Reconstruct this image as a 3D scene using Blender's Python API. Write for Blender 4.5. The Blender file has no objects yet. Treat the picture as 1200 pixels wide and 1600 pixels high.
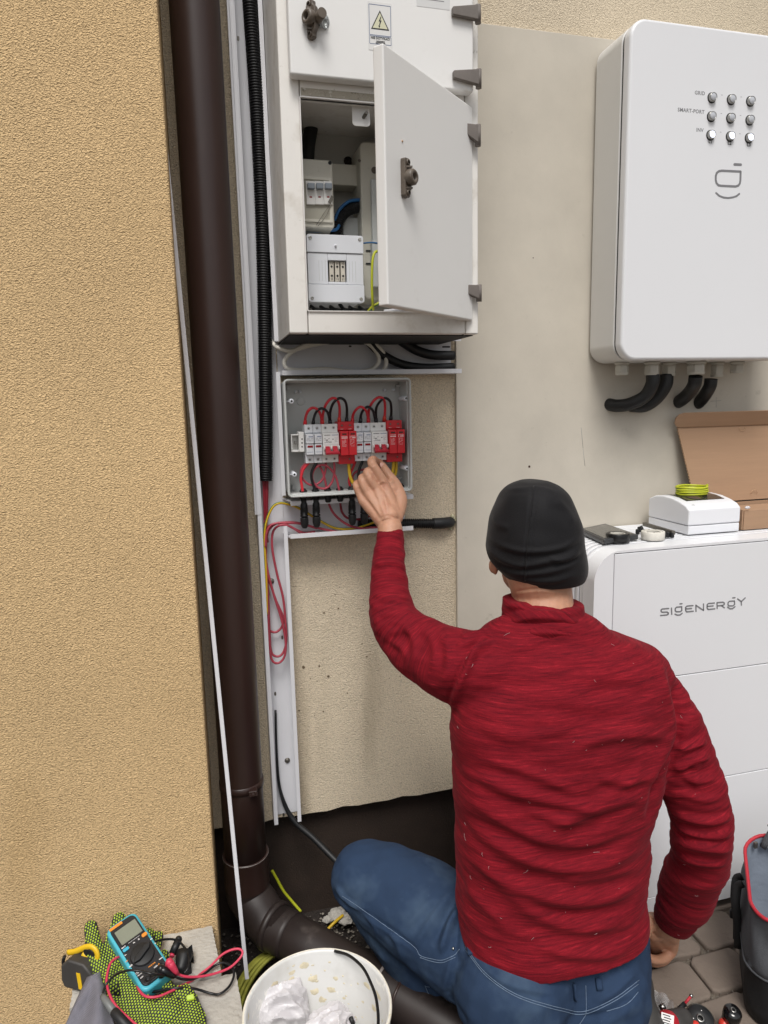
import bpy, bmesh, math, random
import numpy as np
from mathutils import Vector, Matrix
from mathutils.bvhtree import BVHTree
PI = math.pi
rnd = random.Random(7)
sc = bpy.context.scene
col = sc.collection

# ------------------------------------------------------------------ camera
FPX = 1080.0
CAM = Vector((0, -1.54, 1.24))
CR = Vector((0.96637953, -0.25619658, -0.02176971))
CU = Vector((0.06081492, 0.14548566, 0.98748948))
CW = Vector((0.24982425, 0.95561354, -0.15617494))
cd = bpy.data.cameras.new('camera')
cam = bpy.data.objects.new('camera', cd)
col.objects.link(cam)
m = Matrix((CR, CU, -CW)).transposed().to_4x4()
m.translation = CAM
cam.matrix_world = m
cd.sensor_fit = 'VERTICAL'
cd.sensor_height = 36
cd.lens = 36 * FPX / 1600
cd.clip_start = 0.02
cd.clip_end = 500
sc.camera = cam
# ------------------------------------------------------------------ sky, sun, exposure
SUN_EL, SUN_AZ = math.radians(58), math.radians(195)
wd = bpy.data.worlds.new('World')
sc.world = wd
wd.use_nodes = True
wn = wd.node_tree
for n in list(wn.nodes): wn.nodes.remove(n)
wo = wn.nodes.new('ShaderNodeOutputWorld')
wb = wn.nodes.new('ShaderNodeBackground')
sky = wn.nodes.new('ShaderNodeTexSky')
sky.sky_type = 'NISHITA'
sky.sun_disc = False
sky.sun_elevation = SUN_EL
sky.sun_rotation = SUN_AZ
sky.dust_density = 3.0
hs = wn.nodes.new('ShaderNodeHueSaturation')      # overcast: the cloud cover takes the blue out of the sky
hs.inputs['Saturation'].default_value = 0.16
wn.links.new(sky.outputs[0], hs.inputs['Color'])
wn.links.new(hs.outputs[0], wb.inputs['Color'])
wb.inputs['Strength'].default_value = 0.092
wn.links.new(wb.outputs[0], wo.inputs[0])
sl = bpy.data.lights.new('sun', 'SUN')
sun = bpy.data.objects.new('sun', sl)
col.objects.link(sun)
sl.energy = 1.9
sl.angle = math.radians(24)
sl.color = (1.0, 0.965, 0.92)
sd = Vector((math.sin(SUN_AZ) * math.cos(SUN_EL), math.cos(SUN_AZ) * math.cos(SUN_EL), math.sin(SUN_EL)))
sun.rotation_euler = sd.to_track_quat('Z', 'Y').to_euler()
sc.view_settings.view_transform = 'Standard'
sc.view_settings.look = 'None'
sc.view_settings.gamma = 1
sc.view_settings.use_curve_mapping = False
sc.view_settings.exposure = 0.36

# ------------------------------------------------------------------ helpers
def ray(px, py): return CR * ((px - 600) / FPX) - CU * ((py - 800) / FPX) + CW
def W(px, py, y):
    """surveyed point: where the line of sight through a reference pixel meets the plane at depth y"""
    d = ray(px, py); return CAM + d * ((y - CAM.y) / d.y)
def WZ(px, py, z):
    d = ray(px, py); return CAM + d * ((z - CAM.z) / d.z)
def WX(px, py, x):
    d = ray(px, py); return CAM + d * ((x - CAM.x) / d.x)
def V(*a): return Vector(a)

class MB:
    def __init__(s): s.v = []; s.f = []; s.mi = []; s.sm = []; s.cur = 0
    def add(s, vs, fs, smooth=False):
        o = len(s.v); s.v += [tuple(v) for v in vs]
        for f in fs: s.f.append(tuple(i + o for i in f)); s.mi.append(s.cur); s.sm.append(smooth)
        return s
    def box(s, c, sz, M=None):
        x, y, z = sz[0] / 2, sz[1] / 2, sz[2] / 2
        vs = [Vector((i * x, j * y, k * z)) for i in (-1, 1) for j in (-1, 1) for k in (-1, 1)]
        if M is not None: vs = [M @ v for v in vs]
        c = Vector(c)
        return s.add([v + c for v in vs], [(0, 1, 3, 2), (4, 6, 7, 5), (0, 4, 5, 1), (2, 3, 7, 6), (0, 2, 6, 4), (1, 5, 7, 3)])
    def bb(s, x0, x1, y0, y1, z0, z1):
        return s.box(((x0 + x1) / 2, (y0 + y1) / 2, (z0 + z1) / 2), (abs(x1 - x0), abs(y1 - y0), abs(z1 - z0)))
    def hexa(s, P):   # 8 corners: bottom 4 then top 4, each around
        return s.add(P, [(3, 2, 1, 0), (4, 5, 6, 7), (0, 1, 5, 4), (1, 2, 6, 5), (2, 3, 7, 6), (3, 0, 4, 7)])
    def tube(s, pts, r, n=10, closed=False, spl=0, caps=True, ribs=None, flat=1.0):
        pts = [Vector(p) for p in pts]
        rr = list(r) if hasattr(r, '__len__') else [r] * len(pts)
        if spl: pts, rr = spline(pts, rr, spl, closed)
        N = len(pts); rings = []
        t0 = (pts[1] - pts[0]).normalized()
        up = Vector((0, 0, 1)) if abs(t0.z) < .9 else Vector((1, 0, 0))
        u = t0.cross(up).normalized(); prev = t0
        for i, p in enumerate(pts):
            if closed: t = (pts[(i + 1) % N] - pts[i - 1]).normalized()
            elif i == 0: t = t0
            elif i == N - 1: t = (pts[-1] - pts[-2]).normalized()
            else: t = ((pts[i + 1] - p).normalized() + (p - pts[i - 1]).normalized()).normalized()
            q = prev.rotation_difference(t); u = (q @ u); u = (u - t * u.dot(t)).normalized(); prev = t
            w = t.cross(u)
            rings.append([p + (u * math.cos(2 * PI * k / n) + w * flat * math.sin(2 * PI * k / n)) * rr[i] for k in range(n)])
        vs = [v for R in rings for v in R]; fs = []
        M_ = N if closed else N - 1
        for i in range(M_):
            a = i * n; b = ((i + 1) % N) * n
            for k in range(n): fs.append((a + k, b + k, b + (k + 1) % n, a + (k + 1) % n))
        o = len(s.v); s.add(vs, fs, True)
        if caps and not closed:
            s.f.append(tuple(o + k for k in range(n))); s.mi.append(s.cur); s.sm.append(False)
            s.f.append(tuple(o + (N - 1) * n + k for k in reversed(range(n)))); s.mi.append(s.cur); s.sm.append(False)
        return s
    def lathe(s, prof, c, ax=(0, 0, 1), n=24, smooth=True):
        """prof: (radius, height) pairs along axis from c"""
        ax = Vector(ax).normalized(); c = Vector(c)
        a = ax.orthogonal().normalized(); b = ax.cross(a)
        vs = []; fs = []
        for r, h in prof:
            for k in range(n):
                t = 2 * PI * k / n; vs.append(c + ax * h + (a * math.cos(t) + b * math.sin(t)) * max(r, 1e-5))
        for i in range(len(prof) - 1):
            for k in range(n): fs.append((i * n + k, i * n + (k + 1) % n, (i + 1) * n + (k + 1) % n, (i + 1) * n + k))
        return s.add(vs, fs, smooth)
    def cyl(s, c, r, h, ax=(0, 0, 1), n=20, r2=None):
        r2 = r if r2 is None else r2
        s.lathe([(r, 0), (r2, h)], c, ax, n)
        o = len(s.v) - 2 * n
        s.f.append(tuple(o + k for k in reversed(range(n)))); s.mi.append(s.cur); s.sm.append(False)
        s.f.append(tuple(o + n + k for k in range(n))); s.mi.append(s.cur); s.sm.append(False)
        return s
    def prism(s, out, O, U, Vv, N, d, smooth_side=False):
        """outline (u,v) list, extruded by d along N"""
        O, U, Vv, N = map(Vector, (O, U, Vv, N)); n = len(out)
        a = [O + U * u + Vv * v for u, v in out]; b = [p + N * d for p in a]
        o = len(s.v)
        s.add(a + b, [(i, (i + 1) % n, n + (i + 1) % n, n + i) for i in range(n)], smooth_side)
        s.f.append(tuple(o + i for i in reversed(range(n)))); s.f.append(tuple(o + n + i for i in range(n)))
        s.mi += [s.cur] * 2; s.sm += [False] * 2
        return s
    def frame(s, outer, inner, O, U, Vv, N, d):
        """ring between two outlines with the same vertex count"""
        O, U, Vv, N = map(Vector, (O, U, Vv, N)); n = len(outer)
        P = lambda L, k: [O + U * u + Vv * v + N * k for u, v in L]
        vs = P(outer, 0) + P(inner, 0) + P(outer, d) + P(inner, d); fs = []
        for i in range(n):
            j = (i + 1) % n
            fs += [(i, n + i, n + j, j), (2 * n + i, 2 * n + j, 3 * n + j, 3 * n + i), (i, j, 2 * n + j, 2 * n + i), (n + i, 3 * n + i, 3 * n + j, n + j)]
        return s.add(vs, fs)
    def mesh(s, name, origin=(0, 0, 0)):
        me = bpy.data.meshes.new(name); o = Vector(origin)
        me.from_pydata([tuple(Vector(v) - o) for v in s.v], [], s.f); me.update()
        me.polygons.foreach_set('material_index', s.mi); me.polygons.foreach_set('use_smooth', s.sm)
        bm = bmesh.new(); bm.from_mesh(me); bmesh.ops.recalc_face_normals(bm, faces=bm.faces); bm.to_mesh(me); bm.free()
        return me

def spline(pts, rr, k, closed=False):
    out = []; ro = []; N = len(pts)
    for i in range(N if closed else N - 1):
        g = (lambda j: pts[j % N]) if closed else (lambda j: pts[max(0, min(N - 1, j))])
        p0, p1, p2, p3 = g(i - 1), g(i), g(i + 1), g(i + 2)
        if not closed:
            if i == 0: p0 = p1 * 2 - p2
            if i == N - 2: p3 = p2 * 2 - p1
        r1, r2 = rr[i], rr[(i + 1) % N]
        for j in range(k):
            t = j / k; t2 = t * t; t3 = t2 * t
            out.append(.5 * ((2 * p1) + (p2 - p0) * t + (2 * p0 - 5 * p1 + 4 * p2 - p3) * t2 + (3 * p1 - p0 - 3 * p2 + p3) * t3))
            s = t * t * (3 - 2 * t); ro.append(r1 * (1 - s) + r2 * s)
    if not closed: out.append(pts[-1]); ro.append(rr[-1])
    return out, ro

def rrect(w, h, r, k=5, x=0, y=0):
    """rounded rectangle outline centred on x, y; r one radius or four (tr, tl, bl, br)"""
    R = r if hasattr(r, '__len__') else (r,) * 4; out = []
    for (sx, sy, a0), q in zip(((1, 1, 0), (-1, 1, 90), (-1, -1, 180), (1, -1, 270)), R):
        q = max(q, 1e-4)
        for j in range(k + 1):
            a = math.radians(a0 + 90 * j / k)
            out.append((x + sx * (w / 2 - q) + q * math.cos(a), y + sy * (h / 2 - q) + q * math.sin(a)))
    return out

def thing(name, label, cat, loc=(0, 0, 0), group=None, rot=None):
    o = bpy.data.objects.new(name, None); col.objects.link(o)
    o.empty_display_size = .02; o.location = loc
    if rot is not None: o.rotation_euler = rot
    o['label'] = label; o['category'] = cat
    if group: o['group'] = group
    return o
def root_loc(p):
    while p.parent: p = p.parent
    return p.location
def part(name, mb, mats, parent, bevel=0, local=False, label=None, kind=None, segs=2, subsurf=0):
    org = (0, 0, 0) if local else root_loc(parent)
    me = mb if isinstance(mb, bpy.types.Mesh) else mb.mesh(name, org)
    if not isinstance(mats, (list, tuple)): mats = [mats]
    for q in mats: me.materials.append(q)
    o = bpy.data.objects.new(name, me); col.objects.link(o); o.parent = parent
    fin(o, bevel, segs, subsurf)
    if label: o['label'] = label
    if kind: o['kind'] = kind
    return o
def fin(o, bevel, segs=2, subsurf=0):
    if bevel:
        o.data.polygons.foreach_set('use_smooth', [True] * len(o.data.polygons))
        b = o.modifiers.new('bevel', 'BEVEL'); b.width = bevel; b.segments = segs; b.limit_method = 'ANGLE'; b.angle_limit = math.radians(40)
        w = o.modifiers.new('wn', 'WEIGHTED_NORMAL'); w.keep_sharp = True
    if subsurf:
        o.data.polygons.foreach_set('use_smooth', [True] * len(o.data.polygons))
        q = o.modifiers.new('sub', 'SUBSURF'); q.levels = subsurf; q.render_levels = subsurf
def single(name, label, cat, mb, mats, group=None, bevel=0, kind=None, subsurf=0):
    vs = np.array([tuple(v) for v in mb.v]); c = (vs.min(0) + vs.max(0)) / 2; c[2] = vs[:, 2].min()
    me = mb.mesh(name, c)
    if not isinstance(mats, (list, tuple)): mats = [mats]
    for q in mats: me.materials.append(q)
    o = bpy.data.objects.new(name, me); col.objects.link(o); o.location = c
    if kind != 'structure': o['label'] = label; o['category'] = cat
    if kind: o['kind'] = kind
    if group: o['group'] = group
    fin(o, bevel, 2, subsurf)
    return o
def dup(root, loc=None, label=None):
    r = root.copy(); col.objects.link(r)
    if loc is not None: r.location = loc
    if label: r['label'] = label
    for ch in list(root.children):
        c = ch.copy(); col.objects.link(c); c.parent = r
        for g in list(ch.children):
            d = g.copy(); col.objects.link(d); d.parent = c
    return r
def textmesh(txt, size, M, depth=0.0002, bold=0.0, align='CENTER', spacing=1.0):
    cu = bpy.data.curves.new('t', 'FONT'); cu.body = txt; cu.size = size; cu.extrude = depth; cu.offset = bold
    cu.align_x = align; cu.align_y = 'CENTER'; cu.space_character = spacing; cu.resolution_u = 3
    o = bpy.data.objects.new('t', cu); me = bpy.data.meshes.new_from_object(o)
    bpy.data.objects.remove(o); bpy.data.curves.remove(cu)
    me.transform(M); return me
def frameM(O, U, Vv):
    U = Vector(U).normalized(); Vv = Vector(Vv).normalized(); N = U.cross(Vv)
    m = Matrix((U, Vv, N)).transposed().to_4x4(); m.translation = Vector(O); return m
FRONT = ((1, 0, 0), (0, 0, 1), (0, -1, 0))     # u, v, normal of anything facing the yard

# ------------------------------------------------------------------ materials
def lin(h):
    h = h.lstrip('#'); c = [int(h[i:i + 2], 16) / 255 for i in (0, 2, 4)]
    return tuple(((x / 12.92) if x <= .04045 else ((x + .055) / 1.055) ** 2.4) for x in c) + (1,)
def mat(name, base, rough=.5, metal=0, var=.06, vs=6, bump=0, bs=80, bd=.001, spots=None, spec=.5, emit=None, trans=0, alpha=1, stretch=None, coat=0, sheen=0):
    """procedural plastic / metal / paint: base colour with slow variation, optional fine relief, optional specks (colour, scale, threshold)"""
    m = bpy.data.materials.new(name); m.use_nodes = True; nt = m.node_tree; N = nt.nodes; L = nt.links
    b = N['Principled BSDF']; b.inputs['Roughness'].default_value = rough; b.inputs['Metallic'].default_value = metal
    b.inputs['Specular IOR Level'].default_value = spec
    if coat: b.inputs['Coat Weight'].default_value = coat
    if sheen: b.inputs['Sheen Weight'].default_value = sheen; b.inputs['Sheen Roughness'].default_value = .4
    c = lin(base) if isinstance(base, str) else tuple(base) + (1,)
    tc = N.new('ShaderNodeTexCoord'); src = tc.outputs['Object']
    if stretch:
        mp = N.new('ShaderNodeMapping'); mp.inputs['Scale'].default_value = stretch; L.new(src, mp.inputs[0]); src = mp.outputs[0]
    n1 = N.new('ShaderNodeTexNoise'); n1.inputs['Scale'].default_value = vs; n1.inputs['Detail'].default_value = 6; n1.inputs['Roughness'].default_value = .65; L.new(src, n1.inputs['Vector'])
    r = N.new('ShaderNodeValToRGB'); L.new(n1.outputs[0], r.inputs[0])
    r.color_ramp.elements[0].position = .3; r.color_ramp.elements[1].position = .7
    r.color_ramp.elements[0].color = tuple(x * (1 - var) for x in c[:3]) + (1,); r.color_ramp.elements[1].color = tuple(min(1, x * (1 + var)) for x in c[:3]) + (1,)
    out = r.outputs[0]
    for sp in (spots or []):
        n2 = N.new('ShaderNodeTexNoise'); n2.inputs['Scale'].default_value = sp[1]; n2.inputs['Detail'].default_value = 4; n2.inputs['Roughness'].default_value = .7; L.new(src, n2.inputs['Vector'])
        r2 = N.new('ShaderNodeValToRGB'); L.new(n2.outputs[0], r2.inputs[0])
        r2.color_ramp.elements[0].position = sp[2]; r2.color_ramp.elements[0].color = (0, 0, 0, 1)
        r2.color_ramp.elements[1].position = min(1, sp[2] + sp[3] if len(sp) > 3 else sp[2] + .05); k = sp[4] if len(sp) > 4 else 1
        r2.color_ramp.elements[1].color = (k, k, k, 1)
        mx = N.new('ShaderNodeMix'); mx.data_type = 'RGBA'; L.new(r2.outputs[0], mx.inputs[0]); L.new(out, mx.inputs[6]); mx.inputs[7].default_value = lin(sp[0]); out = mx.outputs[2]
    L.new(out, b.inputs['Base Color'])
    mr = N.new('ShaderNodeMapRange'); L.new(n1.outputs[0], mr.inputs[0]); mr.inputs[3].default_value = max(.02, rough - .08); mr.inputs[4].default_value = min(1, rough + .1); L.new(mr.outputs[0], b.inputs['Roughness'])
    if bump:
        n3 = N.new('ShaderNodeTexNoise'); n3.inputs['Scale'].default_value = bs; n3.inputs['Detail'].default_value = 3; L.new(src, n3.inputs['Vector'])
        bp = N.new('ShaderNodeBump'); bp.inputs['Strength'].default_value = bump; bp.inputs['Distance'].default_value = bd; L.new(n3.outputs[0], bp.inputs['Height']); L.new(bp.outputs[0], b.inputs['Normal'])
    if emit: b.inputs['Emission Color'].default_value = lin(emit[0]); b.inputs['Emission Strength'].default_value = emit[1]
    if trans: b.inputs['Transmission Weight'].default_value = trans
    if alpha < 1: b.inputs['Alpha'].default_value = alpha
    return m

def stucco(name, base, grain, depth, stain=None, dark=.75, strength=1.0):
    m = bpy.data.materials.new(name); m.use_nodes = True; nt = m.node_tree; N = nt.nodes; L = nt.links
    b = N['Principled BSDF']; b.inputs['Roughness'].default_value = .93; b.inputs['Specular IOR Level'].default_value = .2
    tc = N.new('ShaderNodeTexCoord'); c = lin(base)
    # warped coordinates so that the grains run as short wandering worms
    wz = N.new('ShaderNodeTexNoise'); wz.inputs['Scale'].default_value = grain * .5; wz.inputs['Detail'].default_value = 0; L.new(tc.outputs['Object'], wz.inputs['Vector'])
    vm = N.new('ShaderNodeVectorMath'); vm.operation = 'MULTIPLY_ADD'; L.new(wz.outputs['Color'], vm.inputs[0]); vm.inputs[1].default_value = (1.5 / grain,) * 3; L.new(tc.outputs['Object'], vm.inputs[2])
    mp = N.new('ShaderNodeMapping'); mp.inputs['Scale'].default_value = (1, 1, 1.35); L.new(vm.outputs[0], mp.inputs[0])
    vo = N.new('ShaderNodeTexVoronoi'); vo.feature = 'SMOOTH_F1'; vo.inputs['Scale'].default_value = grain; vo.inputs['Smoothness'].default_value = .6; L.new(mp.outputs[0], vo.inputs['Vector'])
    ns = N.new('ShaderNodeTexNoise'); ns.inputs['Scale'].default_value = grain * 1.3; ns.inputs['Detail'].default_value = 1; ns.inputs['Roughness'].default_value = .5; L.new(mp.outputs[0], ns.inputs['Vector'])
    h = N.new('ShaderNodeMath'); h.operation = 'MULTIPLY_ADD'; L.new(vo.outputs[0], h.inputs[0]); h.inputs[1].default_value = -1.1; L.new(ns.outputs[0], h.inputs[2])
    bp = N.new('ShaderNodeBump'); bp.inputs['Strength'].default_value = strength; bp.inputs['Distance'].default_value = depth; L.new(h.outputs[0], bp.inputs['Height']); L.new(bp.outputs[0], b.inputs['Normal'])
    # colour: per-grain, slow weathering, shade between the grains painted into the pits
    r = N.new('ShaderNodeMapRange'); L.new(h.outputs[0], r.inputs[0]); r.inputs[1].default_value = -.45; r.inputs[2].default_value = .35; r.inputs[3].default_value = dark; r.inputs[4].default_value = 1.06
    lo = N.new('ShaderNodeTexNoise'); lo.inputs['Scale'].default_value = 2.2; lo.inputs['Detail'].default_value = 5; L.new(tc.outputs['Object'], lo.inputs['Vector'])
    r2 = N.new('ShaderNodeMapRange'); L.new(lo.outputs[0], r2.inputs[0]); r2.inputs[1].default_value = .3; r2.inputs[2].default_value = .7; r2.inputs[3].default_value = .9; r2.inputs[4].default_value = 1.05
    mu = N.new('ShaderNodeMath'); mu.operation = 'MULTIPLY'; L.new(r.outputs[0], mu.inputs[0]); L.new(r2.outputs[0], mu.inputs[1])
    cm = N.new('ShaderNodeVectorMath'); cm.operation = 'SCALE'; cm.inputs[0].default_value = c[:3]; L.new(mu.outputs[0], cm.inputs['Scale'])
    out = cm.outputs[0]
    if stain:
        for scx, colr, thr, k in stain:
            mp2 = N.new('ShaderNodeMapping'); mp2.inputs['Scale'].default_value = scx; L.new(tc.outputs['Object'], mp2.inputs[0])
            n2 = N.new('ShaderNodeTexNoise'); n2.inputs['Scale'].default_value = 1; n2.inputs['Detail'].default_value = 3; L.new(mp2.outputs[0], n2.inputs['Vector'])
            rr = N.new('ShaderNodeMapRange'); L.new(n2.outputs[0], rr.inputs[0]); rr.inputs[1].default_value = thr; rr.inputs[2].default_value = thr + .12; rr.inputs[3].default_value = 0; rr.inputs[4].default_value = k
            mx = N.new('ShaderNodeMix'); mx.data_type = 'RGBA'; L.new(rr.outputs[0], mx.inputs[0]); L.new(out, mx.inputs[6]); mx.inputs[7].default_value = lin(colr); out = mx.outputs[2]
    L.new(out, b.inputs['Base Color'])
    return m

M = {}
M['stucco'] = stucco('beige_stucco', '#e0d1b8', 300, .0015, stain=[((290, 290, 340), '#8a7c63', .62, .5), ((40, 40, 40), '#8a806c', .72, .6), ((9, 9, 1.1), '#9a8c74', .6, .35)])
M['ochre'] = stucco('ochre_stucco', '#e9c897', 340, .0021, stain=[((5, 5, 1.2), '#b08f5f', .62, .25), ((260, 260, 330), '#8f6f3f', .62, .55)], dark=.62)
M['bitumen'] = mat('bitumen', '#31261f', .8, var=.25, vs=14, bump=.8, bs=260, bd=.002, spots=[('#8a755a', 300, .66, .05, .7), ('#a89a88', 150, .78, .03, .8)])
M['board'] = mat('cement_board', '#c4bdb0', .8, var=.09, vs=4, bump=.25, bs=300, bd=.0006, spots=[('#8d867a', 26, .66, .1, .35), ('#d8d2c6', 60, .74, .04, .5), ('#7b7467', 230, .75, .03, .6)])
M['pvc'] = mat('white_pvc', '#dcdce0', .38, var=.03, vs=8, spots=[('#9c988e', 34, .7, .08, .35)])
M['pvc_dirty'] = mat('weathered_pvc', '#d8d5d2', .45, var=.05, vs=8, spots=[('#a19a8d', 22, .62, .12, .4), ('#6f6a60', 160, .76, .03, .6)])
M['cabinet'] = mat('cabinet_polyester', '#e4e1dc', .5, var=.035, vs=5, bump=.15, bs=300, bd=.0005, spots=[('#b3aa9b', 11, .54, .18, .5), ('#8f8778', 42, .66, .06, .5), ('#6f685d', 170, .72, .03, .8)])
M['cab_in'] = mat('cabinet_inside', '#b4b3ae', .6, var=.06, vs=5, spots=[('#8b877f', 20, .64, .12, .4)])
M['door'] = mat('cabinet_door', '#e3e2e0', .42, var=.02, vs=3, bump=.08, bs=400, bd=.0004, spots=[('#b9b4ab', 9, .6, .2, .3), ('#8d8880', 170, .76, .02, .6), ('#a39c90', 34, .74, .04, .5)])
M['hinge'] = mat('grey_brown_nylon', '#6d6661', .55, var=.12, vs=40, bump=.2, bs=400, bd=.0004)
M['latch'] = mat('latch_brown', '#5d5349', .45, var=.2, vs=60, bump=.2, bs=300, bd=.0004)
M['fusebox'] = mat('white_abs', '#dde0e6', .3, var=.015, vs=8)
M['ivory'] = mat('aged_ivory_plastic', '#c9c6ba', .45, var=.04, vs=8, spots=[('#97917f', 22, .66, .1, .4)])
M['greybox'] = mat('grey_abs', '#c4c7c5', .4, var=.02, vs=7)
M['white_mod'] = mat('white_module', '#dcdee2', .35, var=.02, vs=30)
M['white_mod2'] = mat('warm_white_module', '#e4e3e0', .35, var=.02, vs=30)
M['red_mod'] = mat('red_module', '#c8202a', .35, var=.05, vs=30)
M['red_dark'] = mat('dark_red_window', '#8c141c', .25, var=.1, vs=30)
M['toggle'] = mat('red_toggle', '#b72a3a', .35, var=.05, vs=30)
M['steel'] = mat('zinc_steel', '#a9a8a4', .3, 1, var=.12, vs=60)
M['steel_dark'] = mat('dull_steel', '#77736c', .45, .9, var=.2, vs=80)
M['black'] = mat('black_rubber', '#17181a', .5, var=.2, vs=20, spots=[('#55524d', 60, .72, .08, .35)])
M['black_gloss'] = mat('black_cable', '#121316', .32, var=.2, vs=20)
M['corr'] = mat('black_corrugated', '#111113', .5, var=.2, vs=20, spec=.3)
M['red_wire'] = mat('red_wire', '#cf2f3a', .4, var=.06, vs=30)
M['pink_wire'] = mat('faded_red_wire', '#a8414f', .45, var=.08, vs=20)
M['crimson_wire'] = mat('crimson_wire', '#8e2433', .45, var=.1, vs=20)
M['yellow_wire'] = mat('yellow_wire', '#d9b32a', .4, var=.08, vs=30)
M['blue_wire'] = mat('blue_wire', '#235e92', .45, var=.08, vs=30)
M['print'] = mat('grey_print', '#7d7d80', .6, var=.03)
M['print_dark'] = mat('black_print', '#1c1c1e', .55, var=.05)
M['print_blue'] = mat('blue_print', '#35507f', .55, var=.05)
M['white_print'] = mat('white_print', '#e8e4e2', .55, var=.03)
M['inv'] = mat('satin_white_paint', '#e3e4e7', .33, var=.012, vs=2, bump=.05, bs=900, bd=.0002)
M['inv_side'] = mat('white_casing', '#d6d5d2', .42, var=.02, vs=2)
M['gland'] = mat('grey_gland_nylon', '#b5b2a8', .45, var=.06, vs=40)
M['batt'] = mat('battery_white', '#e4e5e8', .36, var=.012, vs=2, bump=.05, bs=900, bd=.0002)
M['batt_side'] = mat('battery_frame', '#e6e7ea', .3, var=.012, vs=2)
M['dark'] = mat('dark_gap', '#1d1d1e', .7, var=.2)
M['pipe'] = mat('brown_pvc_pipe', '#33231f', .36, var=.14, vs=7, bump=.12, bs=30, bd=.001, stretch=(1, 1, .35), spots=[('#8a7f7a', 120, .79, .02, .7), ('#493632', 9, .6, .18, .5)])
M['pipe_dusty'] = mat('dusty_brown_pipe', '#2c2422', .5, var=.2, vs=9, bump=.15, bs=60, bd=.001, spots=[('#6d645e', 14, .6, .2, .4), ('#b7afa6', 130, .76, .02, .8)])
M['seal'] = mat('pipe_edge', '#8f8783', .5, var=.3, vs=60)
M['card'] = mat('corrugated_card', '#a5856a', .85, var=.05, vs=6, bump=.25, bs=14, bd=.001, stretch=(1, 1, 14), spots=[('#927258', 10, .62, .16, .35)])
M['card_edge'] = mat('card_edge', '#bb9a7a', .9, var=.2, vs=300)
M['meter'] = mat('glossy_white_abs', '#e4e5e9', .22, var=.01)
M['smoke'] = mat('smoked_window', '#3a3632', .08, var=.1, vs=8, spec=.8)
M['white_tape'] = mat('white_tape', '#d9d5cb', .5, var=.05, vs=40, spots=[('#8b8479', 60, .72, .06, .5)])
M['black_tape'] = mat('black_tape', '#141415', .3, var=.2, vs=40)
M['tablet'] = mat('dark_tablet', '#37383a', .35, var=.1, vs=20)
M['concrete'] = mat('concrete_block', '#b3afa7', .92, var=.14, vs=14, bump=.9, bs=120, bd=.003, spots=[('#7f7b73', 60, .62, .1, .6), ('#d0ccc4', 110, .7, .05, .6), ('#5f5b55', 200, .74, .03, .7)])
M['bucket'] = mat('bucket_white', '#d8d8d6', .4, var=.03, vs=6, spots=[('#bdbbb4', 9, .5, .2, .6), ('#d0bd8c', 18, .66, .04, .6), ('#eeece6', 22, .6, .04, .7), ('#8f8a80', 50, .7, .04, .6)])
M['bag'] = mat('thin_plastic_bag', '#e6e3e6', .3, var=.05, vs=12, trans=.25, bump=.6, bs=40, bd=.004, spec=.6)
M['bag_clear'] = mat('clear_plastic_bag', '#e4e4e6', .18, var=.05, vs=12, trans=.7, bump=.8, bs=40, bd=.006, alpha=.8)
M['glove_green'] = mat('lime_rubber_dots', '#a9c22e', .5, var=.12, vs=60)
M['glove_knit'] = mat('charcoal_knit', '#2f3032', .9, var=.15, vs=60, bump=.8, bs=500, bd=.001)
def ribcloth():
    m = mat('grey_knit_cuff', '#85848f', .95, var=.12, vs=40); nt = m.node_tree; N = nt.nodes; L = nt.links; tc = N.new('ShaderNodeTexCoord')
    wv = N.new('ShaderNodeTexWave'); wv.bands_direction = 'DIAGONAL'; wv.inputs['Scale'].default_value = 190; wv.inputs['Distortion'].default_value = 1.2; wv.inputs['Detail Scale'].default_value = .3; L.new(tc.outputs['Object'], wv.inputs['Vector'])
    bp = N.new('ShaderNodeBump'); bp.inputs['Strength'].default_value = 1; bp.inputs['Distance'].default_value = .0012; L.new(wv.outputs[0], bp.inputs['Height']); L.new(bp.outputs[0], N['Principled BSDF'].inputs['Normal']); return m
M['cloth'] = ribcloth()
M['teal'] = mat('teal_rubber', '#4ab0c2', .42, var=.05, vs=30)
M['meter_black'] = mat('meter_black', '#1d1e22', .4, var=.08, vs=40)
M['lcd'] = mat('lcd_grey_green', '#7f8476', .18, var=.05, vs=20, spec=.8)
M['orange'] = mat('orange_plastic', '#dd8a2e', .4, var=.05)
M['lead_red'] = mat('lead_pink_red', '#c93a55', .42, var=.06, vs=30)
M['yellow'] = mat('yellow_plastic', '#e0b722', .4, var=.06, vs=30)
M['bagcloth'] = mat('grey_nylon_cloth', '#4c4e52', .85, var=.1, vs=18, bump=.7, bs=420, bd=.0012)
M['bagblack'] = mat('black_nylon', '#151517', .75, var=.25, vs=18, bump=.5, bs=300, bd=.001)
M['baglining'] = mat('blue_grey_lining', '#7c8592', .75, var=.12, vs=18, bump=.5, bs=60, bd=.003)
M['piping'] = mat('red_piping', '#b02432', .6, var=.1, vs=40)
M['tool_red'] = mat('tool_red', '#a81f2b', .4, var=.08, vs=20, spots=[('#5c4f4a', 60, .7, .05, .6)])
M['tool_grey'] = mat('tool_grey', '#3c3a38', .55, var=.15, vs=20, spots=[('#7a736a', 70, .7, .06, .5)])
M['skin'] = mat('skin', '#bd8d72', .52, var=.10, vs=45, bump=.5, bs=600, bd=.0007, spots=[('#a55c47', 38, .54, .2, .6), ('#cfa58a', 90, .6, .15, .4), ('#8a5c48', 300, .68, .06, .35)])
M['skin'].node_tree.nodes['Principled BSDF'].inputs['Subsurface Weight'].default_value = .12
M['skin'].node_tree.nodes['Principled BSDF'].inputs['Subsurface Radius'].default_value = (.01, .004, .002)
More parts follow.
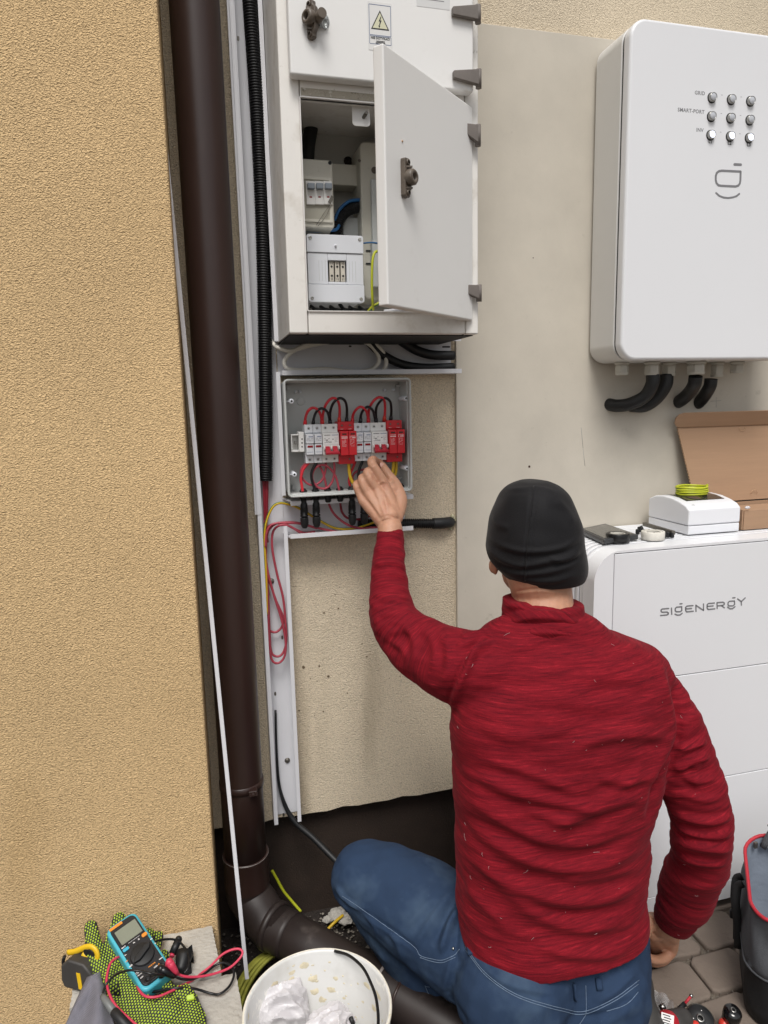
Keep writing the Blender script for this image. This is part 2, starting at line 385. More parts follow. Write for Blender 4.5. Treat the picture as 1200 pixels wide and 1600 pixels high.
M['nail'] = mat('nail', '#d6a797', .3, var=.03)
M['beanie'] = mat('black_fleece_beanie', '#100f12', .75, var=.15, vs=60, bump=.6, bs=420, bd=.0008, sheen=.08, spec=.3)
M['stitch'] = mat('pale_stitching', '#66788f', .8, var=.3, vs=200)
M['boot'] = mat('brown_boot', '#5a4640', .7, var=.2, vs=40, bump=.3, bs=200, bd=.001)
M['sand'] = mat('joint_sand', '#71685d', .95, var=.25, vs=60, bump=1, bs=350, bd=.004, spots=[('#cfc8bc', 180, .68, .05, .8), ('#4f473f', 120, .66, .06, .7)])
M['sett'] = mat('brown_paver', '#75695f', .8, var=.14, vs=9, bump=.5, bs=160, bd=.0018, spots=[('#574b44', 14, .58, .16, .5), ('#c2b9b0', 120, .76, .03, .7), ('#a39282', 22, .64, .12, .4)])
M['soil'] = mat('dark_soil', '#2e2723', .95, var=.4, vs=14, bump=1, bs=120, bd=.01, spots=[('#8c857b', 170, .7, .04, .8), ('#15110f', 30, .55, .15, .8)])
M['foam'] = mat('foam', '#b9b496', .9, var=.2, vs=60, bump=1, bs=120, bd=.004)
M['glassy'] = mat('frosted_lens', '#b9bcc2', .2, var=.05)
M['lit'] = mat('lit_lens', '#eef2ff', .25, var=0, emit=('#e8efff', .75))

def wiremat_gy():
    """green and yellow striped insulation"""
    m = mat('green_yellow_wire', '#c4b51f', .42, var=.05); nt = m.node_tree; N = nt.nodes; L = nt.links
    tc = N.new('ShaderNodeTexCoord'); wv = N.new('ShaderNodeTexWave'); wv.inputs['Scale'].default_value = 60; wv.inputs['Distortion'].default_value = 6; wv.inputs['Detail Scale'].default_value = .6
    L.new(tc.outputs['Object'], wv.inputs['Vector']); r = N.new('ShaderNodeValToRGB'); r.color_ramp.elements[0].position = .5; r.color_ramp.elements[1].position = .54
    r.color_ramp.elements[0].color = lin('#2c6b34'); r.color_ramp.elements[1].color = lin('#c9bb25'); L.new(wv.outputs[0], r.inputs[0]); L.new(r.outputs[0], N['Principled BSDF'].inputs['Base Color']); return m
M['gy'] = wiremat_gy()
M['gyd_y'] = mat('dusty_yellow_stripe', '#8b8b38', .6, var=.3, vs=30); M['gyd_g'] = mat('dusty_green_stripe', '#2f5230', .6, var=.3, vs=30)  # darker stripe colours: dimness under the pipe painted into the bundled cables
M['gy_y'] = mat('yellow_stripe', '#b9bf2c', .42, var=.05); M['gy_g'] = mat('green_stripe', '#3c7037', .42, var=.05)

def striped_wire(mb, pts, r, n=10, spl=8, closed=False):
    """wire whose one side is yellow (slot 0) and the other green (slot 1)"""
    a = len(mb.f); mb.tube(pts, r, n, spl=spl, closed=closed)
    k = 0
    for i in range(a, len(mb.f)):
        if len(mb.f[i]) == 4: mb.mi[i] = 1 if (k % n) in (1, 2, 3) else 0; k += 1
# ------------------------------------------------------------------ ground, pavement
mb = MB(); n = 40
gv = [(-150, -150, -.03), (150, -150, -.03), (150, 150, -.03), (-150, 150, -.03)]
mb.add(gv, [(0, 1, 2, 3)])
single('ground', '', '', mb, M['soil'], kind='structure')
mb = MB(); mb.add([(-8, -14, -.014), (8, -14, -.014), (8, -.78, -.014), (-8, -.78, -.014)], [(0, 1, 2, 3)]); mb.add([(.56, -.78, -.014), (8, -.78, -.014), (8, .03, -.014), (.56, .03, -.014)], [(0, 1, 2, 3)])
pav = single('pavement', '', '', mb, M['sand'], kind='structure')
pl = pav.location
variants = []
for k in range(6):
    r = random.Random(k); mb = MB(); w, d = .121, .099
    out = [(x + r.uniform(-.004, .004), y + r.uniform(-.003, .003)) for x, y in
           [(w / 2 - .012, -d / 2), (w / 2, -d / 2 + .012), (w / 2, d / 2 - .012), (w / 2 - .012, d / 2), (-w / 2 + .012, d / 2), (-w / 2, d / 2 - .012), (-w / 2, -d / 2 + .012), (-w / 2 + .012, -d / 2)]]
    mb.prism(out, (0, 0, -.03), (1, 0, 0), (0, 1, 0), (0, 0, 1), .03)
    me = mb.mesh('paving_stone'); me.materials.append(M['sett']); variants.append(me)
for j in range(10):
    y = -.12 - j * .1035; off = .06 if j % 2 else 0
    for i in range(9 if j < 9 else 10):
        x = .60 + off + i * .1255
        if x > 1.62: continue
        o = bpy.data.objects.new('paving_stone', variants[rnd.randrange(6)]); col.objects.link(o); o.parent = pav
        o.location = Vector((x + rnd.uniform(-.003, .003), y + rnd.uniform(-.003, .003), rnd.uniform(-.002, .002))) - pl
        o.rotation_euler = (rnd.uniform(-.02, .02), rnd.uniform(-.02, .02), rnd.uniform(-.03, .03) + (PI if rnd.random() < .5 else 0))
        fin(o, .006, 3)
# loose grit lying in the joints and on the soil by the wall
mb = MB()
def chip(c, s, r):
    vs = [Vector(v) for v in ((1, 0, 0), (-1, 0, 0), (0, 1, 0), (0, -1, 0), (0, 0, .7), (0, 0, -.7))]
    vs = [c + Vector((v.x * s * r.uniform(.5, 1.1), v.y * s * r.uniform(.5, 1.1), v.z * s * r.uniform(.5, 1.1))) for v in vs]
    mb.add(vs, [(0, 2, 4), (2, 1, 4), (1, 3, 4), (3, 0, 4), (2, 0, 5), (1, 2, 5), (3, 1, 5), (0, 3, 5)])
for k in range(900):
    j = rnd.randrange(10); chip(Vector((rnd.uniform(.56, 1.5), -.12 - .0517 - j * .1035 + rnd.uniform(-.006, .006), -.004)), rnd.uniform(.0012, .0032), rnd)
for k in range(1500): chip(Vector((rnd.uniform(-.03, .56), rnd.uniform(-.75, .02), -.022)), rnd.uniform(.0015, .006) * (1 if rnd.random() < .9 else 1.8), rnd)
single('gravel', 'pale grit and rubble chips scattered on the dark soil and in the paving joints', 'gravel', mb, mat('pale_grit', '#6b655d', .9, var=.3, vs=40), kind='stuff')

# ------------------------------------------------------------------ walls
hw = thing('house_wall', 'beige stucco house wall with a dark bitumen coated plinth, behind the cabinet and junction box', 'wall', (0, 0, 0))
mb = MB()
zs = .262
N = 120; xs = [-.6 + 4.6 * i / N for i in range(N + 1)]
for i in range(N):
    a, b = xs[i], xs[i + 1]
    za, zb = zs + .0035 * math.sin(a * 61) * math.sin(a * 17), zs + .0035 * math.sin(b * 61) * math.sin(b * 17)
    mb.add([(a, 0, za), (b, 0, zb), (b, 0, 3.6), (a, 0, 3.6), (a, .045, za - .003), (b, .045, zb - .003)], [(0, 1, 2, 3), (0, 4, 5, 1)])
part('stucco', mb, M['stucco'], hw)
mb = MB(); mb.bb(-.6, 4, .035, .3, -.06, .275); part('plinth', mb, M['bitumen'], hw)
cw = thing('corner_wall', 'ochre yellow stucco wall at the left, projecting forward of the downpipe', 'wall', (-1, -.26, 0))
mb = MB(); mb.bb(-3.2, -.025, -.26, -.002, .015, 3.6); part('stucco', mb, M['ochre'], cw, bevel=.004)
mb = MB(); mb.bb(-3.2, -.03, -.252, -.004, -.06, .014); part('plinth', mb, M['bitumen'], cw)

bd = thing('cement_board', 'large grey beige cement board fixed to the house wall behind the inverter', 'board', (.58, 0, 0))
mb = MB(); zt = 2.046
mb.bb(.579, 2.4, -.012, -.0015, .005, zt)
part('sheet', mb, M['board'], bd, bevel=.0015)
def disc(mb, p, r, d=.001, ax=(0, -1, 0), n=14): mb.cyl(p, r, d, ax, n)
M['rust'] = mat('rusty_hole', '#3a2419', .8)
for (px, py, r) in ((827, 729, .0028), (833, 403, .0012), (744, 1290, .002)): mb = MB(); disc(mb, W(px, py, -.012) , r, .0006); part('screw_hole', mb, M['rust'], bd)
for a, b in (((1119, 620), (1119, 637)), ((1110, 627), (1127, 626)), ((908, 668), (911, 700)), ((911, 701), (914, 728))):
    mb = MB(); mb.tube([W(*a, -.0121), W(*b, -.0121)], .0004, 5); part('pencil_mark', mb, M['print'], bd)
mb = MB(); r_ = random.Random(77)
def Z6_(x, y): return (380 + x / 2.857, 780 + y / 2.857)
for x, y, s in [(425, 487, 2), (360, 507, 2.6), (268, 750, 3.6), (340, 745, 2.4), (380, 790, 3.4), (465, 865, 2), (250, 943, 2.2), (357, 947, 2.4), (552, 702, 2.4), (530, 645, 1.6), (700, 790, 1.6), (300, 800, 1.4), (330, 812, 1.4), (318, 965, 1.3), (410, 425, 1.4)] + [(r_.uniform(230, 900), r_.uniform(300, 1300), r_.uniform(.5, 1.1)) for k in range(50)]:
    c = W(*Z6_(x, y), -.0003); n_ = 8; k_ = s * .0010
    vs = [c + V(k_ * r_.uniform(.6, 1.3) * math.cos(a), -.0006, k_ * r_.uniform(.6, 1.2) * math.sin(a)) for a in [2 * PI * i / n_ for i in range(n_)]]; mb.add(vs + [c + V(0, -.0011, 0)], [(i, (i + 1) % n_, n_) for i in range(n_)])
part('dirt_speck', mb, mat('dirt', '#6b5c47', .95), hw, kind='stuff')

# ------------------------------------------------------------------ downpipe with its elbow
dp = thing('downpipe', 'dark brown plastic rain downpipe in the corner, bending to the right near the ground', 'pipe', (.04, -.11, 0))
PX, PY, PR = .0405, -.108, .0455
top = Vector((PX - .006, PY, 3.4)); bot = Vector((PX, PY, .20))
mb = MB(); mb.tube([top.lerp(bot, t / 14) for t in range(15)] , PR, 48); part('pipe', mb, M['pipe'], dp)
lower = top.lerp(bot, 12 / 14)
mb = MB(); zj = W(375, 1240, PY - .045).z
def ringlathe(prof, c, ax, n=48): q = MB(); q.lathe(prof, c, ax, n); return q
# pipe clip with its bolt ears
part('pipe_clip', ringlathe([(PR, 0), (PR + .0022, .001), (PR + .0022, .016), (PR, .017)], (PX, PY, zj - .008), (0, 0, 1)), M['pipe'], dp)
mb = MB(); mb.bb(PX + .012, PX + .030, PY - PR - .010, PY - PR + .006, zj - .006, zj + .006); mb.cyl((PX + .021, PY - PR - .008, zj), .0035, .006, (0, -1, 0), 10)
part('clip_bolt', mb, M['pipe'], dp, bevel=.001)
zs1 = W(360, 1357, PY - .045).z
part('socket', ringlathe([(PR, .0), (PR + .0045, .001), (PR + .0045, -.005), (PR + .0035, -.008), (PR + .0035, -.075)], (PX, PY, zs1), (0, 0, 1)), M['pipe'], dp)
part('socket_edge', ringlathe([(PR + .0040, .0006), (PR + .0048, .0006), (PR + .0048, -.0006), (PR + .0040, -.0006)], (PX, PY, zs1 - .001), (0, 0, 1)), M['seal'], dp)
e0 = Vector((PX, PY, zs1 - .06)); dirn = (Vector((.385, -.46, .052)) - Vector((.07, -.15, .105))).normalized()
c1 = Vector((PX + .001, PY - .001, zs1 - .098)); c2 = c1 + Vector((.016, -.016, -.022)); c3 = Vector((.082, -.152, .112))
mb = MB(); mb.tube([e0, c1, c2, c3, c3 + dirn * .06], PR + .0021, 40, spl=6); part('elbow', mb, M['pipe_dusty'], dp)
part('elbow_rim', ringlathe([(PR + .0021, 0), (PR + .007, .001), (PR + .007, .012), (PR + .0021, .014)], c3 + dirn * .005, dirn), M['pipe_dusty'], dp)
mb = MB(); mb.tube([c3 + dirn * t for t in (.0, .12, .27, .40, .7)], PR + .001, 40); part('lower_pipe', mb, M['pipe_dusty'], dp)
for t in (.28, .325):
    part('joint_ring', ringlathe([(PR + .001, 0), (PR + .0035, .001), (PR + .0035, .005), (PR + .001, .006)], c3 + dirn * t, dirn), M['pipe'] if t > .3 else M['seal'], dp)

# leaning white trim strip in front of the pipe
a = W(257, 215, -.17); b = W(386, 1529, -.262)
ts = MB(); d = (b - a); Lr = d.length; a2 = a - d * .25
up = d.normalized(); sx = Vector((1, 0, 0)); sx = (sx - up * sx.dot(up)).normalized(); sy = up.cross(sx)
ts.prism(rrect(.0080, .004, .001, 2), a2, sx, sy, up, (b - a2).length)
single('trim_strip', 'long thin white plastic strip leaning in front of the brown downpipe', 'strip', ts, M['pvc'])

# ------------------------------------------------------------------ cable trunking
def slab(mb, top, bot, x0, x1, y0, y1):
    """upright bar from the point bot to the point top, cross section x0..x1, y0..y1"""
    P = []
    for c in (bot, top): P += [(c.x + x0, y0, c.z), (c.x + x1, y0, c.z), (c.x + x1, y1, c.z), (c.x + x0, y1, c.z)]
    mb.hexa(P)
TY = -.045
tl_top, tl_bot = W(358, 0, TY), W(428.5, 1290, TY)
sl_ = (tl_top - tl_bot) / (tl_top.z - tl_bot.z)
def tleft(z): return Vector((tl_bot.x + sl_.x * (z - tl_bot.z), 0, z))
ztb, ztt = tl_bot.z, 2.6
zj1 = W(425, 803, TY).z
tw = .0635
vt = thing('vertical_trunking', 'open white plastic cable trunking running down the wall beside the downpipe', 'trunking', tleft(ztb))
mb = MB(); slab(mb, tleft(ztt), tleft(ztb), .002, tw - .0025, -.0030, -.0006); part('back_panel', mb, M['pvc'], vt)
mb = MB(); slab(mb, tleft(ztt), tleft(zj1), 0, .0022, TY, -.0006); slab(mb, tleft(ztt), tleft(zj1), .0022, .0075, TY, TY + .002)
slab(mb, tleft(ztt), tleft(zj1), .0022, .0045, TY + .006, TY + .008); slab(mb, tleft(ztt), tleft(zj1), .0045, .010, TY + .0035, TY + .005)
slab(mb, tleft(ztt), tleft(zj1), -.0045, -.0002, TY + .004, TY + .010)
part('side_wall', mb, M['pvc'], vt)
mb = MB(); slab(mb, tleft(zj1 - .001), tleft(ztb), .0006, .0028, TY + .001, -.0006); slab(mb, tleft(zj1 - .001), tleft(ztb), .0028, .0095, TY + .001, TY + .003); slab(mb, tleft(zj1 - .001), tleft(ztb), .0028, .0045, TY + .008, TY + .0095)
part('side_wall', mb, M['pvc'], vt)
def zt_(py, px=435): return W(px, py, TY).z
for (ya, yb) in ((None, 533), (581, 775), (823, 1290)):
    za = ztt if ya is None else zt_(ya); zb = zt_(yb)
    mb = MB(); slab(mb, tleft(za), tleft(zb), tw - .0022, tw, TY + .001, -.0006); slab(mb, tleft(za), tleft(zb), tw - .0085, tw - .0022, TY + .001, TY + .003)
    part('side_wall', mb, M['pvc'], vt)
for px, py in ((449, 1188), (424, 908)):
    mb = MB(); mb.lathe([(0, .0045), (.004, .004), (.0062, .0022), (.0066, 0)], W(px, py, -.003), (0, -1, 0), 16); mb.bb(*(lambda c: (c.x - .0035, c.x + .0035, c.y - .0052, c.y - .004, c.z - .0007, c.z + .0007))(W(px, py, -.003))); part('screw', mb, M['steel_dark'], vt)
for px, py in ((441, 996), (430, 1084), (443, 1273), (372, 60)):
    mb = MB(); mb.prism(rrect(.0045, .009, .0021, 4), W(px, py, -.0032), *FRONT, .0004); part('slot', mb, M['steel_dark'], vt)

def htrunk(name, label, xa, xb, ztop, zbot, lip_top, lip_bot, ydepth, tilt=0, shear=0):
    t = thing(name, label, 'trunking', ((xa + xb) / 2, 0, zbot))
    mb = MB(); mb.bb(xa + .001, xb - .012, -.0030, -.0006, zbot + .002, ztop - .002); part('back_panel', mb, M['pvc'], t)
    for (za, xl, xr) in (lip_top, lip_bot):
        s = 1 if za == ztop else -1
        mb = MB()
        def bar(y0, y1, z0, z1):
            P = []
            for zz in (z0, z1): P += [(xl + (0 if y0 > -.02 else 0) + shear * (-y0), y0, zz), (xr, y0, zz), (xr, y1, zz), (xl + shear * (-y1), y1, zz)]
            mb.hexa(P)
        bar(-ydepth, -.0006, za - .0012, za + .0012)
        bar(-ydepth, -ydepth + .002, za - s * .0012 - s * .007, za - s * .0012) if False else bar(-ydepth, -ydepth + .002, min(za - s * .0085, za - s * .0012), max(za - s * .0085, za - s * .0012))
        bar(-ydepth + .004, -ydepth + .006, min(za - s * .005, za - s * .0012), max(za - s * .005, za - s * .0012))
        part('lip', mb, M['pvc'], t)
    return t
z1 = W(560, 526.5, -.05).z; z2 = W(560, 584, -.05).z
htrunk('horizontal_trunking', 'upper open white trunking holding a coiled pale cable, right under the meter cabinet', W(433, 560, -.01).x, W(719, 560, -.03).x, z1, z2,
       (z1, W(434, 526, -.04).x, W(720, 529, -.05).x), (z2, W(441, 585, -.05).x, W(721, 582, -.05).x), .052)
z3 = W(560, 778, -.06).z; z4 = W(560, 833, -.06).z
htrunk('horizontal_trunking', 'lower open white trunking below the junction box, carrying the dark red wires', W(443, 800, -.01).x, W(641, 800, -.01).x, z3, z4,
       (z3, W(443, 777, -.02).x, W(645, 770, -.06).x), (z4, W(443, 835, -.02).x, W(645, 828, -.06).x), .064, shear=.16)

# ------------------------------------------------------------------ corrugated conduits
def corrugated(pts, r, pitch, depth=.0018, n=22):
    pts, rr = spline([Vector(p) for p in pts], [r] * len(pts), 12)
    L = [0]
    for i in range(1, len(pts)): L.append(L[-1] + (pts[i] - pts[i - 1]).length)
    out = []; ro = []; s = 0; i = 0
    while s < L[-1]:
        while L[i + 1] < s: i += 1
        t = (s - L[i]) / (L[i + 1] - L[i]); out.append(pts[i].lerp(pts[i + 1], t)); k = len(out) % 4
        ro.append(r - (depth if k in (0, 1) else 0)); s += pitch / 4
    mb = MB(); mb.tube(out, ro, n); return mb
mbc = corrugated([W(386, -60, -.040), W(390.5, 0, -.038), W(403, 190, -.034), W(411, 375, -.030), W(415, 600, -.028), W(415.5, 700, -.026), W(415, 751, -.024)], .0152, .0052)
single('corrugated_conduit', 'long black ribbed conduit running down inside the vertical white trunking', 'conduit', mbc, M['corr'])
hc = thing('corrugated_conduit', 'short black ribbed conduit lying flat between the lower trunking and the hole in the wall', 'conduit', W(665, 817, -.02))
mbc = corrugated([W(560, 818, -.019), W(640, 818, -.019), W(682, 818, -.019)], .0115, .0052)
part('hose', mbc, M['corr'], hc)
mb = MB(); mb.tube([W(676, 818, -.019), W(690, 817.5, -.018), W(701, 816, -.010), W(705, 815, .01)], [.0128, .0132, .013, .0125], 20, spl=5); part('sleeve', mb, M['black'], hc)
mb = MB(); r_ = random.Random(3)
for k in range(26):
    a = r_.uniform(-1.4, 1.4); R_ = r_.uniform(.008, .016); p = W(702, 816, -.003) + Vector((R_ * math.cos(a) * .8, r_.uniform(-.004, .002), R_ * math.sin(a) * 1.1))
    for q in (chip,): 
        pass
    s = r_.uniform(.003, .0055); mb.lathe([(0, -s), (s * .7, -s * .7), (s, 0), (s * .7, s * .7), (0, s)], p, (r_.random(), r_.random(), 1), 7)
single('filler_foam', 'blob of crumbly pale mounting foam round the hole where the short conduit enters the wall', 'foam', mb, M['foam'])

# ------------------------------------------------------------------ metering cabinet
CX0, CX1, CYF, CZ0, CZ1 = .170, .5385, -.24, 1.369, 2.42
mc = thing('meter_cabinet', 'large off white metering cabinet with its lower door hanging open', 'cabinet', ((CX0 + CX1) / 2, -.12, CZ0))
OX0, OX1, OZ0, OZ1 = .2045, .513, 1.410, 1.771
mb = MB(); mb.bb(CX0 + .012, CX1 - .012, -.028, -.016, CZ0 + .012, CZ1); part('back_panel', mb, M['cab_in'], mc)
mb = MB()
mb.bb(CX0, CX0 + .012, CYF + .02, -.016, CZ0 + .002, CZ1); mb.bb(CX1 - .012, CX1, CYF + .02, -.016, CZ0 + .002, CZ1)
mb.bb(CX0 + .012, CX1 - .012, CYF + .02, -.016, CZ0 + .002, CZ0 + .012); mb.bb(CX0 + .012, CX1 - .012, CYF + .02, -.016, OZ1 + .02, OZ1 + .026)
part('casing', mb, M['cabinet'], mc)
mb = MB(); mb.bb(CX0 + .003, CX1 - .003, CYF + .0205, -.017, CZ0 - .0015, CZ0 + .0015); part('underside', mb, M['dark'], mc)  # black plate added: shade below the cabinet put into its colour
# front frame: stiles and rails butted, each a piece
for nm, b in (('stile', (CX0 - .001, OX0 - .001, CZ0, CZ1)), ('stile', (OX1, CX1 + .001, CZ0, CZ1)), ('rail', (OX0, OX1 - .001, CZ0, OZ0)), ('rail', (OX0, OX1 - .001, OZ1, OZ1 + .06))):
    mb = MB(); mb.bb(b[0], b[1], CYF, CYF + .0195, b[2], b[3]); part(nm, mb, M['cabinet'], mc, bevel=.003)
mb = MB(); O = (0, CYF - .003, 0)
ow, oh = OX1 - OX0, OZ1 - OZ0; cx, cz = (OX0 + OX1) / 2, (OZ0 + OZ1) / 2
mb.frame(rrect(ow + .004, oh + .004, .002, 1, cx, cz), rrect(ow, oh, .001, 1, cx, cz), O, *FRONT[:2], (0, 1, 0), .012)
part('opening_rim', mb, M['pvc_dirty'], mc)
mb = MB(); mb.bb(OX0 + .002, .44, CYF - .0012, CYF + .003, OZ1 + .004, OZ1 + .016)
part('old_sealant', mb, mat('dirty_sealant', '#a9a294', .9, var=.1, vs=40, bump=1, bs=350, bd=.002, spots=[('#6f675b', 150, .58, .1, .8), ('#d6d2ca', 90, .6, .08, .7)]), mc)
# upper closed door
UX0, UX1, UZ0 = .1855, .5205, 1.797
ud = MB(); ud.bb(UX0, UX1, CYF - .024, CYF - .002, UZ0, CZ1 - .01)
udo = part('door', ud, M['door'], mc, bevel=.004, segs=3, label='closed upper door with a warning sticker')
def at_part(o): return o
# sticker on the upper door
SY = CYF - .0242
def stk(px, py): return W(px, py, SY)
s0, s1 = stk(576, 10), stk(611, 52)
mb = MB(); cxs, czs = (s0.x + s1.x) / 2, (s0.z + s1.z) / 2 - .001; sw, sh = .0395, .049
mb.prism(rrect(sw + .004, sh + .028, .001, 1, cxs, czs - .010), (0, SY, 0), *FRONT, .0003)
sticker = part('warning_sticker', mb, mat('sticker_film', '#d9d8d6', .3), udo)
mb = MB()
mb.frame(rrect(sw, sh, .0006, 1, cxs, czs), rrect(sw - .0016, sh - .0016, .0004, 1, cxs, czs), (0, SY - .0003, 0), *FRONT, .0002)
zz = czs - sh / 2 - .0075; mb.frame(rrect(sw, .013, .0006, 1, cxs, zz), rrect(sw - .0014, .0116, .0004, 1, cxs, zz), (0, SY - .0003, 0), *FRONT, .0002)
part('sticker_border', mb, M['print_blue'], udo)
mb = MB(); T = [(0, .0175), (-.0165, -.0135), (.0165, -.0135)]
def tri(s, dx=0, dy=0): return [(cxs + u * s + dx, czs - .0015 + v * s + dy) for u, v in T]
mb.frame(tri(1.0), tri(.82, 0, -.0003), (0, SY - .0003, 0), *FRONT, .0002)
bolt = [(.0012, .0095), (-.0026, .0012), (-.0002, .0012), (-.0022, -.0062), (-.0036, -.0052), (-.0016, -.0100), (.0002, -.0062), (-.0008, -.0062), (.0030, .0032), (.0006, .0032), (.0026, .0095)]
o_ = len(mb.v); mb.prism([(cxs + u * .95, czs - .003 + v * .95) for u, v in bolt], (0, SY - .00055, 0), *FRONT, .0001)
part('warning_triangle', mb, M['print_dark'], udo)
mb = MB(); mb.prism(tri(.82, 0, -.0003), (0, SY - .0003, 0), *FRONT, .00015); part('triangle_field', mb, mat('pale_yellow_film', '#cfcdb0', .35), udo)
me = textmesh('NIE DOTYKAĆ!', .0050, frameM((cxs, SY - .0005, zz + .0032), (1, 0, 0), (0, 0, 1)), bold=.00012)
me.transform(Matrix.Translation(-root_loc(mc))); part('sticker_text', me, M['print_dark'], udo)
me = textmesh('URZĄDZENIE\nELEKTRYCZNE', .0026, frameM((cxs, SY - .0005, zz - .003), (1, 0, 0), (0, 0, 1)), bold=.00006)
me.transform(Matrix.Translation(-root_loc(mc))); part('sticker_text', me, M['print_dark'], udo)
c = stk(677, 0); mb = MB(); mb.prism(rrect(.062, .05, .001, 1, c.x, c.z + .012), (0, SY, 0), *FRONT, .0002); part('blank_sticker', mb, mat('film', '#cfcfce', .35), udo)
mb = MB()
for k in range(3): mb.bb(c.x - .018, c.x + .02, SY - .0004, SY - .0003, c.z - .001 + k * .006, c.z + .0002 + k * .006)
part('sticker_line', mb, M['print'], udo)
# hinges of the cabinet: grey trapezoid leaves
def hinge(pc, w, h0, h1, parent, pin=True):
    """leaf narrow at its left end (h0), tall at the pin (h1)"""
    x, y, z = pc; mb = MB()
    mb.prism([(0, h0 * .5), (0, -h0 * .45), (-w + .012, -h0 * .55 - 0), (-w, -h0 * .35), (-w, h0 * .5), (-w + .002, h0 * .6)], (x, y, z), *FRONT, .009)
    mb.v = [v for v in mb.v]
    return mb
def leaf(px0, px1, pt, pbL, pbR, y, parent, thick=.010):
    a = W(px0, pt[0], y); b = W(px1, pt[1], y); c = W(px1, pbR, y); d = W(px0, pbL, y)
    mb = MB(); f = [a, b, c, d]; mb.hexa([(q.x, y, q.z) for q in (f[3], f[2])] + [(q.x, y + thick, q.z) for q in (f[2], f[3])] + [(q.x, y, q.z) for q in (f[0], f[1])] + [(q.x, y + thick, q.z) for q in (f[1], f[0])])
    h = part('hinge', mb, M['hinge'], parent, bevel=.0015)
    mb = MB(); mb.cyl((b.x + .001, y + .006, c.z - .004), .0055, b.z - c.z + .005, n=14); part('hinge_pin', mb, M['hinge'], h)
leaf(708, 748, (9, 6), 22, 30, CYF - .034, mc)
leaf(709.5, 749, (109, 107), 121, 132, CYF - .034, mc)
# latch on the upper door
def latch(parent, O, U, Vv, Nn, screw=False, tri_mode=False):
    O, U, Vv, Nn = map(Vector, (O, U, Vv, Nn)); mb = MB(); k = .001
    out = [(-7, 29), (4, 30), (7, 27), (7, 22), (12, 16), (12, -14), (7, -22), (7, -28), (4, -30), (-5, -30), (-8, -27), (-8, 26)]
    inn = [(-3 , 10), (0, 11), (3, 10), (5, 8), (7, 6), (7.5, -5), (6, -7), (4, -9), (2, -10), (-1, -10), (-4, -7), (-4.5, 6)]
    mb.prism([(u * k, v * k) for u, v in out], O, U, Vv, Nn, .009)
    h = part('latch', mb, M['latch'], parent, bevel=.0012)
    mb = MB()
    mb.lathe([(.0115, 0), (.0125, .004), (.0125, .011), (.010, .014), (.0062, .014), (.0055, .004)], O + Nn * .007 + U * .003, Nn, 24)
    part('latch_boss', mb, M['latch'], h)
    mb = MB(); mb.lathe([(.0055, 0), (0, .0004)], O + Nn * .0145 + U * .003 - Nn * .004, Nn, 16); part('keyhole', mb, mat('worn_metal', '#b4b2ad', .3, .6) if not screw else M['dark'], h)
    mb = MB()
    for v in (-.023, .023): mb.lathe([(.0028, 0), (.0045, .0005), (.0045, .0035), (.0028, .0035)], O + Nn * .008 + Vv * v, Nn, 12)
    for v in (-.016, .016): mb.box(O + Nn * .011 + Vv * v + U * .001, (.010, .004, .0028))
    part('latch_rib', mb, M['latch'], h)
    return h
c = W(490, 33, CYF - .026)
lt = latch(mc, c, (.55, -.83, 0), (0, 0, 1), (-.83, -.55, 0), screw=True)
mb = MB(); mb.cyl(c + V(.004, .0, 0), .008, .03, (.2, -1, 0), 16); 
part('latch_stem', mb, M['latch'], mc)
mb = MB(); cc = W(504, 33, CYF - .026); mb.lathe([(.003, 0), (.013, .002), (.012, .004), (.004, .006), (.004, .011), (0, .011)], cc, (.5, -1, 0), 16); part('clear_washer', mb, mat('clear_plastic', '#c9cccc', .15, trans=.6), mc)
# lower open door
HX, HY = .5265, CYF - .004; dw = .300
fe = WZ(598.5, 65, 1.780); ang = math.atan2(fe.y - HY, fe.x - HX); dw = math.hypot(fe.x - HX, fe.y - HY)
U_ = Vector((-math.cos(ang + PI), -math.sin(ang + PI), 0)) * -1
U_ = (Vector((fe.x - HX, fe.y - HY, 0))).normalized()       # from the hinge towards the free edge
Nd = Vector((U_.y, -U_.x, 0)); Nd = Nd if Nd.y < 0 or Nd.x < 0 else -Nd
# outward face is the one that looks at the yard: normal pointing to -y / +x side chosen so that it faces the camera
mid = Vector((HX, HY, 1.6)) + U_ * dw / 2
if (CAM - mid).dot(Nd) < 0: Nd = -Nd
DZ0, DZ1 = 1.394, 1.779
mb = MB(); O = Vector((HX, HY, 0)); th = .020
mb.prism([(0, DZ0), (dw, DZ0), (dw, DZ1), (0, DZ1)], O, U_, (0, 0, 1), -Nd, th)
ldo = part('door', mb, M['door'], mc, bevel=.003, segs=3, label='open lower door seen almost edge on, scuffed white')
# latch on its face
r0 = ray(630, 279); t = (mid - CAM).dot(Nd) / r0.dot(Nd); lp = CAM + r0 * t
latch(mc, lp, -U_, (0, 0, 1), Nd)
mb = MB(); mb.tube([lp + Vector((0, 0, .056)), lp + Vector((0, 0, .0562)) + U_ * .003], .0016, 6); part('scuff', mb, M['card_edge'], mc)
leaf(729, 748, (192, 194), 209, 223, CYF - .018, mc)
leaf(732, 749.5, (444.5, 445), 459, 467, CYF - .018, mc)
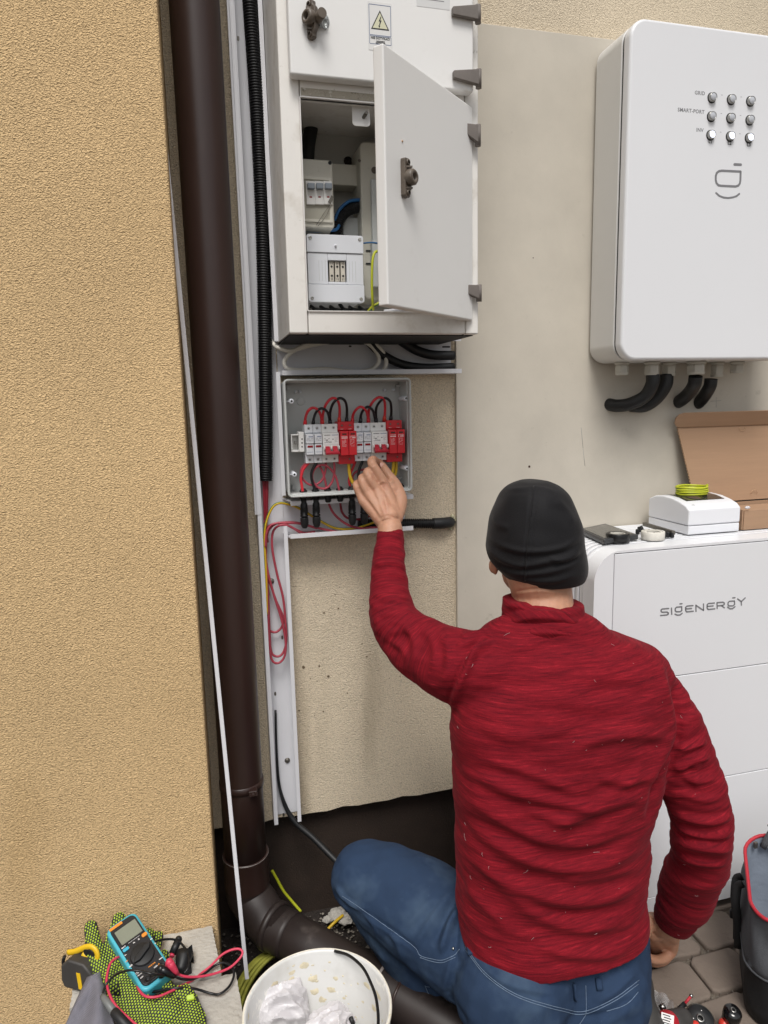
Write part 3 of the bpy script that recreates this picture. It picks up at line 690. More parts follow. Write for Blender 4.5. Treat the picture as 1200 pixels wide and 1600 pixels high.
# lock tab hanging from the frame
c = W(564, 181, CYF + .02); mb = MB(); mb.prism(rrect(.033, .036, (.001, .001, .006, .006), 4, c.x, c.z), (0, CYF + .021, 0), *FRONT, .003)
tb = part('strike_tab', mb, M['door'], mc); mb = MB(); mb.tube([V(c.x + .004, CYF + .020, c.z - .003), V(c.x + .007, CYF + .004, c.z + .0)], .0032, 10); part('stud', mb, M['steel_dark'], tb)
mb = MB(); mb.cyl(W(544, 252, -.0285), .0095, .0006, (0, -1, 0), 18); part('cable_hole', mb, M['soil'], mc)

# ---- what sits inside the cabinet
mb = MB(); mb.tube([W(488, 120, -.05), W(487, 190, -.05), W(481, 235, -.052), W(479, 300, -.055)], .014, 14, spl=8)
single('black_cable', 'thick black cable coming down inside the cabinet behind the old breaker box', 'cable', mb, M['black'])
t = thing('breaker_box', 'old ivory breaker box with three grey switches, upper left inside the cabinet', 'breaker box', W(500, 356, -.10))
def P2(px, py, y): return W(px, py, y)
y = -.155; a = W(440, 245, y); b = W(523, 357, y)
mb = MB(); mb.prism(rrect(b.x - a.x, a.z - b.z, .006, 4, (a.x + b.x) / 2, (a.z + b.z) / 2), (0, y, 0), (1, 0, 0), (0, 0, 1), (0, 1, 0), .12); part('casing', mb, M['ivory'], t, bevel=.003)
a2 = W(462, 278, y); b2 = W(517, 346, y)
mb = MB(); w_, h_ = b2.x - a2.x, a2.z - b2.z; cx_, cz_ = (a2.x + b2.x) / 2, (a2.z + b2.z) / 2
mb.frame(rrect(w_ + .008, h_ + .006, .002, 2, cx_, cz_), rrect(w_ - .004, h_ - .004, .001, 2, cx_, cz_), (0, y - .0003, 0), *FRONT, .003); part('window_frame', mb, M['ivory'], t, bevel=.0008)
mb = MB(); mb.bb(cx_ - w_ / 2 + .001, cx_ + w_ / 2 - .001, y - .0012, y - .0004, cz_ - h_ / 2 + .002, cz_ + h_ / 2 - .002); part('recess', mb, mat('ivory_recess', '#a9a699', .5), t)
for k in range(3):
    c = W(485 + k * 13.6, 299, y - .004); w2 = .0165
    mb = MB(); mb.bb(c.x - w2 / 2, c.x + w2 / 2, y - .006, y - .0013, c.z - .024, c.z + .018); s = part('switch', mb, M['white_mod2'], t, bevel=.0006)
    mb = MB(); mb.bb(c.x - w2 / 2 + .0015, c.x + w2 / 2 - .0015, y - .016, y - .006, c.z + .002, c.z + .012); part('toggle', mb, mat('grey_toggle', '#7f8790', .4), s, bevel=.001)
    mb = MB(); mb.bb(c.x - .0025, c.x + .0025, y - .0064, y - .0061, c.z - .012, c.z - .0095); part('indicator', mb, M['red_dark'], s)
mb = MB(); disc(mb, W(515.5, 254.5, y - .0003), .0035, .0006); part('screw_hole', mb, M['dark'], t)
mb = MB(); mb.box(W(517, 312, y - .006), (.006, .004, .014), Matrix.Rotation(.5, 3, 'Y')); mb.tube([W(517, 318, y - .005), W(505, 335, y - .004), W(494, 352, y - .004)], .0005, 5, spl=4); mb.tube([W(519, 318, y - .005), W(509, 338, y - .004), W(497, 353, y - .004)], .0005, 5, spl=4)
part('lead_seal', mb, M['steel_dark'], t)
t = MB(); a = W(523, 262, -.05); b = W(566, 297, -.05); t.bb(a.x - .02, b.x, -.075, -.030, b.z, a.z)
single('mounting_rail', 'ivory plastic crossbar between the breaker box and the tall cover in the cabinet', 'rail', t, M['ivory'], bevel=.002)
t = thing('meter_cover', 'tall ivory cover with a grey insert behind the open cabinet door', 'cover', W(600, 480, -.1))
a = W(560, 223, -.10); b = W(660, 470, -.10)
mb = MB(); mb.prism(rrect(b.x - a.x, a.z - b.z, .012, 5, (a.x + b.x) / 2, (a.z + b.z) / 2), (0, -.11, 0), (1, 0, 0), (0, 0, 1), (0, 1, 0), .08); part('casing', mb, M['ivory'], t, bevel=.004)
a = W(578, 282, -.11); b = W(655, 452, -.11); mb = MB(); mb.bb(a.x, b.x, -.122, -.1105, b.z + .09, a.z); mb.bb(a.x - .003, b.x + .003, -.128, -.1105, b.z, b.z + .09); part('insert', mb, M['greybox'], t, bevel=.002)
for q_ in ((585, 266, .0065), (561.5, 251, .003)): mb = MB(); disc(mb, W(q_[0], q_[1], -.1105), q_[2], .0008); part('screw_hole', mb, M['latch'], t)
for py in (392, 412): mb = MB(); c = W(576, py, -.1105); mb.bb(c.x - .006, c.x + .005, -.1115, -.1106, c.z - .0015, c.z + .0015); part('slot', mb, M['dark'], t)
mbc = corrugated([W(524, 372, -.09), W(527, 350, -.09), W(540, 330, -.09), W(562, 322, -.085), W(590, 318, -.05)], .0125, .0044, n=18)
single('corrugated_conduit', 'black ribbed conduit curving inside the cabinet beside a blue wire', 'conduit', mbc, M['corr'])
mb = MB(); mb.tube([W(523, 345, -.098), W(530, 328, -.10), W(545, 315, -.10), W(562, 312, -.098)], .0032, 8, spl=6); single('blue_wire', 'blue wire lying along the ribbed conduit inside the cabinet', 'wire', mb, M['blue_wire'])
mb = MB(); mb.tube([W(476, 360, -.12), W(500, 361, -.12), W(524, 359, -.118), W(530, 352, -.11)], .003, 8, spl=6); single('blue_wire', 'dark blue wire in the gap between the two breaker boxes', 'wire', mb, M['blue_wire'])
mb = MB(); a = W(533, 342, -.06); b = W(566, 372, -.06); mb.prism(rrect(b.x - a.x, (a.z - b.z) * 1.4, .01, 4, (a.x + b.x) / 2, (a.z + b.z) / 2 - .006), (0, -.075, 0), (1, 0, 0), (0, 0, 1), (0, 1, 0), .045)
single('terminal_cover', 'small rounded white cover under the curved conduit in the cabinet', 'cover', mb, M['greybox'], bevel=.003)

t = thing('fuse_box', 'clean white fuse box with four corner screws, lower left inside the cabinet', 'fuse box', W(522, 480, -.15))
y = -.175; a = W(478.5, 365, y); b = W(570, 473, y); cx_, cz_ = (a.x + b.x) / 2, (a.z + b.z) / 2; w_, h_ = b.x - a.x, a.z - b.z
mb = MB(); mb.prism(rrect(w_ - .004, h_ - .006, .004, 3, cx_, cz_), (0, y + .02, 0), (1, 0, 0), (0, 0, 1), (0, 1, 0), .08); part('base', mb, M['fusebox'], t, bevel=.002)
# cover: upper and lower flanges, raised centre with a window
for s in (1, -1):
    mb = MB(); mb.prism(rrect(w_, .033, (.005, .005, .001, .001) if s > 0 else (.001, .001, .005, .005), 3, cx_, cz_ + s * (h_ / 2 - .0165)), (0, y + .019, 0), *FRONT, .019); part('cover', mb, M['fusebox'], t, bevel=.0015)
hw_, hh = .037, .040; zc = cz_ - .004
for (x0, x1, z0, z1) in ((cx_ - w_ / 2 + .001, cx_ - .0155, cz_ - h_ / 2 + .034, cz_ + h_ / 2 - .034), (cx_ + .0215, cx_ + w_ / 2 - .001, cz_ - h_ / 2 + .034, cz_ + h_ / 2 - .034), (cx_ - .0152, cx_ + .0212, zc + .020, cz_ + h_ / 2 - .034), (cx_ - .0152, cx_ + .0212, cz_ - h_ / 2 + .034, zc - .020)):
    mb = MB(); mb.bb(x0, x1, y + .002, y + .018, z0, z1); part('front_panel', mb, M['fusebox'], t, bevel=.0006)
for k in range(3):
    mb = MB(); x = cx_ - .0075 + k * .0105 + (0.0006 * k); mb.bb(x - .0042, x + .0042, y + .006, y + .015, zc - .0185, zc + .0185); f = part('fuse_module', mb, mat('cream_module', '#cfc9bc', .4), t, bevel=.0006)
    mb = MB()
    for dz in (.009, -.008): disc(mb, V(x, y + .0058, zc + dz), .0021, .0006, n=10)
    for dz in (.015, -.0145):
        for dx in (-.0014, .0014): mb.bb(x + dx - .0004, x + dx + .0004, y + .0052, y + .0058, zc + dz - .002, zc + dz + .002)
    part('screw_hole', mb, M['dark'], f)
mb = MB(); mb.bb(cx_ - .015, cx_ + .021, y + .0155, y + .017, zc - .0195, zc + .0195); part('recess', mb, M['dark'], t)
mb = MB()
for s, n_ in ((-1, 3), (1, 3)):
    for k in range(n_):
        x = (cx_ - .0205 - k * .0062) if s < 0 else (cx_ + .0265 + k * .0062)
        mb.bb(x - .0003, x + .0003, y + .0012, y + .003, zc - .019, zc + .019)
part('break_out_line', mb, M['greybox'], t)
for sx_ in (-1, 1):
    for sz_ in (-1, 1):
        c = V(cx_ + sx_ * (w_ / 2 - .007), y, cz_ + sz_ * (h_ / 2 - .007)); mb = MB(); mb.lathe([(.0033, 0), (.0030, .0012), (.0014, .0014), (.001, .0004), (0, .0004)], c, (0, -1, 0), 14)
        part('screw', mb, M['steel'], t)
mb = MB(); c = W(524, 384, y); mb.lathe([(.0022, 0), (.0018, .003), (0, .004)], c, (0, -1, 0), 10); part('latch_stud', mb, M['fusebox'], t)
# wires at the foot of the cabinet
mb = MB(); striped_wire(mb, [W(600, 396, -.17), W(588, 393, -.175), W(582.5, 405, -.18), W(581, 440, -.18), W(582, 470, -.175), W(583, 484, -.16)], .0026)
single('earth_wire', 'green and yellow wire arching down beside the white fuse box in the cabinet', 'wire', mb, [M['gy_y'], M['gy_g']])
mb = MB(); mb.tube([W(568, 380, -.16), W(580, 379, -.165), W(596, 381, -.16)], .0016, 8, spl=5); single('blue_wire', 'thin blue wire leaving the right side of the white fuse box', 'wire', mb, M['blue_wire'])
mb = MB(); striped_wire(mb, [W(575, 487, -.15), W(584, 478, -.16), W(600, 471, -.16), W(615, 469, -.14)], .003)
single('earth_wire', 'green and yellow wire curled at the bottom of the cabinet', 'wire', mb, [M['gy_y'], M['gy_g']])
r_ = random.Random(5)
for k in range(6):
    x = 486 + k * 15; mb = MB(); mb.tube([W(x, 478 + r_.uniform(-2, 2), -.13), W(x + 8, 484, -.15), W(x + 22, 484 + r_.uniform(-2, 2), -.14)], .0035, 8, spl=5)
    single('black_wire', 'short black wire jumbled under the white fuse box', 'wire', mb, M['black'], group='black wires on the cabinet floor')
mb = MB(); mb.tube([W(600, 487, -.19), W(640, 484, -.195), W(700, 489, -.19)], .004, 10, spl=6); single('white_cable', 'white cable lying along the bottom edge of the cabinet opening', 'cable', mb, M['pvc'])
# ------------------------------------------------------------------ cables in the upper trunking
def Z2(x, y): return (400 + x / 3.529, 500 + y / 3.529)
def zp(pts, f, yy): 
    out = []
    for i, p in enumerate(pts):
        q = f(*p[:2]); out.append(W(q[0], q[1], p[2] if len(p) > 2 else yy))
    return out
mb = MB(); mb.tube(zp([(60, 60, -.012), (80, 110, -.014), (110, 145), (150, 163), (200, 168), (300, 140), (400, 122, -.03), (500, 112, -.035), (600, 122, -.035), (655, 165), (678, 220), (645, 268), (560, 286), (470, 278), (380, 270), (260, 276), (175, 268), (158, 225), (200, 175), (300, 128), (420, 106, -.012), (560, 104, -.012), (660, 135), (712, 200), (715, 255), (690, 284), (640, 287)], Z2, -.034), .0046, 12, spl=8)
single('pale_cable', 'pale grey cable coiled in the open upper trunking', 'cable', mb, mat('pale_grey_cable', '#e8e4da', .45, var=.05, vs=20))
mb = MB(); mb.tube(zp([(560, 70), (620, 120), (690, 185), (800, 242), (930, 262), (1090, 258)], Z2, -.030), .0092, 14, spl=8)
single('black_cable', 'lower of two thick black cables at the right end of the upper trunking', 'cable', mb, M['black'])
mb = MB(); mb.tube(zp([(740, 70), (800, 115), (880, 165), (970, 192), (1092, 196)], Z2, -.030), .0105, 14, spl=8)
single('black_cable', 'upper of two thick black cables at the right end of the upper trunking', 'cable', mb, M['black'])
mb = MB()
for p, w in (((547, 541), .004), ((697, 542), .012)): mb.prism(rrect(w * 1.6, .0035, .0015, 3), W(p[0], p[1], -.0032), *FRONT, .0006)
single('slot_cover', 'dark oval fixing slots in the back of the upper trunking', 'slot', mb, M['dark'])

# ------------------------------------------------------------------ junction box
RY = -.098
jl, jr = W(446, 680, RY).x, W(643.5, 680, RY).x; jt, jb_ = W(545, 591, RY).z, W(545, 773, RY).z
jx, jz, jw, jh = (jl + jr) / 2, (jt + jb_) / 2, jr - jl, jt - jb_
jb = thing('junction_box', 'open grey plastic junction box with its lid off, full of red and white modules', 'junction box', (jx, -.02, jb_))
def rout(k): return rrect(jw - 2 * k, jh - 2 * k, max(.010 - k, .001), 5, jx, jz)
mb = MB(); mb.frame(rout(.0), rout(.0045), (0, RY, 0), *FRONT[:2], (0, 1, 0), .012)
mb.frame(rout(.0035), rout(.0065), (0, RY + .012, 0), *FRONT[:2], (0, 1, 0), .062)
mb.prism(rout(.0035), (0, RY + .0742, 0), *FRONT[:2], (0, 1, 0), .003)
part('shell', mb, M['greybox'], jb, bevel=.0008)
mb = MB(); mb.frame(rout(.0015), rout(.0030), (0, RY, 0), *FRONT, .0015); part('gasket_lip', mb, M['greybox'], jb)
BY = RY + .074
def Z3(x, y): return (440 + x / 5.4545, 600 + y / 5.4545)
for (x, y, s) in ((85, 147, -1), (1062, 122, 1), (110, 772, -1), (1070, 720, 1)):
    c = W(*Z3(x, y), RY + .012); mb = MB(); mb.lathe([(.0022, 0), (.0052, 0), (.0052, .045 if s > 0 else .04), ], c + V(0, 0, 0), (0, 1, 0), 16); mb.bb(c.x, c.x + s * .014, c.y + .002, c.y + .04, c.z - .0008, c.z + .0008)
    pz = part('lid_post', mb, M['fusebox'], jb)
    mb = MB(); mb.lathe([(.0022, 0), (0, .001)], c + V(0, .0008, 0), (0, 1, 0), 10); part('screw_hole', mb, M['dark'], pz)
for (x, y) in ((120, 66), (158, 66), (880, 52), (957, 50)):
    c = W(*Z3(x, y), BY - .008); mb = MB(); mb.lathe([(.0013, 0), (.0032, 0), (.0032, .008)], c, (0, 1, 0), 12); mb.lathe([(.0013, .0004), (0, .002)], c, (0, 1, 0), 8); part('boss', mb, M['fusebox'], jb)
for (x, y, r) in ((163, 147, .0092), (880, 130, .0092), (215, 760, .0092), (900, 720, .0092)):
    mb = MB(); mb.lathe([(r, 0), (r, .0008), (r - .0012, .0012), (0, .0012)], W(*Z3(x, y), BY), (0, -1, 0), 22); part('knockout', mb, M['greybox'], jb)
mb = MB()
for (x, y, w, h) in ((995, 15, .012, .0045), (1010, 800, .012, .004), (95, 880, .004, .010), (55, 30, .008, .010), (1040, 70, .004, .010)):
    c = W(*Z3(x, y), BY - .006); mb.bb(c.x - w / 2, c.x + w / 2, BY - .012, BY, c.z - h / 2, c.z + h / 2)
part('rib', mb, M['greybox'], jb, bevel=.0005)
# gland nuts standing on the floor of the box
gl = [474, 493, 512, 531, 549.3, 568, 587, 606, 626]
gx = []
for k, px in enumerate(gl):
    c = W(px, 770 - k * 1.1, -.062); c.z = jb_ + .0066; gx.append(c)
    mb = MB(); mb.lathe([(.003, 0), (.0082, 0), (.0084, .0035), (.0060, .0036), (.0058, .0072), (.0034, .0078), (.003, .006)], c, (0, 0, 1), 16)
    part('gland_nut', mb, M['black'], jb)
# DIN rail and end terminal
RYB = -.044
mb = MB(); x0 = W(462, 690, -.05).x; x1 = W(634, 690, -.05).x; zc = W(545, 692, -.05).z
mb.bb(x0, x1, RYB + .001, RYB + .0022, zc - .0135, zc + .0135); mb.bb(x0, x1, RYB - .0045, RYB + .0008, zc - .0175, zc - .0137); mb.bb(x0, x1, RYB - .0045, RYB + .0008, zc + .0137, zc + .0175)
single('din_rail', 'steel mounting rail behind the modules in the junction box', 'rail', mb, M['steel'])
tb = thing('terminal_block', 'small white end terminal at the left end of the module row', 'terminal', W(465, 706, -.06))
a = W(454.5, 679, -.078); b = W(467, 706, -.078)
mb = MB(); mb.bb(a.x, a.x + .0022, -.078, RYB - .006, b.z, a.z); mb.bb(a.x + .0022, b.x, -.078, RYB - .006, b.z, b.z + .004); mb.bb(a.x + .0022, b.x, -.078, RYB - .006, a.z - .0022, a.z); mb.bb(a.x + .0022, b.x, -.058, RYB - .006, b.z + .004, a.z - .0022)
part('housing', mb, M['white_mod2'], tb, bevel=.0004)
mb = MB(); c = W(463, 692, -.0785); mb.cyl(c + V(0, .012, 0), .004, .006, (0, -1, 0), 12); part('clamp_screw', mb, M['steel'], tb)
mb = MB(); a2 = W(467, 675, -.082); b2 = W(476, 706, -.082); mb.bb(b.x + .0005, b2.x, -.082, RYB - .006, b2.z, a2.z); e = part('end_plate', mb, M['white_mod2'], tb, bevel=.0012)
mb = MB()
for py in (686, 692, 698): disc(mb, W(472, py, -.0822), .0016, .0003, n=10)
part('hole', mb, M['dark'], e)

# ---- modules (built at the origin: x 0..w, y 0 = rail, z 0 = middle)
MWd = .0178
def mod_body(mb, w, top, nose, low, x0=0):
    """side profile of a rail device extruded across its width"""
    pr = [(0, -.040), (-low, -.040), (-low, -.024), (-nose, -.0225), (-nose, .0225), (-top, .0245), (-top, .0415), (0, .0415)]
    g = .00025
    mb.prism([(y, z) for y, z in pr], (x0 + g, 0, 0), (0, 1, 0), (0, 0, 1), (1, 0, 0), w - 2 * g)
def screws(parent, xs, zs, y, ring):
    for x in xs:
        for z in zs:
            mb = MB(); mb.lathe([(.0033, .0001), (.0030, .0001), (.0028, -.0006), (0, -.0006)], (x, -y, z), (0, -1, 0), 14); s = part('screw_well', mb, ring, parent, local=True)
            mb = MB(); mb.lathe([(.0021, .0003), (.0019, .0006), (0, .0006)], (x, -y, z), (0, -1, 0), 10); mb.box((x, -y - .0008, z), (.0036, .0003, .0005), Matrix.Rotation(.6, 3, 'Y')); part('screw', mb, M['steel_dark'], s, local=True)
def lines(mb, x0, x1, z0, n, y, dz=.0019, h=.0007, seed=1):
    r = random.Random(seed)
    for k in range(n):
        x = x0
        while x < x1 - .0006:
            w = min(r.uniform(.0008, .0028), x1 - x)
            if r.random() < .82: mb.bb(x, x + w, -y - .0002, -y - .00003, z0 - k * dz - h / 2, z0 - k * dz + h / 2)
            x += w + .0005
def fuse_holder():
    t = thing('fuse_holder', 'x', 'fuse holder'); mb = MB(); mod_body(mb, MWd, .034, .030, .034); part('body', mb, M['white_mod'], t, bevel=.0006, local=True)
    mb = MB(); mb.bb(.0008, MWd - .0008, -.049, -.0302, .002, .0218); mb.bb(.0008, MWd - .0008, -.047, -.0302, -.0218, .0012); c = part('fuse_carrier', mb, M['white_mod'], t, bevel=.0014, local=True)
    mb = MB(); mb.bb(.0032, MWd - .0032, -.0478, -.0471, -.0062, -.0018); part('indicator_window', mb, M['red_dark'], t, bevel=.0003, local=True)
    mb = MB(); mb.bb(.0022, MWd - .0022, -.0474, -.04705, -.0160, -.0156); lines(mb, .0028, MWd - .0028, .0165, 1, .049, h=.0017, seed=2); part('print', mb, M['print_blue'], t, local=True)
    mb = MB(); lines(mb, .0028, MWd - .0028, .0135, 4, .049, seed=3); part('print', mb, M['print'], t, local=True)
    screws(t, [MWd / 2], [.0335, -.0325], .034, M['dark']); return t
def circuit_breaker():
    t = thing('circuit_breaker', 'x', 'circuit breaker'); w = 2 * MWd; mb = MB(); mod_body(mb, w, .034, .047, .034); part('body', mb, M['white_mod2'], t, bevel=.0006, local=True)
    mb = MB(); mb.bb(.0022, w - .001, -.0476, -.04705, -.0005, .0212); part('label_plate', mb, mat('plate_white', '#e9e9e7', .4), t, local=True)
    mb = MB(); lines(mb, .004, .017, .0185, 1, .0476, h=.0014, seed=4); lines(mb, .004, .015, .0115, 2, .0476, dz=.0028, h=.0009, seed=5); lines(mb, .004, .014, .005, 2, .0476, seed=6)
    mb.bb(.008, .0105, -.0479, -.04765, .0070, .0084); mb.bb(.021, .0235, -.0479, -.04765, .0090, .0106); lines(mb, .026, .032, .0125, 4, .0476, dz=.0026, h=.0005, seed=9); part('print', mb, M['print_dark'], t, local=True)
    mb = MB(); mb.bb(.0195, .033, -.0479, -.04765, .0180, .0190); part('blue_stripe', mb, M['print_blue'], t, local=True)
    me = textmesh('CE', .0040, frameM((.0165, -.0478, .0035), (1, 0, 0), (0, 0, 1)), bold=.00003); part('ce_mark', me, M['print_dark'], t, local=True)
    mb = MB()
    mb.prism([(-.047, -.0215), (-.0605, -.0195), (-.0625, -.0150), (-.0560, -.0125), (-.047, -.0045)], (.0045, 0, 0), (0, 1, 0), (0, 0, 1), (1, 0, 0), .0105)
    mb.prism([(-.047, -.0215), (-.0605, -.0195), (-.0625, -.0150), (-.0560, -.0125), (-.047, -.0045)], (.0205, 0, 0), (0, 1, 0), (0, 0, 1), (1, 0, 0), .0105)
    mb.prism([(-.056, -.0225), (-.0635, -.0215), (-.0650, -.0165), (-.0560, -.0145)], (.0035, 0, 0), (0, 1, 0), (0, 0, 1), (1, 0, 0), .0295)
    part('toggle', mb, M['toggle'], t, bevel=.0008, local=True)
    mb = MB()
    for x in (.0012, .0160, .0322): mb.cyl((x, -.052, -.008), .0045, .0026, (1, 0, 0), 12)
    part('toggle_bearing', mb, M['white_print'], t, local=True)
    screws(t, [MWd * .5, MWd * 1.5], [.0335, -.0325], .034, M['print']); return t
def surge_protector():
    t = thing('surge_protector', 'x', 'surge protector'); w = 2 * MWd; mb = MB(); pr = [(0, -.045), (-.036, -.045), (-.036, -.0265), (-.030, -.0255), (-.030, .0265), (-.036, .0275), (-.036, .0455), (0, .0455)]
    mb.prism(pr, (.0002, 0, 0), (0, 1, 0), (0, 0, 1), (1, 0, 0), w - .0004); part('base', mb, M['red_mod'], t, bevel=.0007, local=True)
    for k in (0, 1):
        mb = MB(); x0 = k * MWd + .0003 + .001; mb.bb(x0, x0 + MWd - .0006, -.056, -.0302, -.0252, .0262); c = part('cartridge', mb, M['red_mod'], t, bevel=.0012, local=True)
        mb = MB(); mb.bb(x0 + .004, x0 + MWd - .0046, -.0565, -.05605, .0185, .0215); part('status_window', mb, mat('dark_window', '#3d2a22', .2), c, local=True)
        mb = MB(); lines(mb, x0 + .0022, x0 + MWd - .003, .0150, 1, .056, h=.0009, seed=11); lines(mb, x0 + .0022, x0 + MWd - .003, .0118, 1, .056, h=.0019, seed=12 + k); lines(mb, x0 + .003, x0 + MWd - .0055, .0075, 6, .056, dz=.0026, h=.0006, seed=14 + k); part('print', mb, M['white_print'], c, local=True)
    mb = MB(); lines(mb, .006, .0125, .0300, 1, .036, seed=16); lines(mb, .0235, .0300, .0300, 1, .036, seed=17); part('print', mb, M['white_print'], t, local=True)
    screws(t, [MWd * .52, MWd * 1.5], [.0375], .036, M['red_dark']); screws(t, [MWd * 1.35], [-.0345], .036, M['red_dark']); return t
X0 = W(477.5, 690, -.088).x; MZ = W(552, 692, -.085).z
fh, cb, sp = fuse_holder(), circuit_breaker(), surge_protector()
def mloc(i, dz=0): return Vector((X0 + MWd * i, RYB, MZ + dz))
fh.location = mloc(0); fh['label'] = 'fuse holder with red window at the left end of the row, beside the end terminal'
dup(fh, mloc(1), 'fuse holder with red window between the leftmost fuse holder and the left breaker')
f3 = dup(fh, mloc(6), 'fuse holder with a dark red window, directly right of the left red surge protector')
f4 = dup(fh, mloc(7), 'fuse holder with a dark red window, directly left of the right hand circuit breaker')
cb.location = mloc(2); cb['label'] = 'left white circuit breaker with a joined double red toggle in the junction box'
dup(cb, mloc(8), 'right white circuit breaker with a joined double red toggle, above the man\'s fingers')
sp.location = mloc(4); sp['label'] = 'red two pole surge protector in the middle of the module row'
dup(sp, mloc(10), 'red two pole surge protector at the right end of the module row')
for o in list(col.objects):
    if o.parent is None and o.name.split('.')[0] in ('fuse_holder', 'circuit_breaker', 'surge_protector'): o['group'] = {'f': 'fuse holders in the junction box', 'c': 'circuit breakers in the junction box', 's': 'surge protectors in the junction box'}[o.name[0]]

# jumper wires over the modules
def jumper(pts, material, label, name, sleeve=None, r=.0029):
    P = zp(pts, Z3, -.086); P[0].y = P[-1].y = -.064; P[1].y = P[-2].y = -.072
    t = thing(name, label, 'wire', P[0], group='jumper wires over the modules'); mb = MB(); mb.tube(P, r, 10, spl=7); part('insulation', mb, material, t)
    for a, b in ((P[0], P[1]), (P[-1], P[-2])):
        d = (b - a).normalized(); mb = MB(); mb.tube([a - d * .002, a + d * .004, a + d * .010], [r * 1.5, r * 1.45, r * 1.12], 10); part('ferrule', mb, sleeve or material, t)
R1, B1 = M['red_wire'], M['black_gloss']; S1 = M['red_mod']; S2 = mat('orange_red_sleeve', '#d23a28', .4)
jumper([(213, 345), (212, 290), (225, 232), (265, 203), (310, 222), (345, 275), (362, 345)], R1, 'low red jumper at the left end, from the first fuse holder to the left breaker', 'red_jumper', S1)
jumper([(283, 345), (284, 290), (300, 232), (340, 208), (385, 232), (415, 285), (430, 345)], B1, 'low black jumper at the left, from the second fuse holder to the left breaker', 'black_jumper')
jumper([(362, 345), (362, 260), (378, 175), (425, 124), (470, 132), (505, 200), (508, 325)], R1, 'tall red jumper from the left breaker to the middle surge protector', 'red_jumper', S2)
jumper([(430, 345), (425, 240), (440, 165), (490, 122), (535, 138), (567, 200), (572, 325)], B1, 'tall black jumper from the left breaker to the middle surge protector', 'black_jumper')
jumper([(620, 330), (622, 262), (638, 215), (675, 195), (715, 220), (745, 270), (762, 330)], R1, 'low red jumper right of the middle surge protector, ending at the right breaker', 'red_jumper', S1)
jumper([(690, 330), (690, 262), (702, 215), (737, 195), (777, 225), (805, 280), (828, 330)], B1, 'low black jumper ending at the right breaker', 'black_jumper')
jumper([(760, 330), (757, 225), (775, 155), (825, 115), (870, 130), (896, 200), (898, 310)], R1, 'tall red jumper from the right breaker to the right surge protector', 'red_jumper', S2)
jumper([(828, 330), (820, 210), (840, 148), (882, 120), (925, 150), (950, 225), (953, 310)], B1, 'tall black jumper at the right end, into the right surge protector', 'black_jumper')
def wire(name, label, pts, material, r=.0026, f=Z3, yy=-.07, ends=True, group=None):
    P = zp(pts, f, yy); mb = MB(); 
    if isinstance(material, list): striped_wire(mb, P, r, 10)
    else: mb.tube(P, r, 10, spl=7)
    return single(name, label, 'wire', mb, material, group)
wire('red_wire', 'bright red wire from the first fuse holder down to the leftmost gland', [(258, 655, -.06), (225, 680), (185, 730), (165, 800), (170, 850), (180, 915)], M['red_wire'], .0031)
wire('black_wire', 'black wire from the second fuse holder down to the second gland', [(305, 640, -.065), (290, 680), (258, 745), (255, 800), (270, 860), (290, 910)], B1, .0031, yy=-.072)
wire('dark_red_wire', 'dark red wire looping left below the left breaker into the third gland', [(377, 640), (377, 720), (350, 810), (290, 858), (225, 852), (172, 795), (168, 730), (205, 680), (265, 668), (325, 705), (360, 780), (388, 910)], M['pink_wire'], .0025, yy=-.062)
wire('dark_red_wire', 'dark red wire looping below the left breaker into the fourth gland', [(447, 640), (450, 745), (432, 830), (385, 885), (320, 885), (270, 835), (262, 765), (300, 705), (360, 690), (420, 728), (465, 800), (492, 910)], M['pink_wire'], .0025, yy=-.070)
wire('red_wire', 'bright red wire from the third fuse holder down to the fifth gland', [(640, 620), (618, 690), (585, 770), (575, 830), (592, 890)], M['red_wire'], .0028, yy=-.06)
wire('black_wire', 'black wire from the fourth fuse holder down beside the man\'s hand', [(700, 620), (685, 670), (660, 735), (655, 800), (670, 850), (690, 895)], B1, .0032, yy=-.066)
wire('dark_red_wire', 'dark red wire loop behind the man\'s knuckles', [(790, 640), (790, 720), (720, 725), (640, 745), (605, 790), (620, 840), (700, 850), (790, 840), (800, 895)], M['pink_wire'], .0025, yy=-.054)
wire('yellow_wire', 'yellow wire under the middle surge protector curving behind the hand', [(574, 650), (574, 720), (585, 790), (615, 850), (680, 900), (720, 930)], M['yellow_wire'], .0036, yy=-.07)
wire('yellow_wire', 'left yellow wire under the right hand surge protector', [(952, 640), (952, 710), (938, 770), (900, 850), (880, 895)], M['yellow_wire'], .0034, yy=-.066)
wire('yellow_wire', 'right yellow wire under the right hand surge protector', [(975, 640), (978, 710), (965, 780), (930, 850), (905, 895)], M['yellow_wire'], .0034, yy=-.060)
wire('yellow_wire', 'short yellow wire end under the right breaker at the man\'s fingertips', [(840, 630), (842, 660), (835, 690)], M['yellow_wire'], .0028, yy=-.074)

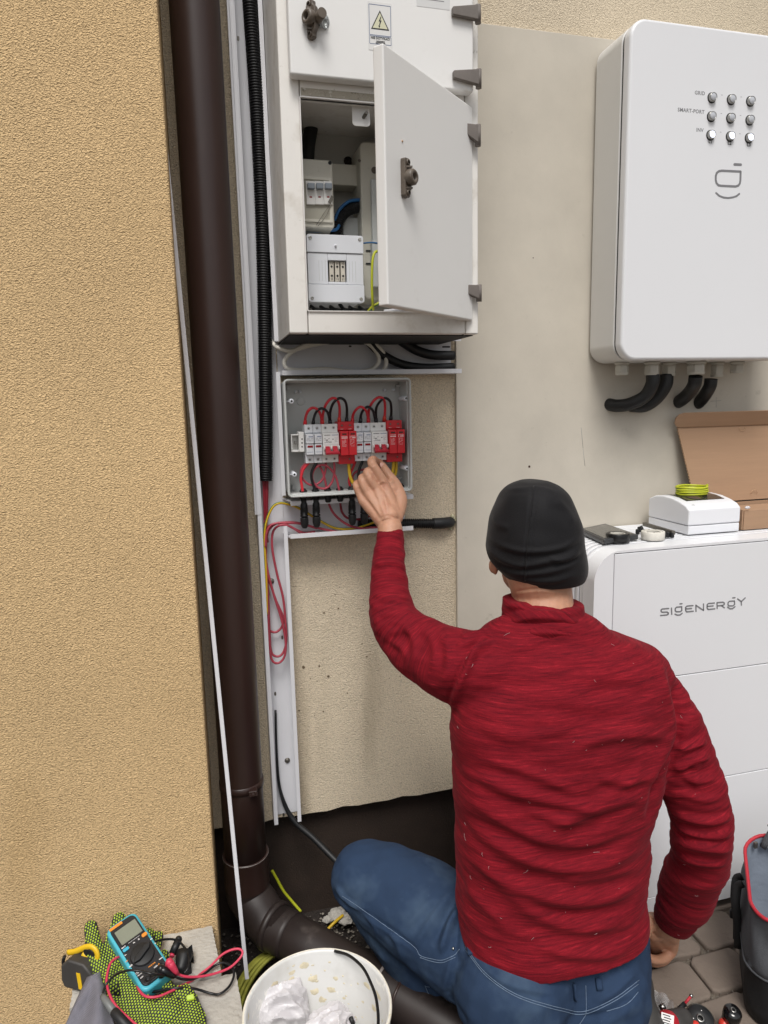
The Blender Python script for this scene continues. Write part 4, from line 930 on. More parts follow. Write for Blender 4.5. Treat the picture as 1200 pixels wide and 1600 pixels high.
# cable glands and connectors hanging under the box
for k, lb in ((0, 'leftmost black cable connector under the junction box'), (1, 'second black cable connector from the left under the junction box'), (4, 'black cable connector just left of the man\'s wrist'), (5, 'black cable connector nearest the man\'s wrist')):
    c = gx[k].copy(); c.z = jb_ - .001; t = thing('cable_connector', lb, 'connector', c - V(0, 0, .072), group='black cable connectors under the box')
    mb = MB(); mb.lathe([(0, .0), (.0082, 0), (.0082, -.006), (.0062, -.007), (.0062, -.016), (.0078, -.018), (.0078, -.030), (.0068, -.032), (.0072, -.042), (.0088, -.043), (.0088, -.046), (.0060, -.047)], c, (0, 0, 1), 16); part('socket_body', mb, M['black'], t)
    for a in range(4):
        q = MB(); ang_ = a * PI / 2 + .4; d = V(math.cos(ang_), math.sin(ang_), 0); q.box(c + d * .0070 + V(0, 0, -.034), (.004, .003, .014), Matrix.Rotation(ang_, 3, 'Z')); part('clip', q, M['black'], t, bevel=.0005)
    mb = MB(); mb.lathe([(.0062, -.047), (.0090, -.049), (.0090, -.060), (.0072, -.068), (.0045, -.072), (0, -.072)], c, (0, 0, 1), 8, smooth=False); part('nut', mb, M['black'], t, bevel=.0006)
for k in (2, 3, 6, 7):
    c = gx[k].copy(); c.z = jb_ - .001; mb = MB(); mb.lathe([(0, 0), (.0086, 0), (.0086, -.007), (.0068, -.008), (.0072, -.015), (.0050, -.018), (0, -.018)], c, (0, 0, 1), 12, smooth=False)
    single('cable_gland', 'short black cable gland under the junction box ' + {2: 'letting out the third wire from the left', 3: 'letting out the fourth wire from the left', 6: 'hidden behind the hand, on its left side', 7: 'hidden behind the wrist'}[k], 'gland', mb, M['black'], group='short glands under the box', bevel=.0005)
def Z5(x, y): return (340 + x / 6.667, 720 + y / 6.667)
def Z6(x, y): return (380 + x / 2.857, 780 + y / 2.857)
Pk, Cr = M['pink_wire'], M['crimson_wire']
wire('dark_red_wire', 'dark red wire hanging from the third gland and sweeping right in the lower trunking', [(395, 975, -.06), (410, 1040), (450, 1110), (530, 1180), (620, 1220), (740, 1236), (860, 1232), (1000, 1225)], Pk, .0027, yy=-.045)
wire('dark_red_wire', 'dark red wire hanging from the fourth gland and passing behind the wrist', [(497, 975, -.06), (503, 1040), (520, 1100), (570, 1145), (680, 1150), (800, 1105), (900, 1080)], Cr, .0027, yy=-.03)
wire('earth_wire', 'green and yellow wire coming over from the vertical trunking and crossing the lower trunking', [(515, 1600, -.035), (508, 1300, -.035), (497, 1050, -.036), (487, 850, -.038), (488, 740, -.04), (505, 640, -.042), (540, 540, -.042), (585, 470, -.042), (650, 440, -.042), (760, 460), (860, 500), (960, 560), (1060, 620), (1180, 685), (1290, 710), (1440, 700), (1600, 650), (1750, 590)], [M['yellow_wire'], M['gy_g']], .0029, f=Z5, yy=-.03)
wire('dark_red_wire', 'dark red wire lying along the floor of the lower trunking', [(1740, 700), (1560, 700), (1450, 745), (1250, 740), (1000, 690), (860, 655), (740, 648), (620, 650), (545, 680), (505, 770), (500, 900)], Pk, .0026, f=Z5, yy=-.04)
wire('dark_red_wire', 'dark red wire forming the longest loop low in the vertical trunking', [(320, 145, -.036), (270, 150, -.04), (215, 125, -.04), (165, 105, -.04), (125, 125), (105, 170), (104, 290), (135, 420), (172, 540), (190, 640), (183, 705), (155, 732), (127, 715), (117, 640), (110, 500), (104, 330), (100, 200), (108, 130), (150, 108), (240, 105), (330, 130)], Pk, .0027, f=Z6, yy=-.034)
wire('dark_red_wire', 'dark red wire forming the middle loop in the vertical trunking', [(255, 150, -.038), (205, 120, -.04), (160, 118, -.04), (132, 150), (130, 220), (150, 330), (178, 440), (190, 560), (192, 640), (175, 690), (148, 702), (125, 680), (118, 600), (112, 450), (106, 300)], Pk, .0027, f=Z6, yy=-.028)
wire('dark_red_wire', 'dark red wire forming the short upper loop in the vertical trunking', [(102, 330), (118, 370), (150, 460), (180, 530), (172, 570), (150, 592), (128, 592), (115, 578), (112, 540)], Pk, .0026, f=Z6, yy=-.02)
for k in range(4):
    wire('crimson_wire', ['left', 'second', 'third', 'right'][k] + ' crimson wire coming out of the end of the long ribbed conduit', [(470 + k * 17, 150), (478 + k * 14, 260), (485 + k * 11, 400), (488 + k * 9, 550), (492 + k * 5, 720), (505 + k * 6, 850)], Cr, .0024, f=Z5, yy=-.024 + .002 * (k % 2), group='crimson wires from the conduit end')
mb = MB(); mb.tube([W(430.5, 1110, -.012), W(432, 1170, -.014), W(436, 1225, -.016), W(447, 1262, -.02), W(463, 1286, -.03), W(488, 1308, -.05), W(515, 1335, -.08), W(545, 1365, -.12)], [.0026, .0028, .0034, .0050, .0066, .0070, .0070, .0070], 14, spl=8)
single('black_cable', 'black cable leaving the foot of the vertical trunking towards the man\'s knee', 'cable', mb, M['black'])

# ------------------------------------------------------------------ wall inverter (right)
IX0, IZ0, IZ1 = .917, W(968, 563, -.150).z, W(985, 25, -.150).z; IX1 = 1.40
iw, ih, ix, iz = IX1 - IX0, IZ1 - IZ0, (IX0 + IX1) / 2, (IZ0 + IZ1) / 2
iv = thing('wall_inverter', 'white wall mounted energy gateway box with nine round lights', 'inverter', (ix, -.02, IZ0))
mb = MB(); mb.prism(rrect(iw, ih, .038, 10, ix, iz), (0, -.020, 0), *FRONT, .100); part('rear_casing', mb, M['inv_side'], iv, bevel=.003)
mb = MB(); mb.prism(rrect(iw - .006, ih - .006, .036, 10, ix, iz), (0, -.119, 0), *FRONT, .005); part('seam', mb, M['dark'], iv)
mb = MB(); mb.prism(rrect(iw, ih, .038, 12, ix, iz), (0, -.1235, 0), *FRONT, .0275); part('front_cover', mb, M['inv'], iv, bevel=.007, segs=4)
mb = MB(); mb.bb(ix - .12, ix + .2, -.014, -.0195, iz - .2, iz + .2); part('wall_bracket', mb, M['steel_dark'], iv)
FY = -.151
for r_i, row in enumerate((((1114, 151.5), (1144, 154.5), (1174, 157)), ((1113, 181), (1143, 183.5), (1173, 186.5)), ((1112, 210), (1142.5, 212), (1172, 214.5)))):
    for px, py in row:
        c = W(px - 2, py + 1.5, FY); mb = MB(); mb.lathe([(.0092, 0), (.0092, .0065), (.0086, .0074), (.0076, .0074), (.0074, .0068)], c, (0, -1, 0), 28); b_ = part('light_ring', mb, M['steel'], iv)
        mb = MB(); mb.lathe([(.0076, .0066), (.0070, .0072), (0, .0074)], c, (0, -1, 0), 24); part('lens', mb, M['lit'] if r_i == 2 else M['glassy'], b_, label='lit white lens' if r_i == 2 else None)
        mb = MB(); mb.lathe([(.0112, .0002), (.0092, .0004)], c, (0, -1, 0), 24); part('collar', mb, M['dark'], b_)  # flat dark ring: shadow rim around each light, painted on the cover
fc = [o for o in iv.children if o.name.startswith('front_cover')][0]
def print_on(txt, px, py, size, y, parent, material, align='RIGHT', spacing=1.1, bold=.00028):
    c = W(px, py, y); me = textmesh(txt, size, frameM(c, (1, 0, 0), (0, 0, 1)), depth=.0001, align=align, spacing=spacing, bold=bold); me.transform(Matrix.Translation(-root_loc(parent))); return part('print', me, material, parent)
print_on('GRID', 1101.5, 146.5, .0105, FY, fc, M['print']); print_on('SMART-PORT', 1100.5, 175.5, .0105, FY, fc, M['print']); print_on('INV', 1099, 204, .0105, FY, fc, M['print'])
for tx, px, py in (('L1', 1110, 221.5), ('L2', 1140, 224), ('L3', 1170, 226.5)): print_on(tx, px, py, .0095, FY, fc, M['print_dark'], 'CENTER')
mb = MB()
for px, py in ((1128, 148.5), (1158, 151.5), (1127, 177.5), (1157, 180.5), (1126, 206.5), (1156, 209)): c = W(px, py, FY); mb.bb(c.x - .0018, c.x + .0018, FY - .0002, FY + .0001, c.z - .0004, c.z + .0004)
part('print', mb, M['print'], fc)
def stroke(mb, pts, w, y, d=.0003):
    """flat ribbon with round ends following points on a front plane"""
    for a, b in zip(pts[:-1], pts[1:]):
        a = Vector(a); b = Vector(b); t = (b - a); 
        if t.length < 1e-6: continue
        n_ = V(-t.z, 0, t.x).normalized() * w / 2
        mb.add([a + n_, b + n_, b - n_, a - n_, a + n_ + V(0, -d, 0), b + n_ + V(0, -d, 0), b - n_ + V(0, -d, 0), a - n_ + V(0, -d, 0)], [(4, 5, 6, 7), (0, 4, 7, 3), (1, 2, 6, 5), (0, 1, 5, 4), (3, 7, 6, 2)])
    for p in pts: mb.lathe([(w / 2, 0), (w / 2, d * .97), (0, d * .98)], p, (0, -1, 0), 10, smooth=False)
def Z7(x, y): return (1030 + x / 6.959, 100 + y / 6.957)
mb = MB(); FYs = FY
def f7(L): return [W(*Z7(x, y), FYs) for x, y in L]
stroke(mb, f7([(818, 1092), (888, 1095)]), .0056, FYs)
ro = [(885, 1170), (680, 1160), (650, 1165), (625, 1185), (615, 1215), (614, 1260), (622, 1295), (642, 1318), (670, 1324), (830, 1332), (860, 1322), (876, 1300), (882, 1265), (885, 1170)]
stroke(mb, f7(ro), .0050, FYs)
stroke(mb, f7([(618, 1402), (655, 1435), (700, 1452), (750, 1457), (800, 1450), (840, 1437), (870, 1412)]), .0042, FYs)
part('logo', mb, M['print'], fc)
# cable glands and outlets under the inverter
for i, (px, wg, dy, hh_) in enumerate(((972, .0135, -.085, .022), (1019, .0150, -.095, .023), (1046, .0145, -.062, .024), (1088, .0185, -.095, .023), (1121, .0135, -.062, .027), (1152, .0140, -.075, .021))):
    c = W(px, 566, dy); c.z = IZ0 - .0005
    mb = MB(); wg *= 1.15; hh_ *= 1.35; mb.lathe([(0, 0), (wg * 1.05, 0), (wg * 1.05, -.006), (wg * .86, -.006), (wg * .86, -.009)], c, (0, 0, 1), 20); g_ = part('cable_gland', mb, M['gland'], iv)
    mb = MB(); mb.lathe([(wg * .86, -.009), (wg * 1.02, -.0092), (wg * 1.0, -hh_ + .006)], c, (0, 0, 1), 6, smooth=False); mb.lathe([(wg * 1.0, -hh_ + .006), (wg * .9, -hh_), (wg * .5, -hh_), (wg * .5, -hh_ + .004)], c, (0, 0, 1), 16); part('gland_nut', mb, M['gland'], g_, bevel=.0006)
for i, (pts, r) in enumerate(((((1020, 585, -.095), (1019, 600, -.094), (1008, 619, -.080), (985, 631, -.055), (965, 634, -.030), (952, 632, -.010), (948, 631, .004)), .0155),
                 (((1042, 585, -.062), (1040, 602, -.062), (1026, 622, -.050), (1008, 634, -.035), (990, 634, -.018), (980, 633, .004)), .0155),
                 (((1087, 588, -.095), (1085, 600, -.088), (1078, 612, -.060), (1066, 624, -.030), (1056, 630, .004)), .0160),
                 (((1111, 592, -.062), (1109, 604, -.058), (1101, 618, -.035), (1093, 628, -.015), (1086, 632, .004)), .0155))):
    mb = MB(); mb.tube([W(*p) for p in pts], r, 18, spl=7)
    single('black_cable', ['leftmost thick black hose under the inverter, bending left into the board', 'second thick black hose under the inverter, partly behind the leftmost one', 'third thick black hose under the inverter, short and bent down left', 'rightmost thick black hose under the inverter'][i], 'cable', mb, M['black'], group='black hoses under the inverter')
    e = W(*pts[-2]); mb = MB(); mb.lathe([(r + .0005, 0), (r + .0018, .0012), (r + .0012, .003), (r, .003)], V(W(pts[-1][0], pts[-1][1], -.0125).x + .001, -.0125, W(pts[-1][0], pts[-1][1], -.0125).z), (0, -1, 0), 18)

# ------------------------------------------------------------------ battery stack
BYF = -.28; BXL, BXR, BZT, BZB = .785, 1.552, W(1050, 853, BYF).z, .028
bt = thing('battery_stack', 'white stacked home battery unit with rounded corners, SIGENERGY lettering on its front', 'battery', ((BXL + BXR) / 2, -.15, 0))
PXL = W(960.5, 866, BYF).x; PXR = BXR - (PXL - BXL); s1z = W(1068, 1055, BYF).z; s2z = W(1120, 1216, BYF).z; s3z = W(1125, 1378, BYF).z; PZT = W(961, 866, BYF).z
bx, bz_, bw, bh = (BXL + BXR) / 2, (BZT + BZB) / 2, BXR - BXL, BZT - BZB
print('BATT', BZT, PZT, s1z, s2z, s3z)
outer = rrect(bw, bh, (.066, .066, .012, .012), 12, bx, bz_)
inner = rrect(PXR - PXL + .003, PZT - BZB + .0015, (.001, .001, .001, .001), 12, (PXL + PXR) / 2, (PZT + BZB) / 2 + .001)
mb = MB(); mb.frame(outer, inner, (0, BYF + .045, 0), *FRONT, .045); part('frame', mb, M['batt_side'], bt, bevel=.004, segs=3)
mb = MB(); mb.prism(rrect(bw - .044, bh - .044, .050, 10, bx, bz_), (0, -.03, 0), *FRONT, .205); part('core', mb, mat('core_grey', '#3a3b3e', .6), bt)
zz = [(s1z + .0012, PZT - .0005), (s2z + .0012, s1z - .0008), (s3z + .001, s2z - .0008), (BZB, s3z - .0008)]
for k, (a, b) in enumerate(zz):
    mb = MB(); mb.bb(PXL + .0005, PXR - .0005, BYF - (.0 if k else .0), BYF + .06, a, b)
    pn = part('front_panel', mb, M['batt'], bt, bevel=.0012)
    if k == 0: top_panel = pn
# ribbed vents behind the front frame, following its rounded outline
rib = None
for k in range(12):
    y = BYF + .050 + k * .0182
    if rib is None:
        mb = MB(); mb.frame(rrect(bw - .004, bh - .002, (.064, .064, .01, .01), 10, bx, bz_ - .001), rrect(bw - .024, bh - .024, (.054, .054, .004, .004), 10, bx, bz_), (0, y + .0105, 0), *FRONT, .0105)
        rib = part('vent_rib', mb, M['batt_side'], bt, bevel=.0012)
    else:
        o = rib.copy(); col.objects.link(o); o.location = (0, y - (BYF + .050), 0)
mb = MB(); mb.bb(BXL + .05, BXR - .05, BYF + .05, -.05, 0, BZB + .012); part('foot', mb, M['dark'], bt)
# lettering, drawn with strokes
FYs = BYF - .0002
def Z4(x, y): return (880 + x / 3.75, 620 + y / 3.75)
mb = MB(); sw_ = .0032
def SL(L): stroke(mb, [W(*Z4(x, y), FYs) for x, y in L], sw_, FYs, .0003)
SL([(618, 1240), (580, 1243), (573, 1249), (574, 1258), (580, 1262), (608, 1261), (616, 1266), (615, 1274), (607, 1278), (571, 1281)])
SL([(634, 1238), (636, 1274)])
SL([(694, 1230), (665, 1232), (657, 1240), (656, 1252), (662, 1259), (685, 1259), (695, 1252), (694, 1230)]); SL([(684, 1213), (696, 1212)]); SL([(655, 1273), (668, 1279), (684, 1278), (697, 1268)])
SL([(760, 1223), (725, 1226), (717, 1234), (717, 1252), (724, 1260), (762, 1256)]); SL([(717, 1243), (752, 1240)])
SL([(778, 1257), (777, 1221), (815, 1247), (822, 1251), (822, 1214)])
SL([(886, 1208), (851, 1211), (843, 1219), (843, 1238), (850, 1246), (888, 1242)]); SL([(843, 1228), (878, 1225)])
SL([(902, 1240), (901, 1206), (935, 1203), (944, 1208), (943, 1217), (935, 1222), (903, 1225)]); SL([(928, 1224), (944, 1236)])
SL([(1003, 1196), (974, 1198), (966, 1206), (965, 1218), (971, 1225), (994, 1225), (1004, 1217), (1003, 1196)]); SL([(993, 1178), (1006, 1177)]); SL([(963, 1232), (978, 1242), (992, 1241), (1006, 1230)])
SL([(1022, 1184), (1043, 1200), (1066, 1178)]); SL([(1043, 1200), (1044, 1220)])
part('lettering', mb, M['print'], top_panel)
# ------------------------------------------------------------------ the man
def ball(mb, c, r, sx=1, sy=1, sz=1, M_=None, n=16):
    vs = []; fs = []; h = n // 2
    for i in range(h + 1):
        t = PI * i / h
        for k in range(n):
            a = 2 * PI * k / n; v = Vector((r * sx * math.sin(t) * math.cos(a), r * sy * math.sin(t) * math.sin(a), r * sz * math.cos(t)))
            if M_ is not None: v = M_ @ v
            vs.append(Vector(c) + v)
    for i in range(h):
        for k in range(n): fs.append((i * n + k, (i + 1) * n + k, (i + 1) * n + (k + 1) % n, i * n + (k + 1) % n))
    mb.add(vs, fs, True)
def limb(mb, P, n=20, spl=6, flat=1.0, ends=True):
    """closed rounded limb through (point, radius) pairs"""
    pts = [Vector(p) for p, r in P]; rr = [r for p, r in P]
    mb.tube(pts, rr, n, spl=spl, flat=flat)
    if ends:
        ball(mb, pts[0], rr[0] * .985); ball(mb, pts[-1], rr[-1] * .985)
def loft(mb, rings, n=48, e=2.3):
    """stack of superellipse rings (centre, half width, half depth, side axis, depth axis)"""
    vs = []; fs = []
    for c, a, b, U, D in rings:
        for k in range(n):
            t = 2 * PI * k / n; ct, st = math.cos(t), math.sin(t)
            vs.append(c + U * (a * math.copysign(abs(ct) ** (2 / e), ct)) + D * (b * math.copysign(abs(st) ** (2 / e), st)))
    R_ = len(rings)
    for i in range(R_ - 1):
        for k in range(n): fs.append((i * n + k, i * n + (k + 1) % n, (i + 1) * n + (k + 1) % n, (i + 1) * n + k))
    fs.append(tuple(reversed(range(n)))); fs.append(tuple((R_ - 1) * n + k for k in range(n)))
    mb.add(vs, fs, True)
def densify(rings, k=5):
    out = []
    for i in range(len(rings) - 1):
        g = lambda j: rings[max(0, min(len(rings) - 1, j))]
        for j in range(k):
            t = j / k; q = []
            for ch in range(3):
                p0, p1, p2, p3 = g(i - 1)[ch], g(i)[ch], g(i + 1)[ch], g(i + 2)[ch]
                q.append(.5 * ((2 * p1) + (p2 - p0) * t + (2 * p0 - 5 * p1 + 4 * p2 - p3) * t * t + (3 * p1 - p0 - 3 * p2 + p3) * t ** 3))
            out.append((q[0], q[1], q[2], rings[i][3], rings[i][4]))
    return out + [rings[-1]]
def fuse(mb, voxel, smooth=6, fac=.5):
    me = mb.mesh('tmp'); o = bpy.data.objects.new('tmp', me); col.objects.link(o)
    r = o.modifiers.new('r', 'REMESH'); r.mode = 'VOXEL'; r.voxel_size = voxel; r.adaptivity = 0
    if smooth: s = o.modifiers.new('s', 'SMOOTH'); s.factor = fac; s.iterations = smooth
    dg = bpy.context.evaluated_depsgraph_get(); dg.update()
    out = bpy.data.meshes.new_from_object(o.evaluated_get(dg))
    bpy.data.objects.remove(o)
    out.polygons.foreach_set('use_smooth', [True] * len(out.polygons)); return out
def getco(me): a = np.empty(len(me.vertices) * 3); me.vertices.foreach_get('co', a); return a.reshape(-1, 3)
def getno(me): a = np.empty(len(me.vertices) * 3); me.vertices.foreach_get('normal', a); return a.reshape(-1, 3)
def setco(me, a): me.vertices.foreach_set('co', a.ravel()); me.update()
Cn, Rn, Un, Wn = [np.array(v) for v in (CAM, CR, CU, CW)]
def project(P):
    q = P - Cn; z = q @ Wn; return np.stack([600 + FPX * (q @ Rn) / z, 800 - FPX * (q @ Un) / z], 1)
def polydist(Q, L):
    best = np.full(len(Q), 1e9); tt = np.zeros(len(Q)); L = np.array(L, float); seg = np.linalg.norm(L[1:] - L[:-1], axis=1); tot = seg.sum(); acc = 0
    sgn = np.zeros(len(Q))
    for a, b, s in zip(L[:-1], L[1:], seg):
        d = (b - a) / s; v = Q - a; t = np.clip(v @ d, 0, s); w = v - t[:, None] * d; dist = np.linalg.norm(w, axis=1)
        m = dist < best; best[m] = dist[m]; tt[m] = (acc + t[m]) / tot; sgn[m] = (w @ np.array([-d[1], d[0]]))[m]; acc += s
    return best, tt, sgn
def smoothcurve(L, k=6):
    p, _ = spline([Vector((x, y, 0)) for x, y in L], [1] * len(L), k); return [(q.x, q.y) for q in p]
def add_folds(me, folds, scale=.0017):
    """cloth creases: raised rolls and sunk valleys along curves on the side that faces the yard"""
    P = getco(me); Nn = getno(me); Q = project(P); v = Cn - P; v /= np.linalg.norm(v, axis=1)[:, None]
    face = np.clip((Nn * v).sum(1) * 1.8, 0, 1); D = np.zeros(len(P))
    for L, w, amp in folds:
        L = smoothcurve(L); x0, y0 = np.min(L, 0) - 4 * w; x1, y1 = np.max(L, 0) + 4 * w
        m = (Q[:, 0] > x0) & (Q[:, 0] < x1) & (Q[:, 1] > y0) & (Q[:, 1] < y1)
        if not m.any(): continue
        d, t, s = polydist(Q[m], L); tap = np.clip(np.minimum(t, 1 - t) * 5, 0, 1) ** .7
        D[m] += amp * tap * (np.exp(-(d / w) ** 2) - .45 * np.exp(-((s - 1.9 * w) / (1.3 * w)) ** 2) * (d < 4 * w))
    setco(me, P + Nn * (D * face * scale)[:, None])
def noise3(P, seed, f):
    """cheap smooth noise: sum of random plane waves"""
    r = np.random.RandomState(seed); out = np.zeros(len(P)); f = np.array(f, float)
    for k in range(10):
        d = r.randn(3); d /= np.linalg.norm(d); out += np.sin((P * f) @ d * 2 * PI * r.uniform(.6, 1.5) + r.uniform(0, 6.28))
    return out / 3.2

XU, YD = Vector((1, 0, 0)), Vector((0, 1, 0))
BX = Vector((.985, -.17, 0)).normalized(); BD = Vector((.17, .985, 0)).normalized()      # the man's shoulders are turned a little
def tring(row, xl, xr, yc, b, k=1.0, dx=0):
    a, c = W(xl, row, yc), W(xr, row, yc); mid = (a + c) / 2 + Vector((dx, 0, 0)); return (mid, (c - a).length / 2 * k * .955, b * k * .93, XU, YD)
T_ROWS = [(978, 800, 905, -.475, .058), (992, 768, 935, -.478, .072), (1008, 742, 985, -.485, .086), (1035, 724, 1032, -.492, .100), (1075, 708, 1046, -.50, .112), (1120, 703, 1046, -.505, .120),
          (1200, 708, 1030, -.51, .124), (1300, 714, 1006, -.512, .120), (1380, 716, 998, -.515, .122), (1430, 718, 996, -.52, .130), (1448, 720, 995, -.522, .132)]
def px_r(p, rp): return rp * (Vector(p) - CAM).dot(CW) / FPX
def LP(L): return [(W(x, y, yy), px_r(W(x, y, yy), r)) for x, y, yy, r in L]
ARM_L = LP([(812, 1052, -.49, 52), (760, 1052, -.485, 62), (712, 1040, -.455, 60), (662, 1015, -.40, 50), (626, 984, -.352, 43), (612, 955, -.325, 37), (608, 915, -.285, 31), (608, 872, -.245, 26), (610, 836, -.212, 21.5)])
ARM_R = LP([(960, 1080, -.50, 60), (1010, 1092, -.51, 56), (1050, 1150, -.53, 52), (1080, 1225, -.555, 49), (1096, 1290, -.565, 46), (1090, 1345, -.54, 44), (1072, 1395, -.50, 42), (1055, 1432, -.465, 33)])
man = thing('person', 'man in red fleece, blue jeans and black beanie crouching at the junction box, back turned', 'person', W(860, 1600, -.5) * 1.0)
man.location.z = 0
# ---- clothes: fleece
mb = MB()
loft(mb, densify([tring(*r) for r in T_ROWS]), 56, 2.35)
limb(mb, ARM_L, 24, 8); limb(mb, ARM_R, 24, 8)
limb(mb, LP([(845, 985, -.475, 56), (900, 1020, -.485, 62), (960, 1065, -.495, 60)]), 20, 5)
limb(mb, LP([(845, 985, -.475, 52), (800, 1025, -.48, 62), (760, 1060, -.485, 62)]), 20, 5)
ball(mb, W(795, 1130, -.505), .098); ball(mb, W(950, 1130, -.505), .098)
fleece = fuse(mb, .0042, 14)
# cut the sleeve ends flat at the cuffs
def flatten_end(me, c, d, keep=.012):
    P = getco(me); v = P - np.array(c); s = v @ np.array(d); m = (s > 0) & (np.linalg.norm(v, axis=1) < .09); P[m] -= np.outer(s[m] * .92, np.array(d)); setco(me, P)
flatten_end(fleece, W(610, 834, -.210), (W(610, 834, -.212) - W(608, 872, -.245)).normalized())
flatten_end(fleece, W(1053, 1438, -.460), (W(1053, 1438, -.46) - W(1078, 1385, -.51)).normalized())
# broad form: shoulder blades, spine hollow, slack over the waist
P = getco(fleece); Nn = getno(fleece)
D = .0018 * noise3(P, 3, (7, 7, 14)) + .0009 * noise3(P, 4, (14, 14, 40))
setco(fleece, P + Nn * D[:, None])
def Z8(L): return [(560 + x / 1.875, 900 + y / 1.876) for x, y in L]
F = []
def fo(L, w, a): F.append((Z8(L), w, a))
# waist and back
fo([(300, 560), (380, 600), (480, 640), (600, 665), (720, 690)], 9, 3.5); fo([(310, 650), (420, 715), (540, 770), (660, 780), (800, 735)], 10, 4.5)
fo([(320, 720), (430, 800), (560, 850), (700, 850), (835, 800)], 11, 5); fo([(330, 830), (450, 905), (590, 950), (720, 945), (830, 900)], 11, 5)
fo([(400, 900), (520, 990), (650, 1030), (790, 1010)], 11, 4); fo([(560, 740), (660, 690), (760, 660), (850, 640)], 11, 4.5); fo([(600, 900), (720, 880), (830, 850)], 8, 3)
fo([(330, 530), (450, 560), (560, 600), (650, 640)], 8, 2.5); fo([(640, 500), (740, 470), (850, 465), (920, 480)], 9, 3); fo([(700, 590), (780, 600), (880, 580)], 9, 3.5)
fo([(480, 680), (600, 720), (700, 720)], 7, 2.2); fo([(300, 900), (360, 960), (440, 1030)], 8, 2.5); fo([(520, 1080), (620, 1110), (740, 1110), (810, 1070)], 8, 2.5); fo([(660, 300), (760, 290), (860, 310)], 12, 2)
fo([(430, 360), (560, 350), (680, 380), (800, 370)], 12, 1.6); fo([(350, 450), (500, 470), (620, 450)], 10, 1.6)
fo([(830, 560), (770, 620), (690, 660)], 7, 2.5); fo([(820, 690), (760, 720), (700, 740)], 6, 2.2); fo([(300, 760), (350, 800), (400, 850)], 7, 2)
# valley between arm and back on the right, seam of the right sleeve
fo([(905, 250), (925, 330), (940, 400), (942, 470), (915, 540), (880, 600), (866, 650)], 6, -6); fo([(880, 600), (862, 660), (850, 720)], 7, -4); fo([(960, 300), (985, 380), (1000, 450)], 9, 2)
# left sleeve head seam and its bunches
fo([(252, 405), (270, 340), (300, 270), (330, 210), (375, 165)], 3.5, -3); fo([(272, 400), (292, 335), (320, 270), (352, 215), (400, 180)], 6, 2.5)
fo([(300, 185), (340, 170), (385, 160)], 5, 4.5); fo([(285, 215), (330, 190), (370, 178)], 4, 3); fo([(320, 250), (350, 215), (395, 195)], 5, 3.5); fo([(180, 150), (210, 180), (225, 220), (215, 270)], 6, 2.2)
fo([(240, 170), (262, 210), (262, 270), (240, 330)], 7, 2.5); fo([(140, 150), (160, 185), (165, 230), (150, 270)], 6, 2.2); fo([(100, 190), (130, 215), (140, 250)], 5, 2)
# right sleeve: gathers above the elbow and along the forearm
fo([(1018, 480), (980, 500), (945, 505), (925, 500)], 5, 4.5); fo([(1030, 530), (990, 535), (950, 560), (920, 560)], 5, 4.5); fo([(1045, 590), (1000, 600), (950, 590)], 6, 3.5)
fo([(1060, 650), (1010, 655), (950, 640), (900, 650)], 5, 3); fo([(1095, 700), (1040, 720), (980, 715), (930, 700)], 5, 4); fo([(1100, 745), (1050, 765), (990, 760), (935, 740)], 5, 4); fo([(1098, 800), (1050, 800), (980, 790), (925, 775)], 6, 4.5)
fo([(1090, 840), (1030, 845), (960, 830), (920, 815)], 4, 4); fo([(1060, 900), (1000, 910), (920, 890)], 7, 2); fo([(1005, 400), (970, 420), (940, 440)], 6, 2.5); fo([(1020, 500), (990, 560), (985, 620)], 6, 2)
add_folds(fleece, F, .0019)
F = []
def Z9(L): return [(530 + x / 5.33, 700 + y / 5.333) for x, y in L]
for L, w, a in (([(300, 740), (400, 730), (520, 760)], 3, 1.2), ([(290, 860), (400, 850), (540, 870)], 4, 1.6), ([(280, 960), (350, 965), (450, 955), (560, 1010)], 4, 2.6), ([(270, 1060), (400, 1040), (575, 1080)], 4, 1.8), ([(265, 1150), (420, 1140), (590, 1200)], 4, 1.8),
                ([(258, 1230), (400, 1230), (590, 1260)], 4, 2.2), ([(260, 1320), (360, 1270), (480, 1280), (600, 1340)], 5, 3.2), ([(270, 1400), (340, 1340), (440, 1330), (560, 1370), (640, 1420)], 5, 3.6), ([(280, 1480), (350, 1400), (470, 1390), (600, 1440)], 5, 3.6),
                ([(300, 1560), (370, 1470), (480, 1450), (600, 1500)], 5, 3.2), ([(360, 1620), (420, 1540), (520, 1510), (640, 1540)], 6, 3)): F.append((Z9(L), w, a))
add_folds(fleece, F)
# thread direction for the knit: along the sleeve in the sleeves, upwards in the body
P = getco(fleece); co = P.copy()
def armcoord(P, A, r_k, i0):
    pts, rr = spline([p for p, r in A], [r for p, r in A], 6); pts = np.array([tuple(p) for p in pts]); rr = np.array(rr)
    L = np.concatenate([[0], np.cumsum(np.linalg.norm(pts[1:] - pts[:-1], axis=1))])
    d2 = ((P[:, None, :] - pts[None]) ** 2).sum(2); j = d2.argmin(1); d = np.sqrt(d2[np.arange(len(P)), j])
    tan = np.gradient(pts, axis=0); tan /= np.linalg.norm(tan, axis=1)[:, None]
    s = L[j] + ((P - pts[j]) * tan[j]).sum(1); return s, (d < rr[j] * r_k) & (j > i0)
for A, i0 in ((ARM_L, 13), (ARM_R, 10)):
    s, m = armcoord(P, A, 1.35, i0); co[m, 2] = s[m] + 5; co[m, 0] = P[m, 0] * .9; co[m, 1] = P[m, 1] * .9
at_ = fleece.attributes.new('thread', 'FLOAT_VECTOR', 'POINT'); at_.data.foreach_set('vector', co.ravel())
